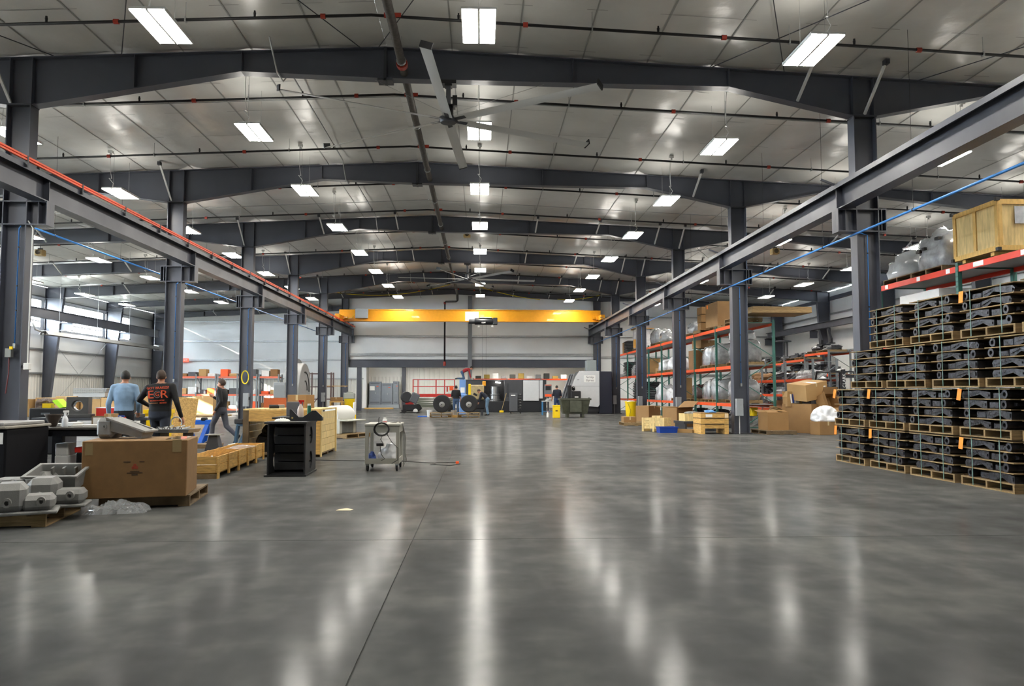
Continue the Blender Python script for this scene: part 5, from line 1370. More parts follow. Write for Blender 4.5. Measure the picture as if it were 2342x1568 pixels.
# workbench behind
t = thing('workbench', 'dark steel workbench crowded with bottles and papers', 'workbench', (-6.35, 12.95, 0))
MB().cbox(-0.7, 0.75, -0.4, 0.4, 0.76, 0.80, 0.008).build('top', M('bench_top', '#3d3834', 0.6, var=0.3), t)
MB().box(-0.68, 0.73, -0.38, 0.38, 0.66, 0.76).build('apron', M('navy_black', '#0d0e16', 0.55), t)
for x in (-0.62, 0.60):
    for y in (-0.32, 0.32): MB().box(x - 0.08, x + 0.08, y - 0.05, y + 0.05, 0, 0.66).build('leg', M('navy_black', '#0d0e16', 0.55), t)
MB().box(-0.6, 0.6, -0.33, 0.33, 0.12, 0.15).build('shelf', steel_d, t)
for i, (x, w, z, h, m_, n_) in enumerate(((-0.28, 0.20, 0.151, 0.2, white_pnt, 'white'), (-0.28, 0.19, 0.352, 0.19, white_pnt, 'white'), (0.08, 0.26, 0.151, 0.24, black_p, 'black'), (0.06, 0.28, 0.393, 0.09, red_pnt, 'red'))):
    o = MB().cbox(-w / 2, w / 2, -0.14, 0.14, 0, h, 0.01).build('storage_box', m_, None, (-6.35 + x, 12.85, z)); tag(o, '%s box %s on the shelf under the dark workbench' % (n_, 'stacked' if i in (1, 3) else 'standing'), 'box', 'boxes under the workbench')
bx, by, bz = -6.35, 12.95, 0.801
t = thing('cone_hopper', 'dark rusty funnel standing narrow end down on the workbench', 'funnel', (bx - 0.47, by - 0.15, bz)); MB().lathe([(0.0, 0), (0.045, 0), (0.12, 0.19), (0.125, 0.19), (0.05, 0.012), (0.0, 0.012)], 18).build('cone', M('rust_dark', '#40362f', 0.6, var=0.3), t, smooth='auto')
MB().ring(0.118, 0.13, 0.185, 0.2, 18, (0, 0, 0), 'z').build('rim', M('rust_dark', '#40362f', 0.6), t)
def spray_bottle(loc, label, body, head, group=None, s=1.0):
    t = thing('spray_bottle', label, 'bottle', loc, 0.4, group)
    MB().lathe([(0.0, 0), (0.042 * s, 0), (0.045 * s, 0.01), (0.045 * s, 0.11 * s), (0.03 * s, 0.15 * s), (0.016 * s, 0.17 * s), (0.016 * s, 0.19 * s), (0.0, 0.19 * s)], 16).build('body', body, t, smooth='auto')
    MB().cyl((0, 0, 0.19 * s), (0, 0, 0.215 * s), 0.018 * s, n=10).cbox(-0.03 * s, 0.05 * s, -0.012 * s, 0.012 * s, 0.215 * s, 0.245 * s, 0.004).build('sprayer', head, t)
    MB().tube([(0.035 * s, 0, 0.215 * s), (0.045 * s, 0, 0.19 * s), (0.03 * s, 0, 0.175 * s)], 0.005 * s, 5).build('trigger', head, t)
    return t
spray_bottle((bx - 0.27, by - 0.18, bz), 'white spray bottle beside the funnel on the workbench', M('bottle_white', '#d6dade', 0.35), white_pnt, 'spray bottles', 1.05)
for i, (x, y, w, d, h) in enumerate(((-0.55, 0.1, 0.24, 0.2, 0.045), (-0.05, -0.15, 0.22, 0.16, 0.03), (0.12, -0.12, 0.26, 0.2, 0.035), (0.25, 0.1, 0.2, 0.2, 0.02), (-0.3, 0.15, 0.2, 0.2, 0.06))):
    o = MB().cbox(-w / 2, w / 2, -d / 2, d / 2, 0, h, 0.003).build('paper_pile', paper_w, None, (bx + x, by + y, bz), (0, 0, 0.3 * i)); tag(o, 'white manuals and papers lying on the workbench', 'papers', 'papers on the workbench')
t = thing('red_can', 'red can with yellow label on the workbench', 'can', (bx + 0.55, by - 0.05, bz)); MB().cyl((0, 0, 0), (0, 0, 0.15), 0.07, n=16).build('body', red_pnt, t); MB().cyl((0, 0, 0.045), (0, 0, 0.105), 0.0708, n=16).build('label_band', yel_bin, t); MB().cyl((0, 0, 0.15), (0, 0, 0.175), 0.05, n=16).build('cap', blue_bin, t)
carton(0.17, 0.16, 0.2, (bx + 0.3, by + 0.15, bz), 0.1, 'small tan box behind the papers on the workbench', None, card_l, mark=(-0.05, 0.05, 0.1, 0.1))
t = thing('picture_case', 'small framed case leaning on the workbench', 'case', (bx + 0.08, by + 0.18, bz)); MB().box(-0.1, 0.1, -0.02, 0.02, 0, 0.16).build('frame', wood_d, t); MB().box(-0.075, 0.075, -0.024, -0.02, 0.03, 0.135).build('face', paper_w, t)
o = MB().cb((0.62, -0.2, 0.03), (0.12, 0.1, 0.05)).build('orange_block', orange_bar, None, (bx, by, bz)); tag(o, 'small orange block beside the red can', 'block')
# second table with bearing housings
t = thing('parts_table', 'low dark table carrying bearing housings behind the workbench', 'table', (-7.7, 16.0, 0))
MB().box(-1.0, 1.2, -0.45, 0.45, 0.80, 0.85).build('top', steel_d, t)
for x in (-0.9, 1.1):
    for y in (-0.38, 0.38): MB().box(x - 0.04, x + 0.04, y - 0.04, y + 0.04, 0, 0.80).build('leg', steel_d, t)
def housing(loc, rz, s, label):
    t = thing('bearing_housing', label, 'housing', loc, rz, 'bearing housings')
    hb_ = MB(); hp = holed_plate(MB(), -0.2 * s, 0.2 * s, 0.04 * s, 0.40 * s, 0, 0.22 * s, 0, 0.23 * s, 0.11 * s, 24); hb_.join(hp, Matrix.Rotation(R(90), 3, 'Z'))
    hb_.build('block', M('cast_dark', '#4b4b4a', 0.5, 0.2, var=0.2), t)
    MB().cbox(-0.26 * s, 0.26 * s, -0.12 * s, 0.12 * s, 0, 0.07 * s, 0.01).build('foot', M('cast_dark', '#4b4b4a', 0.5), t)
    MB().ring(0.085 * s, 0.112 * s, -0.05 * s, 0.05 * s, 22, (0, 0, 0.23 * s), 'y').build('bearing', chrome, t, smooth='auto')
housing((-7.95, 15.85, 0.851), R(8), 1.0, 'grey round bearing housing with open bore behind the spray bottle')
housing((-6.95, 15.8, 0.851), R(-18), 1.05, 'dark round bearing housing with bright bore near the man in blue')
t = thing('red_tray', 'red tray with papers between the bearing housings', 'tray', (-7.45, 16.0, 0.851)); MB().shell(0.36, 0.26, 0.18, 0.01).build('body', red_pnt, t); MB().cb((0, 0, 0.19), (0.4, 0.24, 0.02)).build('papers', paper_w, t)
t = thing('black_crate', 'black plastic crate with yellow packets and a lime vest on top', 'crate', (-9.45, 17.75, 0.0), R(4))
MB().cbox(-0.38, 0.38, -0.3, 0.3, 0, 1.0, 0.02).build('body', black_p, t)
MB().box(-0.13, 0.05, -0.304, -0.30, 0.86, 0.90).build('nameplate', M('plate_grey', '#5c5f64', 0.4), t)
MB().cb((-0.12, 0, 1.05), (0.18, 0.16, 0.1)).build('yellow_packet', yel_bin, t)
MB().add([(0.02, -0.16, 1.16), (0.12, -0.16, 1.19), (0.30, -0.2, 1.02), (0.20, -0.2, 1.0), (0.04, 0.1, 1.17), (0.14, 0.1, 1.2), (0.32, 0.06, 1.03), (0.22, 0.06, 1.0)], [(0, 1, 2, 3), (7, 6, 5, 4), (0, 4, 5, 1), (1, 5, 6, 2), (2, 6, 7, 3), (3, 7, 4, 0)]).build('lime_vest', M('lime', '#b6f01c', 0.6), t)
blob(0.35, 0.3, 0.2, 301, 12, 6, lump=0.3).build('rags', M('rag', '#6d5f58', 0.8, var=0.4, scale=20), t, (-0.25, 0.1, 1.0))
# row of brown cartons along the window wall
for i in range(9):
    c = carton(1.1, 1.0, 0.95 + 0.08 * (i % 3), (-25.0 + i * 1.22, 44.0 + 0.3 * (i % 2), 0), 0.05 * ((i % 3) - 1), 'brown carton in the row before the window wall, %s along' % ORD[i], 'cartons by the window wall', card_l)
for i in range(4):
    o = MB().cb((0, 0, 0), (1.7, 0.9, 0.05)).build('metal_sheet', cast_gry, None, (-21.4, 44.1, 1.30 + i * 0.075), (0, 0, 0.05 * i)); tag(o, 'flat grey metal sheet stacked on the cartons by the window wall', 'sheet', 'grey sheets on cartons')
o = MB().cb((0, 0, 0.1), (1.7, 0.85, 0.2)).build('sheet_crate', M('crate_grey', '#9a9a98', 0.6), None, (-21.4, 44.1, 1.07)); tag(o, 'grey flat case under the metal sheets by the window wall', 'case')
# yellow bin and leaning board
t = thing('yellow_bin', 'tall rectangular yellow plastic bin behind the two men', 'bin', (-6.85, 17.0, 0), R(6))
MB().shell(0.36, 0.36, 0.98, 0.012, 0.46, 0.46).build('body', yel_bin, t)
MB().box(-0.25, 0.25, -0.25, -0.22, 0.9, 0.98).box(-0.25, 0.25, 0.22, 0.25, 0.9, 0.98).box(-0.25, -0.22, -0.22, 0.22, 0.9, 0.98).box(0.22, 0.25, -0.22, 0.22, 0.9, 0.98).build('rim', yel_bin, t)
o = MB().box(-0.27, 0.27, -0.008, 0.008, 0, 1.24).build('strand_board', osb, None, (-6.72, 17.75, 0.0), (R(-7), R(5), R(10))); tag(o, 'tan strand board leaning upright behind the man in black', 'board')
t = thing('tool_tray', 'shallow steel tray of wrenches behind the casting on the carton', 'tray', (-5.25, 13.75, 0.66), R(-6))
MB().shell(0.62, 0.4, 0.06, 0.006, 0.68, 0.46).build('tray', galv, t)
for x, y in ((-0.22, 0), (0.22, 0)): MB().box(x - 0.02, x + 0.02, -0.15, 0.15, -0.66, 0).build('leg', steel_d, t)
for i in range(5): MB().tube([(-0.25 + i * 0.1, -0.12, 0.07), (-0.2 + i * 0.1, 0.1, 0.09 + 0.02 * (i % 2))], 0.012, 6).ring(0.015, 0.03, -0.008, 0.008, 10, (-0.25 + i * 0.1, -0.14, 0.075), 'y').build('wrench', chrome, t)
MB().tube([(-0.05 + 0.1 * math.cos(a_ * 0.4), 0.1, 0.16 + 0.1 * math.sin(a_ * 0.4)) for a_ in range(-1, 10)], 0.012, 6).build('hook', galv, t)
# blue sawhorses
def sawhorse(loc, rz, label, m):
    t = thing('steel_stand', label, 'stand', loc, rz, 'blue steel stands')
    MB().cbox(-0.36, 0.36, -0.10, 0.10, 0.50, 0.62, 0.01).build('beam', m, t)
    for x, s in ((-0.26, 1), (0.26, -1)):
        for y in (-0.24, 0.24):
            MB().add([(x - 0.05, y * 0.4 - 0.03, 0.5), (x + 0.05, y * 0.4 - 0.03, 0.5), (x + 0.05, y * 0.4 + 0.03, 0.5), (x - 0.05, y * 0.4 + 0.03, 0.5), (x - 0.05 + s * 0.15, y - 0.03, 0), (x + 0.05 + s * 0.15, y - 0.03, 0), (x + 0.05 + s * 0.15, y + 0.03, 0), (x - 0.05 + s * 0.15, y + 0.03, 0)],
                     [(0, 1, 2, 3), (7, 6, 5, 4), (0, 4, 5, 1), (1, 5, 6, 2), (2, 6, 7, 3), (3, 7, 4, 0)]).build('leg', m, t)
    MB().cbox(-0.44, -0.32, -0.12, 0.12, 0.56, 0.68, 0.02).cbox(0.1, 0.22, -0.12, 0.12, 0.60, 0.68, 0.02).build('pad', rubber, t)
    return t
sawhorse((-7.42, 20.9, 0), R(4), 'bright blue steel stand with V-shaped legs beside the walking man', blue_stl)
sawhorse((-5.95, 20.2, 0), R(80), 'slate-blue steel stand beside the big wooden crate', blue_gry)
o = MB().cbox(-0.8, 0.5, -0.5, 0.5, 0, 0.05, 0.01).build('wood_panel', wood_p, None, (-7.42, 21.6, 0.68)); tag(o, 'worn wooden panel resting on the blue stands', 'panel')
t = thing('dark_pedestal', 'dark steel pedestal with a flat plate top by the long crate', 'pedestal', (-6.15, 18.4, 0))
MB().cb((0, 0, 0.37), (0.34, 0.34, 0.02)).build('plate', galv, t)
MB().taper(-0.17, 0.17, -0.15, 0.15, 0, -0.09, 0.09, -0.09, 0.09, 0.36).build('post', steel_d, t)
# long open crate made of planks
def open_crate(label, loc, rz, w, l, h, nseg):
    t = thing('long_crate', label, 'crate', loc, rz)
    z0 = 0.09; hh = (h - z0) / 2
    for k in range(2):
        a, b = z0 + k * hh + 0.003, z0 + (k + 1) * hh - 0.003
        for x in (0, w - 0.02):
            for i in range(nseg):
                MB().box(x, x + 0.02, l * i / nseg + 0.003, l * (i + 1) / nseg - 0.003, a, b).build('plank', wood_c, t)
        for y in (0, l - 0.02): MB().box(0.022, w - 0.022, y, y + 0.02, a, b).build('end_plank', wood_c, t)
    MB().box(0.02, w - 0.02, 0.02, l - 0.02, z0 - 0.02, z0).build('floor_board', wood_c, t)
    for i in range(nseg + 1):
        y = min(max(l * i / nseg - 0.045, -0.012), l - 0.08)
        MB().box(w, w + 0.022, y, y + 0.09, 0.0 if i % 2 == 0 else 0.02, h).build('batten', wood_c, t)
        MB().box(-0.022, 0, y, y + 0.09, 0.0 if i % 2 == 0 else 0.02, h).build('batten', wood_c, t)
        if i % 2 == 0: MB().box(0.0, w, y, y + 0.09, 0, z0 - 0.021).build('runner', wood_d, t)
    return t
cr = open_crate('long low pine crate, open on top with paper and white plastic inside', (-4.62, 12.46, 0), R(3.5), 0.5, 3.35, 0.345, 5)
crumple('white plastic sheet hanging over the edge of the long crate', (-4.35, 14.5, 0.34), 0.3, 0.7, 0.06, 9, film_floor, R(-12))
crumple('crumpled brown paper inside the long crate', (-4.45, 13.1, 0.10), 0.36, 0.8, 0.22, 11, paper_w, R(4))
# black fabricated tower
def tower(label, loc, rz, w, d, h, holes):
    t = thing('steel_pedestal', label, 'pedestal', loc, rz, 'black steel pedestals')
    bm_ = M('black_steel', '#242527', 0.5, 0.2, var=0.25)
    MB().box(-w / 2 - 0.05, w / 2 + 0.03, -0.03, d + 0.02, 0, 0.028).build('base_plate', bm_, t)
    MB().box(-w / 2 - 0.06, w / 2 + 0.03, -0.03, d + 0.02, h - 0.03, h).build('top_plate', bm_, t)
    for x in (-w / 2, w / 2):
        if holes:
            for k in range(2):
                z0, z1 = 0.028 + (h - 0.058) * k / 2, 0.028 + (h - 0.058) * (k + 1) / 2
                holed_plate(MB(), 0.0, d, z0, z1, x, 0.025, d * 0.5, (z0 + z1) / 2, min(d, z1 - z0) * 0.36).build('side_plate', bm_, t)
        else: MB().box(x - 0.012, x + 0.012, 0, d, 0.028, h - 0.03).build('side_plate', bm_, t)
    MB().box(-w / 2 + 0.013, w / 2 - 0.013, d - 0.02, d, 0.028, h - 0.03).build('back_plate', bm_, t)
    n = 5
    for i in range(n):
        z = 0.07 + (h - 0.16) * i / n
        MB().box(-w / 2 + 0.013, w / 2 - 0.013, d * (0.45 if holes else 0.05), d - 0.02, z, z + (h - 0.16) / n - 0.02).build('rib_block', bm_, t)
    return t
tower('open black steel pedestal with round holes in its sides', (-3.12, 12.76, 0), R(2), 0.58, 0.95, 0.872, True)
tower('plain black steel block with ribs behind the holed pedestal', (-3.42, 14.25, 0), R(2), 0.52, 0.85, 0.90, False)
t = thing('v_block', 'dark steel plate with a deep V notch standing on the black pedestal', 'fixture', (-2.98, 13.25, 0.873), R(2))
MB().prism([(-0.21, 0), (0.32, 0), (0.32, 0.075), (0.22, 0.17), (0.16, 0.17), (0.01, 0.06), (-0.06, 0.06), (-0.18, 0.19), (-0.21, 0.19)], 'y', -0.02, 0.02).prism([(-0.21, 0), (0.32, 0), (0.32, 0.06), (-0.21, 0.06)], 'y', 0.02, 0.14).build('plate', M('black_steel', '#242527', 0.5), t)
MB().cyl((-0.165, -0.022, 0.05), (-0.165, -0.02, 0.05), 0.016, n=10).build('bolt', M('brass', '#c8b06a', 0.4, 0.6), t)
crumple('crumpled white paper on the black pedestal', (-3.27, 13.05, 0.872), 0.24, 0.16, 0.06, 21, paper_w)
spray_bottle((-3.3, 14.5, 0.901), 'clear spray bottle with red neck on the black block', M('bottle_clear', '#cdbcae', 0.3), red_pnt, 'spray bottles', 1.25)
t = thing('spray_can', 'green aerosol can on the black block', 'can', (-3.22, 14.85, 0.901)); MB().cyl((0, 0, 0), (0, 0, 0.2), 0.036, n=14).build('body', M('can_green', '#2c6b56', 0.35, 0.3), t); MB().cyl((0, 0, 0.2), (0, 0, 0.235), 0.03, n=14).build('cap', white_pnt, t)
o = MB().cbox(-0.15, 0.15, -0.02, 0.02, 0, 0.27, 0.008).build('steel_plate', M('plate_mid', '#66676a', 0.5), None, (-3.5, 14.9, 0.901), (R(4), 0, R(6))); tag(o, 'grey steel plate standing upright on the black block', 'plate')
# big pine crate
def big_crate():
    t = thing('big_crate', 'large open-sided pine crate with plank end facing the aisle', 'crate', (-4.95, 16.55, 0))
    w, d, h = 1.6, 1.75, 1.0
    for i in range(6):
        a, b = 0.08 + (h - 0.14) * i / 6, 0.08 + (h - 0.14) * (i + 1) / 6 - 0.006
        MB().box(w - 0.02, w, 0.05, d, a, b).build('plank', wood_plyw, t)
        MB().box(0, 0.02, 0.05, d, a, b).build('plank', wood_plyw, t)
    for i in range(7): MB().box(0, w, d * i / 7 + 0.003, d * (i + 1) / 7 - 0.003, h - 0.03, h).build('lid_plank', wood_plyw, t)
    MB().box(0.12, w - 0.12, -0.015, 0.01, h - 0.26, h - 0.03).build('front_plank', wood_c, t)
    MB().box(w - 0.14, w, -0.015, 0.05, 0.05, h - 0.03).build('corner_post', wood_c, t)
    MB().box(0, 0.12, -0.015, 0.05, 0.05, h - 0.03).build('corner_post', wood_d, t)
    for y in (0.0, d - 0.1): MB().box(w, w + 0.022, y, y + 0.09, 0.0, h).build('batten', wood_plyw, t)
    MB().box(0, w, 0, d, 0.05, 0.08).build('floor_board', wood_d, t)
    for y in (0.1, 0.8, 1.5): MB().box(0, w, y, y + 0.1, 0, 0.05).build('runner', wood_d, t)
    return t
big_crate()
o = blob(1.1, 1.2, 0.6, 310, 18, 9, lump=0.2).build('machine_part', cnc_b, None, (-4.25, 17.45, 0.085)); tag(o, 'black machine part inside the large pine crate', 'machine part')
o = MB().cbox(-0.25, 0.25, -0.012, 0.012, 0, 0.22, 0.003).build('rust_sheet', M('hardboard', '#b05a32', 0.5, var=0.12), None, (-4.65, 17.9, 1.001), (R(-4), 0, R(2))); tag(o, 'rust-orange hardboard standing on the large pine crate', 'panel')
carton(0.44, 0.4, 0.29, (-3.93, 17.3, 1.001), R(-14), 'brown carton standing on the large pine crate', None, card)
t = thing('power_tool', 'black power tool lying on the large pine crate', 'tool', (-4.4, 16.95, 1.001), R(20)); MB().cyl((-0.12, 0, 0.04), (0.08, 0, 0.04), 0.04, n=10).build('motor', black_p, t); MB().cbox(0.06, 0.2, -0.03, 0.03, 0.01, 0.08, 0.01).build('grip', galv, t)
# white tank machine on pallet
pallet((-4.05, 23.6, 0), R(-28), 'pale plastic-like pallet under the white tank machine', None)
t = thing('tank_machine', 'white drum tank on a grey pump frame beside the pine crate', 'machine', (-4.1, 23.6, PH), R(-28))
MB().cbox(-0.42, 0.2, -0.4, 0.4, 0, 0.36, 0.02).build('pump_box', M('machine_grey', '#6d706c', 0.5, var=0.2), t)
MB().cbox(0.1, 0.22, -0.45, -0.33, 0, 0.42, 0.01).cbox(0.1, 0.22, 0.2, 0.32, 0, 0.42, 0.01).build('post', M('machine_cream', '#b7b7aa', 0.5), t)
MB().cbox(-0.45, 0.5, -0.45, 0.45, 0.36, 0.40, 0.01).build('shelf_plate', M('machine_cream', '#b7b7aa', 0.5), t)
MB().lathe([(0.0, -0.4), (0.27, -0.4), (0.3, -0.34), (0.3, 0.34), (0.27, 0.4), (0.0, 0.4)], 22, (-0.15, 0, 0.52), 'y').build('tank', M('tank_white', '#d5d5d0', 0.4), t, smooth='auto')
MB().box(-0.12, 0.0, -0.405, -0.40, 0.55, 0.62).build('red_mark', red_pnt, t)
t = thing('bollard', 'short white and yellow bollard beyond the white tank', 'bollard', (-5.72, 35.8, 0))
MB().cyl((0, 0, 0), (0, 0, 0.32), 0.07, n=12).build('base', yel_bin, t); MB().cyl((0, 0, 0.32), (0, 0, 0.85), 0.07, n=12).ell((0, 0, 0.85), (0.07, 0.07, 0.04), 12, 6).build('post', white_pnt, t)
# steel cart
def cart():
    t = thing('steel_cart', 'beige two-shelf steel cart with a coil of black cable', 'cart', (-1.69, 13.9, 0), R(1))
    w, d = 0.58, 0.78
    MB().cbox(-w / 2 - 0.015, w / 2 + 0.015, -d / 2 - 0.015, d / 2 + 0.015, 0.77, 0.81, 0.008).build('top', cart_m, t)
    MB().box(-w / 2, w / 2, -d / 2, -d / 2 + 0.02, 0.66, 0.77).box(-w / 2, w / 2, d / 2 - 0.02, d / 2, 0.66, 0.77).box(-w / 2, -w / 2 + 0.02, -d / 2 + 0.02, d / 2 - 0.02, 0.66, 0.77).box(w / 2 - 0.02, w / 2, -d / 2 + 0.02, d / 2 - 0.02, 0.66, 0.77).build('apron', cart_m, t)
    for x in (-1, 1):
        for y in (-1, 1):
            MB().box(min(x * w / 2, x * (w / 2 - 0.055)), max(x * w / 2, x * (w / 2 - 0.055)), min(y * d / 2, y * (d / 2 - 0.055)), max(y * d / 2, y * (d / 2 - 0.055)), 0.13, 0.66).build('leg', cart_m, t)
            c = MB().lathe([(0.0, -0.018), (0.045, -0.018), (0.055, -0.012), (0.055, 0.012), (0.045, 0.018), (0.0, 0.018)], 14, (x * (w / 2 - 0.04), y * (d / 2 - 0.05) + 0.02, 0.055), 'x').build('caster', rubber, t, smooth='auto')
            MB().box(x * (w / 2 - 0.04) - 0.028, x * (w / 2 - 0.04) + 0.028, y * (d / 2 - 0.05) - 0.02, y * (d / 2 - 0.05) + 0.02, 0.10, 0.13).box(x * (w / 2 - 0.04) - 0.028, x * (w / 2 - 0.04) - 0.022, y * (d / 2 - 0.05) - 0.02, y * (d / 2 - 0.05) + 0.03, 0.03, 0.10).build('fork', galv, c)
    MB().box(-w / 2 + 0.001, w / 2 - 0.001, -d / 2 + 0.001, -d / 2 + 0.02, 0.13, 0.22).box(-w / 2 + 0.02, w / 2 - 0.02, -d / 2 + 0.02, d / 2 - 0.02, 0.13, 0.15).box(-w / 2 + 0.001, -w / 2 + 0.02, -d / 2 + 0.02, d / 2, 0.13, 0.22).box(w / 2 - 0.02, w / 2 - 0.001, -d / 2 + 0.02, d / 2, 0.13, 0.22).build('shelf', cart_m, t)
    return t
cart()
cz = Vector((-1.69, 13.9, 0))
t = thing('cable_coil', 'black cable coil hanging over the front of the steel cart', 'cable', cz + Vector((0, -0.42, 0)))
for k in range(4):
    MB().tube([(0.0 + (0.115 + 0.006 * k) * math.cos(a * 0.4), -0.01 * k - 0.01, 0.72 + (0.10 + 0.005 * k) * math.sin(a * 0.4)) for a in range(16)], 0.007, 6, True).build('loop', black_p, t, smooth=True)
MB().tube([(0.02, -0.03, 0.62), (-0.01, -0.05, 0.55), (0.03, -0.03, 0.48), (-0.02, -0.05, 0.45), (0.0, -0.04, 0.30), (0.06, -0.05, 0.22), (0.0, -0.03, 0.19)], 0.006, 6).tube([(0.08, -0.03, 0.66), (0.18, -0.05, 0.5), (0.28, -0.02, 0.4), (0.28, -0.02, 0.2), (0.18, -0.05, 0.14)], 0.006, 6).build('tail', black_p, t, smooth=True)
MB().cb((-0.02, -0.04, 0.46), (0.12, 0.05, 0.05)).build('clamp', black_p, t)
t = thing('white_bag', 'white plastic bag on the lower shelf of the steel cart', 'bag', cz + Vector((0.08, 0, 0.151)))
blob(0.36, 0.5, 0.28, 320, 18, 10, lump=0.25, p=2.2).build('bag', film_w, t, smooth=True)
o = blob(0.14, 0.2, 0.16, 322, 12, 7, lump=0.3, p=2.4).build('blue_rag', M('rag_blue', '#4a62a8', 0.8, var=0.3, scale=30), None, cz + Vector((-0.2, -0.15, 0.151))); tag(o, 'blue rag on the lower shelf of the steel cart', 'rag')
t = thing('white_bottle', 'small white bottle with red label on the steel cart', 'bottle', cz + Vector((0.0, 0.0, 0.811))); MB().lathe([(0.0, 0), (0.04, 0), (0.04, 0.05), (0.022, 0.07), (0.0, 0.07)], 14).build('body', white_pnt, t, smooth='auto'); MB().cyl((0, 0, 0.012), (0, 0, 0.03), 0.0405, n=14).build('label_band', red_pnt, t); MB().cyl((0, 0, 0.07), (0, 0, 0.095), 0.024, n=12).build('cap', white_pnt, t)
o = MB().tube([(-0.12, 0.1, 0.812), (-0.12, 0.1, 0.88), (-0.115, 0.1, 0.90), (-0.1, 0.1, 0.905)], 0.008, 6).build('hex_key', black_p, None, cz); tag(o, 'small black bent key standing on the steel cart', 'tool')
t = thing('loose_wire', 'thin dark wires trailing down the side of the steel cart', 'wire', cz)
for i in range(4): MB().tube([(0.12 + 0.03 * i, -0.2, 0.82), (0.24, -0.1 + 0.05 * i, 0.835), (0.315, 0.0, 0.79), (0.325 + 0.015 * i, 0.02, 0.55), (0.335 + 0.01 * i, 0.0, 0.30), (0.33 + 0.02 * i, 0.0, 0.05 + 0.03 * i)], 0.004, 5).build('strand', M('wire_grey', '#55554f', 0.5), t, smooth=True)
# floor cable with orange plug
def gpt(px, py, z=0.008):
    p = on_z(px, py, z); return p
t = thing('floor_cable', 'dark cable lying across the floor past the cart with an orange plug', 'cable', (0, 0, 0))
MB().tube([gpt(722, 1051), gpt(770, 1052), gpt(830, 1053), gpt(912, 1054), gpt(940, 1055), gpt(985, 1058), gpt(1048, 1056), gpt(1052, 1060), gpt(1030, 1064), gpt(985, 1061), gpt(1000, 1057), gpt(1042, 1056.5)], 0.008, 6).build('cord', M('cord_dark', '#3c3a38', 0.6), t, smooth=True)
MB().cb(on_z(1046, 1057, 0.025), (0.06, 0.05, 0.045)).build('plug', orange_bar, t)
pp = on_z(788, 1165, 0.004)
o = MB().add([(-0.09, -0.05, 0.002), (0.07, -0.055, 0.002), (0.10, 0.01, 0.004), (0.02, 0.05, 0.012), (-0.07, 0.04, 0.003), (-0.09, -0.05, 0.004), (0.07, -0.055, 0.004), (0.10, 0.01, 0.006), (0.02, 0.05, 0.014), (-0.07, 0.04, 0.005)], [(4, 3, 2, 1, 0), (5, 6, 7, 8, 9), (0, 1, 6, 5), (1, 2, 7, 6), (2, 3, 8, 7), (3, 4, 9, 8), (4, 0, 5, 9)]).build('paper_scrap', M('scrap_tan', '#d9c7a4', 0.7), None, (pp.x, pp.y, 0)); tag(o, 'torn tan paper scrap lying alone on the floor', 'paper')
# odds and ends under the stands
t = thing('parts_tray', 'white wire tray of small parts on the floor behind the long crate', 'tray', (-5.6, 19.0, 0)); MB().shell(0.6, 0.4, 0.12, 0.01, 0.7, 0.5).build('tray', white_pnt, t); blob(0.5, 0.35, 0.1, 330, 14, 5, lump=0.4).build('parts', cast_gry, t, (0, 0, 0.03))
carton(0.5, 0.4, 0.3, (-6.0, 21.3, 0), 0.3, 'small brown carton on the floor under the slate-blue stand', None, card_l)
o = MB().box(-0.6, 0.6, -0.25, 0.25, 0, 0.1).build('timber_block', wood_d, None, (-6.9, 19.3, 0), (0, 0, 0.1)); tag(o, 'dark timber block on the floor below the walking man', 'timber')
t = thing('hose_coil', 'coiled yellow hose hung on the window-side column', 'hose', (CLX + 0.02, FY[2] - 0.17, 1.95))
for k in range(3): MB().tube([((0.13 + 0.012 * k) * math.cos(a * 0.4), -0.012 * k, (0.25 + 0.015 * k) * math.sin(a * 0.4)) for a in range(16)], 0.012, 6, True).build('loop', yellow_cord, t, smooth=True)
t = thing('air_valve', 'air valve cluster with yellow handle on the column by the slab-top table', 'valve', (CLX - 0.02, FY[0] - 0.10, 2.12)); MB().cb((0, 0, 0.04), (0.12, 0.1, 0.18)).build('body', M('valve_grey', '#8a8c88', 0.4, 0.4), t); MB().cb((0.07, -0.06, 0.14), (0.06, 0.03, 0.06)).build('handle', yel_bin, t); MB().tube([(0, 0, -0.05), (0.02, -0.03, -0.4), (-0.03, -0.02, -0.8)], 0.012, 6).build('hose', M('hose_red', '#5c2022', 0.6), t)
t = thing('wall_socket', 'white socket box with conduit on the column by the slab-top table', 'socket', (CLX + 0.36, FY[0] - 0.1, 1.88)); MB().cbox(-0.06, 0.06, -0.06, 0.04, -0.07, 0.07, 0.01).build('box', white_pnt, t); MB().tube([(0, 0, 0.07), (0, 0, 2.9), (-0.1, 0, 3.05)], 0.014, 6).build('conduit', galv_w, t); MB().box(-0.13, -0.06, -0.02, 0.02, -0.02, 0.02).build('mount', steel_d, t)
# ------------------------------------------------------------------ far end of the main bay
def fit(px0, px1, py0, py1, y):
    """x range and z range that a pixel box covers at depth y"""
    a, b = on_y(px0, py1, y), on_y(px1, py0, y)
    return a.x, b.x, a.z, b.z
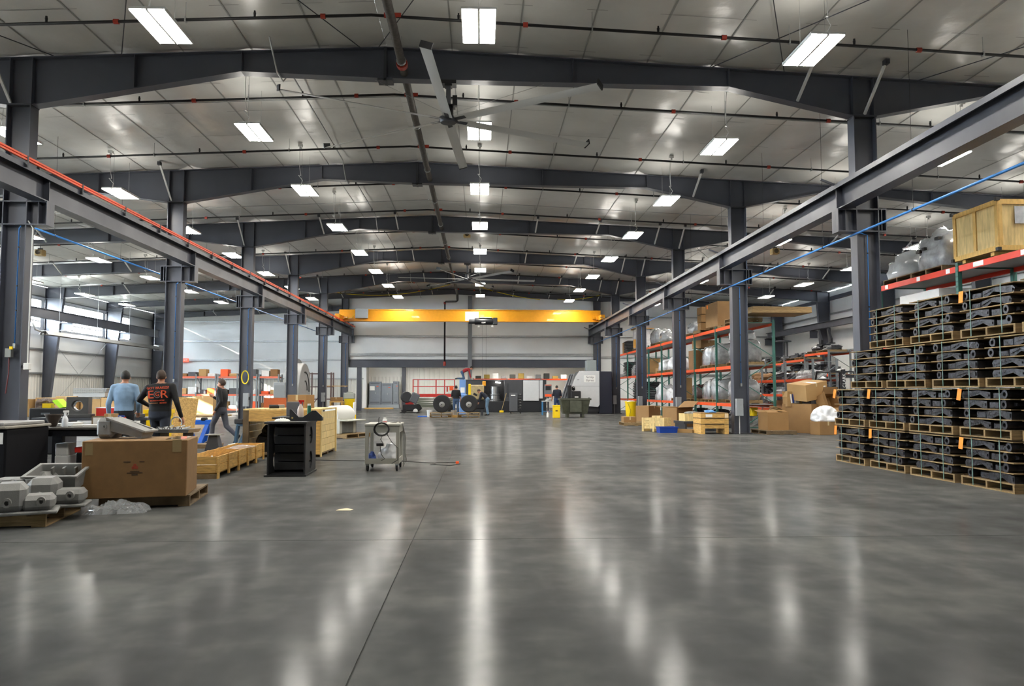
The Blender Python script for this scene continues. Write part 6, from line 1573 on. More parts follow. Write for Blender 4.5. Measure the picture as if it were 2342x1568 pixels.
# electrical cabinets in the low bay
t = thing('cabinet_plinth', 'long grey steel plinth under the electrical cabinets', 'plinth', (0, 65.2, 0)); MB().box(-9.25, -6.75, -0.3, 0.5, 0, 0.3).build('body', M('plinth_grey', '#8f969c', 0.5), t)
for i, (x0, x1, zt, lab) in enumerate(((-9.2, -8.25, 2.18, 'left door with white notice'), (-8.22, -7.28, 2.05, 'middle door with ventilation louvres'), (-7.25, -6.8, 2.2, 'narrow end unit'))):
    t = thing('electrical_cabinet', 'grey electrical cabinet behind the opening, %s' % ['with white notice', 'lower middle unit', 'narrow end unit'][i], 'cabinet', (x0, 64.95, 0.301), group='grey electrical cabinets')
    w = x1 - x0; h = zt - 0.3
    MB().cbox(0, w, 0, 0.6, 0, h, 0.012).build('body', grey_cab, t)
    d = MB().cbox(0.03, w - 0.03, -0.02, 0.0, 0.04, h - 0.05, 0.006).build('door', grey_cab, t)
    for zz in (0.12, h - 0.2):
        for q in range(4): MB().box(0.1, w - 0.1, -0.026, -0.02, zz + q * 0.03, zz + q * 0.03 + 0.014).build('louvre', steel_d, d)
    MB().cb((w * 0.55, -0.03, h * 0.5), (0.03, 0.02, 0.14)).build('handle', galv, d)
    MB().box(w * 0.62, w * 0.8, -0.024, -0.02, h * 0.78, h * 0.81).build('warning_label', orange_bar, d)
    if i == 0: MB().box(0.05, 0.45, -0.026, -0.02, h * 0.62, h * 0.8).build('notice', paper_w, d)
o = MB().box(-1.1, 1.1, -0.3, 0.3, 0, 0.1).build('timber_skid', wood_c, None, (-8.0, 62.0, 0)); tag(o, 'flat timber skid on the floor before the electrical cabinets', 'timber')
# red scissor lift
sl = thing('scissor_lift', 'red scissor lift platform with tubular guard rails behind the big tyres', 'lift', (-3.3, 55.2, 0))
MB().cbox(-1.5, 1.5, -0.4, 0.4, 0.98, 1.2, 0.01).build('platform', red_pnt, sl)
MB().cbox(-1.35, 1.45, -0.38, 0.38, 0.25, 0.45, 0.02).build('chassis', M('lift_olive', '#6a6f62', 0.5), sl)
for z in (0.52, 0.68, 0.84):
    for s in (1, -1): MB().tube([(-1.3, -0.33, z - 0.05 * s), (1.3, -0.33, z + 0.05 * s)], 0.05, 4).tube([(-1.3, 0.33, z - 0.05 * s), (1.3, 0.33, z + 0.05 * s)], 0.05, 4).build('scissor_arm', M('lift_olive', '#6a6f62', 0.5), sl)
for x in (-1.1, 1.1):
    for y in (-0.36, 0.36): MB().lathe([(0.0, -0.08), (0.2, -0.08), (0.25, -0.05), (0.25, 0.05), (0.2, 0.08), (0.0, 0.08)], 14, (x, y, 0.25), 'y').build('wheel', rubber, sl)
for y in (-0.37, 0.37):
    for x in (-1.45, -1.1, 0.15, 0.75, 1.45): MB().tube([(x, y, 1.2), (x, y, 2.2)], 0.022, 6).build('rail_post', red_pnt, sl)
    for z in (1.72, 2.2): MB().tube([(-1.45, y, z), (1.45, y, z)], 0.022, 6).build('rail', red_pnt, sl)
for x in (-1.45, 1.45):
    for z in (1.72, 2.2): MB().tube([(x, -0.37, z), (x, 0.37, z)], 0.022, 6).build('rail', red_pnt, sl)
MB().cb((1.25, -0.4, 1.6), (0.28, 0.16, 0.32)).build('control_box', orange_bar, sl)
MB().cb((0.95, -0.30, 1.55), (0.1, 0.1, 0.4)).build('extinguisher', M('ext_red', '#b02418', 0.3), sl)
# floor scrubber
fs_ = thing('floor_scrubber', 'black and grey floor scrubbing machine by the opening', 'floor scrubber', (-4.55, 50.2, 0), R(10))
MB().cbox(-0.45, 0.45, -0.35, 0.35, 0.12, 0.55, 0.05).build('base', cnc_b, fs_)
MB().lathe([(0.0, -0.3), (0.3, -0.3), (0.36, -0.2), (0.36, 0.2), (0.3, 0.3), (0.0, 0.3)], 18, (-0.2, 0, 1.0), 'y').build('tank', M('scrub_dark', '#26282c', 0.4), fs_, smooth='auto')
b = MB(); b.cb((0.3, -0.1, 0.95), (0.5, 0.5, 0.65), Matrix.Rotation(R(25), 3, 'Y'), 0.05); b.build('hopper', M('scrub_grey', '#585c62', 0.4), fs_)
MB().cb((0.0, 0, 0.6), (0.5, 0.4, 0.3)).build('motor', red_pnt, fs_)
for x, y in ((0.35, -0.36), (-0.35, -0.36), (0.35, 0.36), (-0.35, 0.36)): MB().cyl((x, y - 0.04, 0.14), (x, y + 0.04, 0.14), 0.14, n=14).build('wheel', rubber if x < 0 else white_pnt, fs_)
MB().box(-0.6, 0.6, -0.45, 0.45, 0.03, 0.08).build('skirt', black_p, fs_)
# two big tyres on pallets
for i, x in enumerate((-2.08, -0.66)):
    for q in range(2):
        pallet((x, 41.35, q * PH), R(90) + 0.03 * q, 'yellow wooden pallet under the %s big tyre, %s of two' % (['scissor-lift side', 'machine side'][i], ['lower', 'upper'][q]), 'pallets under tyres')
    t = thing('tyre_hub', 'big black tyre with grey hub lying upright on pallets, %s' % ['before the scissor lift', 'before the yellow machine'][i], 'tyre', (x + 0.03, 41.5, 2 * PH), group='big tyres')
    MB().lathe([(0.2, -0.13), (0.36, -0.17), (0.44, -0.15), (0.47, -0.1), (0.47, 0.1), (0.44, 0.15), (0.36, 0.17), (0.2, 0.13)], 28, (0, 0, 0.466), 'y').build('tyre', rubber, t, smooth='auto')
    MB().lathe([(0.0, -0.20), (0.06, -0.20), (0.14, -0.16), (0.15, -0.13), (0.2, -0.12), (0.2, 0.1), (0.0, 0.1)], 22, (0, 0, 0.42), 'y').build('hub', cast_gry, t, smooth='auto')
    MB().cyl((0, -0.205, 0.42), (0, -0.2, 0.42), 0.03, n=10).build('bore', black_p, t)
    for k in range(6):
        a = k * math.pi / 3; MB().cyl((0.1 * math.cos(a), -0.19, 0.42 + 0.1 * math.sin(a)), (0.1 * math.cos(a), -0.17, 0.42 + 0.1 * math.sin(a)), 0.018, n=6).build('lug', chrome, t)
o = MB().box(-0.35, 0.35, -0.4, 0.4, 0, 0.12).build('timber_crib', wood_c, None, (-1.37, 41.6, 0)); tag(o, 'timber crib between the two tyre pallets', 'timber')
for i, (x, m_, n_) in enumerate(((-2.75, white_pnt, 'white'), (-1.45, M('pail_grey', '#a8a29a', 0.5), 'grey'))):
    t = thing('pail', '%s pail on the floor beside the big tyres' % n_, 'pail', (x, 42.3, 0), group='pails by the tyres'); round_bin(t, 0.15, 0.36, m_)
o = MB().cbox(-0.25, 0.25, -0.2, 0.2, 0, 0.05, 0.01).build('blue_mat', blue_stl, None, (-3.15, 42.6, 0)); tag(o, 'flat blue mat on the floor by the white pail', 'mat')
# machine behind the tyres: engine block and blue column
t = thing('drill_column', 'light blue machine column rising behind the big tyres', 'machine', (-1.05, 45.2, 0))
MB().cbox(-0.18, 0.18, -0.2, 0.2, 0, 2.05, 0.02).build('column', M('machine_blue', '#6d95cf', 0.4), t)
MB().cbox(-0.24, 0.28, -0.26, -0.1, 0.95, 1.2, 0.03).build('carriage', M('machine_blue', '#6d95cf', 0.4), t)
MB().box(-0.12, 0.12, -0.205, -0.2, 1.3, 1.6).build('panel', paper_w, t)
t = thing('engine_block', 'tan and yellow engine assembly between the tyre and the dark machine', 'engine', (-0.22, 45.4, 0))
MB().cbox(-0.45, 0.4, -0.35, 0.35, 0.9, 1.75, 0.05).build('block', M('engine_tan', '#b5a379', 0.5, var=0.2), t)
MB().cbox(-0.5, -0.35, -0.4, 0.4, 1.0, 1.8, 0.03).build('bracket', yel_bin, t)
MB().cyl((-0.2, -0.36, 1.25), (0.0, -0.36, 1.15), 0.06, n=10).cyl((0.1, -0.36, 1.45), (0.2, -0.36, 1.3), 0.05, n=10).build('hose', black_p, t)
MB().cbox(-0.4, 0.45, -0.3, 0.3, 0.35, 0.9, 0.05).build('axle_housing', cnc_b, t)
for x in (-0.3, 0.3): MB().box(x - 0.06, x + 0.06, -0.2, 0.2, 0, 0.35).build('leg', steel_d, t)
# dark machining centre
mc = thing('machining_centre', 'long dark grey machining centre with an open bay and pale door', 'machine', (0, 51.75, 0))
MB().cbox(-0.9, 4.35, 0, 1.9, 0.0, 0.72, 0.03).build('base', cnc_b, mc)
MB().box(-1.2, 0.15, 0.1, 1.9, 0.72, 2.12).build('end_housing', cnc_d, mc)
MB().box(0.15, 1.55, 1.5, 1.9, 0.72, 2.12).build('bay_back', cnc_d, mc)
MB().box(1.55, 2.75, 0.0, 1.9, 0.72, 2.12).build('middle_housing', cnc_d, mc)
MB().box(2.75, 4.35, 0.1, 1.9, 0.72, 2.12).build('end_cover', cnc_d, mc)
MB().box(-1.4, 4.4, 0, 1.95, 2.12, 2.16).build('roof_plate', M('roof_mid', '#6a6c70', 0.5), mc)
MB().cbox(2.8, 3.85, -0.05, 0.1, 0.74, 2.1, 0.02).build('door', cnc_w, mc)
MB().cbox(3.88, 4.1, -0.08, 0.1, 0.9, 2.1, 0.02).build('control_column', cnc_w, mc)
MB().lathe([(0.0, 0.74), (0.5, 0.74), (0.5, 0.8), (0.42, 0.86), (0.42, 1.1), (0.5, 1.16), (0.5, 1.2), (0.36, 1.22), (0.36, 1.7), (0.0, 1.7)], 24, (0.9, 0.75, 0)).build('rotary_fixture', chrome, mc, smooth='auto')
MB().cyl((1.0, 0.7, 2.0), (1.3, 0.9, 1.95), 0.05, n=10).build('work_lamp', M('work_lamp', '#ffffff', 0.4, emit='#fff8ee', estr=12.0), mc)
MB().box(1.7, 1.85, -0.03, 0.0, 1.0, 1.9).build('handle', steel_d, mc)
# tool cabinet
t = thing('tool_cabinet', 'dark tall tool cabinet on casters with open drawers beside the dark machine', 'tool cabinet', (2.2, 49.1, 0))
MB().cbox(-0.4, 0.1, -0.3, 0.3, 0.14, 1.28, 0.02).build('body', M('tool_grey', '#4f5156', 0.45), t)
for i in range(6): MB().cbox(0.1, 0.34 + 0.02 * (i % 3), -0.28, 0.28, 0.2 + i * 0.17, 0.33 + i * 0.17, 0.01).build('drawer', cnc_b, t); 
for i in range(6): MB().cb((0.26, -0.2, 0.345 + i * 0.17), (0.1, 0.06, 0.05)).build('tool', chrome, t)
for x in (-0.33, 0.28):
    for y in (-0.22, 0.22): MB().cyl((x - 0.02, y, 0.07), (x + 0.02, y, 0.07), 0.07, n=12).build('caster', rubber, t)
MB().box(-0.32, -0.05, -0.304, -0.3, 1.1, 1.16).build('badge', paper_w, t)
t = thing('broom', 'broom with a yellow foot leaning on the dark machine', 'broom', (1.35, 51.1, 0)); MB().tube([(0, 0, 0.12), (0.32, 0.25, 1.25)], 0.018, 6).build('handle', M('broom_tan', '#a08a5a', 0.6), t); MB().cbox(-0.14, 0.14, -0.06, 0.06, 0.0, 0.13, 0.02).build('head', yel_bin, t)
# shelves with goods behind the machines, in the low bay
rk4 = pallet_rack('storage_shelf', 'orange shelf of goods behind the dark machining centre', 0.0, 0.9, [0.0, 2.6, 5.2, 7.8], (1.2, 2.35), rack_gr, 2.4)
rk4.location = (-0.9, 60.4, 0); rk4.rotation_euler = (0, 0, R(-90)); rk4.location = (-0.6, 60.8, 0)
for i in range(11):
    x = -0.3 + i * 0.66
    o = MB().cbox(-0.22, 0.22, -0.2, 0.2, 0, 0.22 + 0.1 * (i % 3), 0.02).build('goods_box', [M('goods_dark', '#3b3d38', 0.5), M('goods_ochre', '#a08640', 0.5), paper_w, cast_gry][i % 4], None, (x + 0.1, 60.35, 2.35)); tag(o, '%s goods box on the orange shelf behind the machines, %s along' % (['dark', 'ochre', 'white', 'grey'][i % 4], ORD[i]), 'box', 'goods on the low-bay shelf')
# blue table
t = thing('blue_table', 'small blue steel table with parts before the dark machine', 'table', (3.95, 45.6, 0))
MB().cbox(-0.4, 0.4, -0.3, 0.3, 0.78, 0.82, 0.005).build('top', galv_w, t)
for x in (-0.36, 0.36):
    for y in (-0.26, 0.26): MB().box(x - 0.025, x + 0.025, y - 0.025, y + 0.025, 0, 0.78).build('leg', M('table_blue', '#3f7fae', 0.4), t)
MB().box(-0.36, 0.36, -0.26, 0.26, 0.2, 0.23).build('shelf', M('table_blue', '#3f7fae', 0.4), t)
blob(0.4, 0.3, 0.14, 402, 12, 5, lump=0.3).build('parts', cast_gry, t, (0.0, 0.0, 0.82))
# pale control panel behind the man in navy
t = thing('control_panel', 'orange and grey machine control panel on a post by the blue table', 'control panel', (4.15, 48.2, 0))
MB().box(-0.05, 0.05, -0.05, 0.05, 0, 1.0).build('post', steel_d, t); MB().cbox(-0.22, 0.22, -0.08, 0.08, 1.0, 1.8, 0.02).build('console', M('console_grey', '#6a6c70', 0.4), t); MB().box(-0.16, 0.16, -0.09, -0.08, 1.45, 1.7).build('screen', black_p, t); MB().box(-0.2, 0.2, -0.09, -0.08, 1.05, 1.2).box(-0.2, 0.2, -0.09, -0.08, 1.74, 1.78).build('orange_trim', orange_bar, t)
# pale lathe with company sign
ln = thing('cnc_lathe', 'large pale grey machine tool with sloping door and script sign', 'machine', (0, 47.6, 0))
MB().prism([(5.15, 0.12), (8.0, 0.12), (8.0, 2.60), (6.05, 2.60), (5.75, 2.2)], 'y', 0.35, 2.0).build('body', cnc_d, ln)
MB().prism([(5.25, 0.95), (5.55, 0.55), (7.15, 0.42), (7.25, 0.55), (7.25, 2.62), (6.05, 2.62), (5.78, 2.25)], 'y', 0.0, 0.36).build('front_cover', cnc_w, ln)
MB().prism([(4.75, 0.6), (5.25, 0.6), (5.75, 2.45), (5.45, 2.45)], 'y', 0.1, 0.36).build('sloping_door', M('door_grey', '#8d9094', 0.3, 0.3), ln)
for k in (0.12, 0.3): MB().prism([(4.75 + k, 0.7), (4.82 + k, 0.7), (5.42 + k * 0.7, 2.4), (5.36 + k * 0.7, 2.4)], 'y', 0.07, 0.1).build('door_frame', steel_d, ln)
MB().cbox(7.26, 8.05, 0.1, 2.0, 0.0, 2.60, 0.03).build('end_cabinet', M('navy_cab', '#1c2030', 0.45), ln)
MB().cbox(6.55, 7.15, 0.5, 1.4, 2.62, 3.30, 0.02).build('filter_unit', M('filter_grey', '#7f8788', 0.45), ln)
MB().box(5.6, 7.2, 0.3, 1.9, 0, 0.15).build('plinth', cnc_b, ln)
sg = MB().box(6.30, 7.0, -0.006, 0.0, 1.93, 2.36).build('sign', paper_w, ln)
sc_ink = M('sign_ink', '#3a2e36', 0.6)
lettering('Fernley', 0.2, sc_ink, sg, (6.65, -0.009, 2.24), shear=0.45, sx=0.85)
lettering('Express', 0.19, sc_ink, sg, (6.66, -0.009, 2.05), shear=0.45, sx=0.85)
MB().box(5.3, 7.24, -0.004, 0.0, 1.68, 1.695).build('panel_seam', grey_pnt, ln)
for x, z in ((5.95, 2.08), (6.6, 0.98)): MB().cb((x, -0.01, z), (0.12, 0.02, 0.03)).build('latch', steel_d, ln)
cp = MB().cbox(5.25, 5.5, -0.35, -0.1, 0.95, 1.75, 0.02).build('control_arm', black_p, ln)
MB().cbox(5.45, 6.05, -0.42, -0.2, 0.95, 1.4, 0.03).build('control_console', black_p, cp)
MB().box(5.68, 5.9, -0.425, -0.42, 1.0, 1.07).build('label_plate', paper_w, cp)
MB().cyl((5.62, -0.35, 1.5), (5.62, -0.2, 1.6), 0.1, n=12).build('hand_wheel', black_p, cp)
# olive dumpster and yellow bin
d = thing('tipping_hopper', 'olive green self-tipping scrap hopper before the pale machine tool', 'hopper', (4.95, 41.3, 0))
MB().shell(1.25, 0.9, 0.80, 0.02, 1.55, 1.2).build('hopper', dump_m, d, (0, 0, 0.2))
MB().box(-0.82, 0.82, -0.63, -0.57, 0.92, 1.01).box(-0.82, 0.82, 0.57, 0.63, 0.92, 1.01).box(-0.82, -0.76, -0.57, 0.57, 0.92, 1.01).box(0.76, 0.82, -0.57, 0.57, 0.92, 1.01).build('rim', dump_m, d)
for x in (-0.45, 0.35): MB().box(x, x + 0.12, -0.4, 0.4, 0.0, 0.2).build('fork_pocket', dump_m, d)
MB().box(-0.3, 0.3, -0.64, -0.62, 0.3, 0.9).build('stiffener', dump_m, d)
t = thing('yellow_cabinet', 'short square yellow bin standing beside the olive hopper', 'bin', (3.92, 40.6, 0)); MB().cbox(-0.18, 0.18, -0.18, 0.18, 0.0, 0.62, 0.015).build('body', yel_bin, t); MB().cbox(-0.19, 0.19, -0.19, 0.19, 0.62, 0.66, 0.01).build('lid', yel_bin, t); MB().box(-0.06, 0.06, -0.184, -0.18, 0.34, 0.40).build('label_mark', M('mark_brown', '#6a4a10', 0.6), t)
t = thing('bottle_pair', 'white bottle on the floor by the yellow bin', 'bottle', (3.55, 41.4, 0)); MB().lathe([(0.0, 0), (0.07, 0), (0.07, 0.2), (0.03, 0.26), (0.03, 0.3), (0.0, 0.3)], 12).build('body', white_pnt, t, smooth='auto'); MB().cyl((0, 0, 0.3), (0, 0, 0.33), 0.032, n=10).build('cap', red_pnt, t)
# ------------------------------------------------------------------ far window aisle
def flywheel(x0, x1, y, r, label, arcs):
    t = thing('flywheel', label, 'flywheel', ((x0 + x1) / 2, y, 0), group='grey flywheels')
    w = (x1 - x0) / 2
    MB().lathe([(0.0, -w), (r - 0.03, -w), (r, -w + 0.03), (r, w - 0.03), (r - 0.03, w), (0.0, w)], 48, (0, 0, r + 0.06), 'x').build('disc', M('fly_grey', '#8a8a88', 0.5, 0.1, var=0.05), t, smooth='auto')
    for rr, a0, a1 in arcs:
        pts = [(w + 0.003, rr * math.cos(R(a)), r + 0.06 + rr * math.sin(R(a))) for a in range(a0, a1, 8)]
        MB().tube(pts, 0.045, 4).build('slot', black_p, t)
    for s in (-0.5, 0.5): MB().prism([(s - 0.12, 0), (s + 0.12, 0), (s, 0.2)], 'x', -w, w).build('chock', wood_d, t)
flywheel(-10.42, -9.93, 44.65, 1.45, 'huge grey flywheel disc with curved slots between two columns', ((0.95, -10, 110), (0.45, -10, 110)))
flywheel(-11.15, -10.7, 46.4, 1.62, 'huge plain grey flywheel disc behind the slotted one', ())
t = thing('pump_cabinet', 'grey cabinet on the floor before the flywheels', 'cabinet', (-10.65, 42.1, 0)); MB().cbox(-0.3, 0.3, -0.3, 0.3, 0, 1.85, 0.02).build('body', grey_pnt, t); MB().box(-0.26, 0.26, -0.304, -0.3, 0.1, 1.7).build('door', M('cab_door', '#7b7e80', 0.45), t)
brn = M('frame_brown', '#4a3430', 0.6)
t = thing('brown_rack', 'dark brown steel frame rack with shelves behind the flywheels', 'rack', (-10.2, 51.5, 0))
for x in (-0.9, 0.5):
    for y in (-0.4, 0.4): MB().box(x - 0.04, x + 0.04, y - 0.04, y + 0.04, 0, 2.6).build('post', brn, t)
for z in (0.9, 1.7, 2.55):
    for y in (-0.4, 0.4): MB().box(-0.86, 0.46, y - 0.03, y + 0.03, z - 0.06, z).build('beam', brn, t)
    if z < 2: MB().box(-0.86, 0.46, -0.36, 0.36, z - 0.02, z).build('shelf', brn, t)
MB().tube([(-0.9, -0.4, 0.2), (0.2, -0.4, 1.7)], 0.03, 4).build('brace', brn, t)
o = MB().box(-0.6, 0.9, -0.06, 0.06, 0, 0.04).build('long_plank', wood_c, None, (-9.6, 51.45, 1.70)); tag(o, 'long timber plank sticking out of the brown rack', 'plank')
t = thing('drum_stack', 'yellow drum with a clear tank on top standing near the opening', 'drum', (-8.75, 52.6, 0))
round_bin(t, 0.36, 0.88, yel_bin); MB().cbox(-0.34, 0.34, -0.3, 0.3, 0.885, 1.25, 0.04).cyl((0, 0, 1.25), (0, 0, 1.35), 0.2, n=12).build('clear_tank', M('tank_clear', '#b9beb6', 0.2, alpha=0.8, coat=0.5), t)
carton(0.7, 0.5, 0.25, (-9.1, 49.9, 0.75), 0, 'low red-brown carton on a stand near the yellow drum', None, card); t = thing('low_stand', 'low timber stand under a red-brown carton near the yellow drum', 'stand', (-9.1, 49.9, 0)); MB().box(-0.4, 0.4, -0.3, 0.3, 0.68, 0.75).build('top', wood_c, t)
for x in (-0.35, 0.35):
    for y in (-0.25, 0.25): MB().box(x - 0.04, x + 0.04, y - 0.04, y + 0.04, 0, 0.68).build('leg', wood_c, t)
t = thing('vacuum_hose', 'heap of dark hose on the floor before the yellow drum', 'hose', (-8.6, 50.7, 0))
MB().tube([(0.5 * math.cos(a * 0.7) * (1 - a * 0.02), 0.3 * math.sin(a * 0.7), 0.06 + 0.02 * a) for a in range(18)], 0.05, 6).build('hose', M('hose_dark', '#2e2420', 0.6), t, smooth=True)
# shelving with sunlit goods
shelf_b = M('shelf_salmon', '#d0674a', 0.45)
for q, (x0, n) in enumerate(((-19.75, 2), (-17.1, 2), (-14.45, 1))):
    s = pallet_rack('storage_shelf', 'grey shelving with red-orange beams before the far end wall, %s from the window wall' % ORD[q], 0.0, 0.9, [0.0, 1.25, 2.5][:n + 1], (0.25, 1.2, 2.35), rack_gr, 2.5, beams=shelf_b)
    s.location = (x0, 52.5, 0); s.rotation_euler = (0, 0, R(-90))
    for b_ in range(n):
        for j, z in enumerate((0.25, 1.2, 2.35)):
            for e in range(2):
                k = q * 7 + b_ * 3 + j * 2 + e
                nm = ['dark', 'orange', 'tan', 'pale grey', 'brown'][k % 5]
                o = MB().cbox(-0.24, 0.24, -0.3, 0.3, 0, 0.2 + 0.09 * (k % 4), 0.015).build('shelf_box', [cnc_d, orange_bar, card_l, galv_w, card_d][k % 5], None, (x0 + 0.34 + b_ * 1.25 + e * 0.57, 52.05, z)); tag(o, '%s box on %s grey shelving from the window wall, shelf %s, bay %s' % (nm, ORD[q], ['one', 'two', 'three'][j], ['one', 'two'][b_]), 'box', 'boxes on the grey shelving')
t = thing('exit_sign', 'small red exit sign on the far wall of the window aisle', 'sign', (-24.0, YK - 0.25, 3.75)); MB().cbox(-0.3, 0.3, -0.04, 0.04, 0, 0.3, 0.01).build('box', M('exit_red', '#e4553a', 0.4, emit='#e4553a', estr=0.6), t); lettering('EXIT', 0.2, white_pnt, t, (0, -0.042, 0.15)); MB().box(-0.02, 0.02, 0.04, 0.2, 0.12, 0.16).build('mount', steel_d, t)
# ------------------------------------------------------------------ people
def person(name_label, pose, mats, loc, rz, vox=0.012, hair=None, hair_len=0.0, extra=None):
    """pose: dict of joints (x right, y forward, z up). One remeshed continuous body, hair and details as children."""
    P = {k: Vector(v) for k, v in pose.items() if isinstance(v, tuple)}
    seg = []          # (p0, p1, r0, r1, region)
    def S(a, b, r0, r1, reg): seg.append((P[a] if isinstance(a, str) else Vector(a), P[b] if isinstance(b, str) else Vector(b), r0, r1, reg))
    mb = MB()
    up = (P['chest'] - P['waist']).normalized()
    side = (P['shR'] - P['shL']).normalized()
    fwd = up.cross(side) * -1
    fwd = side.cross(up) * -1
    if pose.get('flip'): fwd = -fwd
    # torso
    def slab(c, rx, ry, rz_, reg, ax_up=up):
        rot = Matrix((side, (ax_up.cross(side)), ax_up)).transposed()
        mb.ell(c, (rx, ry, rz_), 18, 12, rot); seg.append((Vector(c) - side * rx * 0.5, Vector(c) + side * rx * 0.5, min(ry, rz_), min(ry, rz_), reg))
    hipc = (P['hipL'] + P['hipR']) / 2
    shc = (P['shL'] + P['shR']) / 2
    B = pose.get('build', 1.0)
    # torso: lofted ellipses from crotch to neck
    ctl = [(hipc - up * 0.10, 0.115, 0.085), (hipc - up * 0.03, 0.172 * B, 0.118 * B), (hipc + up * 0.07, 0.172 * B, 0.118 * B), (P['waist'], 0.166 * B, 0.113 * B), (P['chest'], 0.184 * B, 0.122 * B),
           (shc - up * 0.08, 0.200 * B, 0.118 * B), (shc - up * 0.01, 0.185 * B, 0.098 * B), (shc + up * 0.04, 0.12, 0.075), (shc + up * 0.075, 0.06, 0.055)]
    bk = up.cross(side); n_ = 20; vs_ = []
    rings = []
    for i in range(len(ctl) - 1):
        for q in range(3):
            t_ = q / 3; t2 = t_ * t_ * (3 - 2 * t_)
            rings.append((ctl[i][0].lerp(ctl[i + 1][0], t_), ctl[i][1] + (ctl[i + 1][1] - ctl[i][1]) * t2, ctl[i][2] + (ctl[i + 1][2] - ctl[i][2]) * t2))
    rings.append(ctl[-1])
    for c_, rx, ry in rings:
        for i in range(n_):
            a_ = 2 * math.pi * i / n_
            vs_.append(c_ + side * rx * math.copysign(abs(math.cos(a_)) ** 0.85, math.cos(a_)) + bk * ry * math.copysign(abs(math.sin(a_)) ** 0.85, math.sin(a_)))
    fs = [tuple(range(n_ - 1, -1, -1)), tuple(range((len(rings) - 1) * n_, len(rings) * n_))]
    for j in range(len(rings) - 1): fs += [(j * n_ + i, j * n_ + (i + 1) % n_, (j + 1) * n_ + (i + 1) % n_, (j + 1) * n_ + i) for i in range(n_)]
    mb.add(vs_, fs)
    tor = []
    for c_, rx, ry in rings: tor.append((c_ - side * rx * 0.5, c_ + side * rx * 0.5, ry, ry, 'pants' if (c_ - hipc).dot(up) < 0.075 else 'shirt'))
    for s in 'LR':
        S('sh' + s, 'el' + s, 0.064 * B, 0.050, 'shirt'); S('el' + s, 'wr' + s, 0.050, 0.036, pose.get('sleeve', 'shirt'))
        S('hip' + s, 'kn' + s, 0.098, 0.068, 'pants'); S('kn' + s, 'an' + s, 0.068, 0.052, 'pants')
        S('an' + s, 'to' + s, 0.050, 0.040, 'shoe')
        heel = P['an' + s] - (P['to' + s] - P['an' + s]).normalized() * 0.05 - Vector((0, 0, 0.02)); S(heel, 'to' + s, 0.042, 0.038, 'shoe')
        d = (P['wr' + s] - P['el' + s]).normalized()
        hd = P.get('hd' + s)
        d = (hd - P['wr' + s]).normalized() if hd else d
        pal = P['wr' + s] + d * 0.075
        seg.append((P['wr' + s], pal, 0.032, 0.036, 'skin'))
        sd = d.cross(fwd if abs(d.dot(fwd)) < 0.8 else up).normalized()
        nrm = d.cross(sd).normalized()
        for q, (off, ln) in enumerate(((-0.030, 0.075), (-0.010, 0.085), (0.011, 0.080), (0.030, 0.062))):
            b0 = pal + sd * off * 0.9 + d * 0.01; m1 = b0 + (d * 0.85 + nrm * 0.35).normalized() * ln * 0.55; m2 = m1 + (d * 0.4 + nrm * 0.9).normalized() * ln * 0.45
            seg.append((b0, m1, 0.0105, 0.0095, 'skin')); seg.append((m1, m2, 0.0095, 0.0085, 'skin'))
        th = P['wr' + s] + d * 0.03 + sd * -0.03; t1 = th + (sd * -0.6 + d * 0.7 + nrm * 0.3).normalized() * 0.045; t2 = t1 + (d * 0.9 + nrm * 0.4).normalized() * 0.03
        seg.append((th, t1, 0.013, 0.011, 'skin')); seg.append((t1, t2, 0.011, 0.009, 'skin'))
        S('sh' + s, shc + up * 0.05, 0.062, 0.055, 'shirt')
    S(shc + up * 0.0, 'head', 0.062, 0.055, 'skin')
    for p0, p1, r0, r1, reg in seg:
        n = 12
        mb.cyl(p0, p1, r0, r1, n); mb.ell(p0, (r0,) * 3, 12, 8); mb.ell(p1, (r1,) * 3, 12, 8)
    # head
    hx = P['head']; look = Vector(pose.get('look', (0, 1, 0))).normalized()
    hu = Vector(pose.get('headup', (0, 0, 1))); hu = (hu - look * hu.dot(look)).normalized(); hs = look.cross(hu)
    Rh = Matrix((hs, look, hu)).transposed()
    H_ = lambda x, y, z: hx + Rh @ Vector((x, y, z))
    mb.ell(H_(0, -0.01, 0.085), (0.076, 0.096, 0.098), 18, 12, Rh)
    mb.ell(H_(0, 0.028, 0.02), (0.058, 0.068, 0.072), 16, 10, Rh)
    mb.cyl(H_(0, 0.085, 0.075), H_(0, 0.108, 0.035), 0.009, 0.02, 8); mb.ell(H_(0, 0.100, 0.035), (0.016, 0.014, 0.012), 10, 6, Rh)
    for s in (-1, 1): mb.ell(H_(s * 0.078, -0.008, 0.055), (0.010, 0.022, 0.034), 10, 8, Rh)
    mb.ell(H_(0, 0.092, -0.008), (0.024, 0.010, 0.010), 10, 6, Rh)
    me = mb.mesh('body_raw'); o = bpy.data.objects.new('body_raw', me); COL.objects.link(o)
    md = o.modifiers.new('r', 'REMESH'); md.mode = 'VOXEL'; md.voxel_size = vox
    ms = o.modifiers.new('s', 'SMOOTH'); ms.factor = 0.5; ms.iterations = 3
    dg = bpy.context.evaluated_depsgraph_get(); dg.update()
    bm = bpy.data.meshes.new_from_object(o.evaluated_get(dg)); bpy.data.objects.remove(o)
    order = ['skin', 'shirt', 'pants', 'shoe']
    bm.materials.clear()
    for r in order: bm.materials.append(mats.get(r, skin_m))
    belt = hipc + up * 0.075
    idx = []
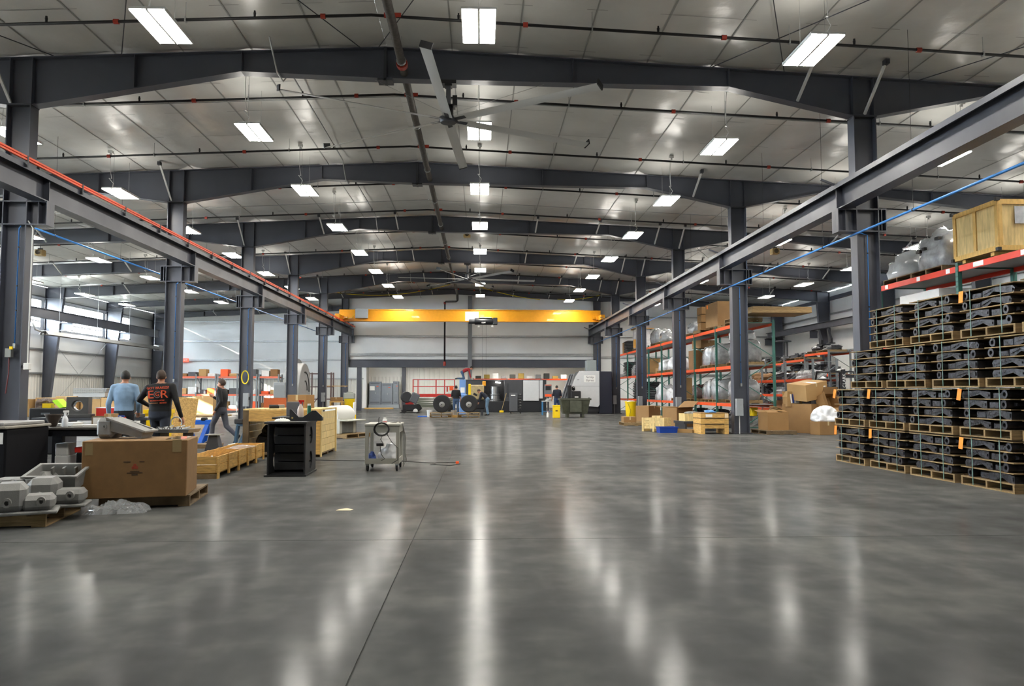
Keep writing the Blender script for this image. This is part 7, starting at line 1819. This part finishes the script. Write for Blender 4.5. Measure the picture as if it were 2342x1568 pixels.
    for p in bm.polygons:
        c = p.center
        if (c - H_(0, 0, 0.06)).length < 0.16 and (c - hx).dot(hu) > -0.055: idx.append(0); continue
        best, bd = 'shirt', 9
        for p0, p1, r0, r1, reg in seg + tor:
            v = p1 - p0; L2 = v.length_squared
            t = max(0, min(1, (c - p0).dot(v) / L2)) if L2 > 0 else 0
            dd = (c - p0 - v * t).length / (r0 + (r1 - r0) * t)
            if dd < bd: bd, best = dd, reg
        if best in ('shirt', 'pants'):
            # waistline of the shirt
            if (c - belt).length < 0.26 and best == 'shirt' and (c - belt).dot(up) < 0 and min((c - P['wrL']).length, (c - P['wrR']).length, (c - P['elL']).length, (c - P['elR']).length) > 0.14: best = 'pants'
            elif best == 'pants' and (c - belt).dot(up) > 0 and (c - belt).length < 0.2: best = 'shirt'
        if best == 'skin' and (c - shc).dot(up) < 0.045 and (c - shc).length < 0.16: best = 'shirt'
        idx.append(order.index(best))
    bm.polygons.foreach_set('material_index', idx)
    bm.polygons.foreach_set('use_smooth', [True] * len(bm.polygons)); bm.update()
    t = thing('person', name_label, 'person', loc, rz)
    obj('body', bm, t)
    # hair cap
    if hair:
        hb = MB(); vs_ = []; fs = []; nu, nv = 20, 10
        for j in range(nv + 1):
            ph = math.pi * 0.62 * j / nv
            for i in range(nu):
                th = 2 * math.pi * i / nu
                front = math.sin(th)
                phh = ph * (0.72 if front > 0.3 else 1.0 + 0.12 * (front < -0.2))
                r = 1.04 + 0.05 * mnoise.noise(Vector((i * 1.3, j * 1.7, 2.0)))
                vs_.append(H_(0.080 * r * math.sin(phh) * math.cos(th), -0.012 + 0.100 * r * math.sin(phh) * math.sin(th), 0.085 + 0.103 * r * math.cos(phh)))
        for j in range(nv): fs += [(j * nu + i, (j + 1) * nu + i, (j + 1) * nu + (i + 1) % nu, j * nu + (i + 1) % nu) for i in range(nu)]
        hb.add(vs_, fs).build('hair', hair, t, smooth=True)
    eye = M('eye_dark', '#1a1412', 0.2)
    for s in (-1, 1): MB().ell(H_(s * 0.030, 0.082, 0.066), (0.010, 0.006, 0.007), 8, 6, Rh).build('eye', eye, t)
    MB().ell(H_(0, 0.096, -0.008), (0.020, 0.006, 0.004), 8, 6, Rh).build('mouth', M('lip', '#8a5248', 0.5), t)
    return t, P, H_
def standing(h=1.78, **k):
    s = h / 1.78
    base = dict(hipL=(-0.09, 0, 0.93), hipR=(0.09, 0, 0.93), knL=(-0.10, 0.02, 0.50), knR=(0.10, 0.02, 0.50), anL=(-0.11, -0.03, 0.085), anR=(0.11, -0.03, 0.085),
                toL=(-0.13, 0.14, 0.04), toR=(0.13, 0.14, 0.04), waist=(0, 0, 1.08), chest=(0, -0.01, 1.25), shL=(-0.185, -0.01, 1.42), shR=(0.185, -0.01, 1.42),
                elL=(-0.25, -0.04, 1.13), elR=(0.25, -0.04, 1.13), wrL=(-0.26, 0.04, 0.89), wrR=(0.26, 0.04, 0.89), head=(0, 0.02, 1.545))
    base.update(k)
    out = {}
    for q, v in base.items():
        out[q] = tuple(x * s for x in v) if isinstance(v, tuple) and q not in ('look', 'headup') else v
    return out
jeans = M('jeans', '#39506e', 0.8, var=0.25, scale=14, bump=0.2, bscale=60)
jeans_d = M('jeans_dark', '#232a38', 0.8, var=0.3, scale=10, bump=0.2, bscale=60)
navy_t = M('trousers_navy', '#14161f', 0.8, var=0.15)
grey_t = M('trousers_grey', '#43454f', 0.8, var=0.2, scale=9, bump=0.2, bscale=40)
shirt_b = M('shirt_blue', '#7f9cb8', 0.8, var=0.14, scale=9, bump=0.35, bscale=14)
shirt_k = M('shirt_black', '#08080c', 0.8, bump=0.35, bscale=14)
shirt_n = M('shirt_navy', '#1a1f2e', 0.8, bump=0.3, bscale=14)
shirt_r = M('shirt_red', '#8f1f28', 0.8, bump=0.3, bscale=14)
shoe_m = M('shoe', '#221d1a', 0.6)
hair_d = M('hair_dark', '#15110f', 0.7, bump=0.4, bscale=90)
hair_b = M('hair_brown', '#3a2a1e', 0.7, bump=0.4, bscale=90)
# man in the blue shirt, back to the aisle
t, P, H_ = person('man in light blue work shirt and dark trousers seen from behind', standing(1.80, wrL=(-0.27, 0.02, 0.88), elL=(-0.26, -0.05, 1.12), wrR=(0.20, 0.16, 0.98), elR=(0.26, -0.02, 1.14), look=(-0.35, 1, -0.1)), dict(shirt=shirt_b, pants=navy_t, shoe=shoe_m), (-6.63, 14.85, 0), R(4), 0.013, hair_d)
MB().ring(0.052, 0.068, -0.02, 0.035, 16, tuple(P['head'] + Vector((0, -0.01, -0.075))), 'z').build('collar', shirt_b, t)
g = MB()
for s in (-1, 1): g.tube([H_(s * 0.078, 0.0, 0.066), H_(s * 0.062, 0.09, 0.068)], 0.003, 4)
g.build('glasses', black_p, t)
# man in the black printed sweatshirt
t, P, H_ = person('man in black sweatshirt with orange lettering on the back, walking away', standing(1.80, build=1.12, shL=(-0.21, -0.01, 1.40), shR=(0.20, -0.01, 1.43), elL=(-0.38, 0.04, 1.20), wrL=(-0.30, 0.26, 1.10), elR=(0.31, -0.08, 1.15), wrR=(0.36, 0.02, 0.90),
    knL=(-0.10, 0.12, 0.52), anL=(-0.10, -0.02, 0.12), toL=(-0.11, 0.13, 0.05), knR=(0.11, -0.06, 0.50), anR=(0.12, -0.24, 0.10), toR=(0.13, -0.08, 0.035), look=(-0.12, 1, 0)), dict(shirt=shirt_k, pants=jeans_d, shoe=shoe_m), (-5.77, 14.35, 0), R(3), 0.013, hair_b)
prt = M('print_orange', '#e0562a', 0.7)
def back_text(txt, size, z, x=0.0, sx=1.0, y=-0.158, shear=0.0, m=prt):
    return lettering(txt, size, m, t, (x, y, z), (R(90), R(-3), 0), shear, 0.004, 'printed_text', sx)
back_text('GOT BRAKES?', 0.062, 1.425, 0, 1.0, -0.146)
back_text('E', 0.20, 1.30, -0.115, 1.15, -0.162)
back_text('R', 0.20, 1.31, 0.115, 1.15, -0.162)
back_text('G', 0.10, 1.31, 0.0, 1.0, -0.166)
MB().ring(0.052, 0.064, -0.004, 0.004, 20, (0, -0.163, 1.31), 'y').build('printed_ring', M('print_grey', '#6d5a5a', 0.7), t)
back_text('BRAKES & MORE', 0.034, 1.20, 0, 1.0, -0.158)
back_text('Performance', 0.030, 1.155, -0.07, 1.0, -0.154, 0.3, M('print_tan', '#b07a4a', 0.7))
back_text('BRAKES', 0.034, 1.16, 0.10, 1.0, -0.154)
# bearded man walking across
t, P, H_ = person('bearded man in black jacket and grey trousers walking past the blue stand', standing(1.72, knL=(-0.09, 0.20, 0.54), anL=(-0.09, 0.20, 0.12), toL=(-0.10, 0.36, 0.06), hipL=(-0.09, 0.02, 0.92), knR=(0.09, -0.10, 0.50), anR=(0.09, -0.42, 0.22), toR=(0.09, -0.33, 0.06),
    elL=(-0.24, -0.10, 1.14), wrL=(-0.24, 0.05, 0.92), elR=(0.23, 0.10, 1.14), wrR=(0.12, 0.28, 1.26), look=(0.1, 1, 0.0), sleeve='shirt'), dict(shirt=shirt_k, pants=grey_t, shoe=shoe_m), (-6.62, 20.3, 0), R(82), 0.013, hair_b)
MB().ell(H_(0, 0.055, -0.025), (0.056, 0.058, 0.055), 14, 8).build('beard', hair_b, t, smooth=True)
MB().ring(0.055, 0.075, -0.03, 0.05, 16, tuple(P['head'] + Vector((0, 0, -0.075))), 'z').build('collar', shirt_k, t)
# far figures
t, P, H_ = person('man in dark polo shirt and blue jeans standing between the big tyres', standing(1.74, elL=(-0.24, 0.0, 1.13), wrL=(-0.18, 0.16, 1.0), sleeve='skin'), dict(shirt=shirt_k, pants=jeans, shoe=shoe_m), (-1.37, 43.3, 0), R(5), 0.02, hair_d)
t, P, H_ = person('man in dark shirt and pale jeans bending over beside the tyre', dict(hipL=(-0.09, 0, 0.92), hipR=(0.09, 0, 0.92), knL=(-0.10, 0.03, 0.50), knR=(0.10, 0.05, 0.50), anL=(-0.11, -0.04, 0.085), anR=(0.11, -0.02, 0.085), toL=(-0.12, 0.13, 0.04), toR=(0.12, 0.15, 0.04),
    waist=(0, 0.10, 1.05), chest=(0, 0.22, 1.18), shL=(-0.19, 0.34, 1.27), shR=(0.19, 0.34, 1.27), elL=(-0.21, 0.42, 0.99), elR=(0.21, 0.42, 0.99), wrL=(-0.15, 0.52, 0.76), wrR=(0.15, 0.52, 0.76), head=(0, 0.46, 1.33), look=(0, 0.75, -0.65), headup=(0, 0.5, 0.85)), dict(shirt=shirt_n, pants=M('jeans_pale', '#66849e', 0.8, var=0.2), shoe=shoe_m), (0.38, 44.6, 0), R(78), 0.02, hair_b)
t, P, H_ = person('man in red shirt kneeling on top of the dark machine', dict(hipL=(-0.09, -0.05, 0.48), hipR=(0.09, -0.05, 0.48), knL=(-0.11, 0.08, 0.075), knR=(0.11, 0.08, 0.075), anL=(-0.11, -0.36, 0.08), anR=(0.11, -0.36, 0.08), toL=(-0.11, -0.50, 0.045), toR=(0.11, -0.50, 0.045),
    waist=(0, 0.08, 0.58), chest=(0, 0.24, 0.66), shL=(-0.19, 0.40, 0.70), shR=(0.19, 0.40, 0.70), elL=(-0.20, 0.44, 0.40), elR=(0.20, 0.46, 0.40), wrL=(-0.15, 0.50, 0.15), wrR=(0.15, 0.52, 0.15), hdL=(-0.14, 0.60, 0.06), hdR=(0.14, 0.62, 0.06), head=(0, 0.53, 0.72), look=(0, 0.8, -0.6), headup=(0, 0.55, 0.8)), dict(shirt=shirt_r, pants=jeans, shoe=shoe_m), (-1.2, 52.2, 2.16), R(-90), 0.02, hair_d)
t, P, H_ = person('man in navy shirt standing at the blue table', standing(1.76, elL=(-0.26, 0.02, 1.13), wrL=(-0.25, 0.18, 0.95), elR=(0.26, 0.02, 1.13), wrR=(0.22, 0.20, 0.97), sleeve='skin', look=(-0.2, 1, -0.35)), dict(shirt=shirt_n, pants=M('jeans_navy', '#20365c', 0.8, var=0.2), shoe=shoe_m), (4.35, 44.6, 0), R(8), 0.02, hair_d)
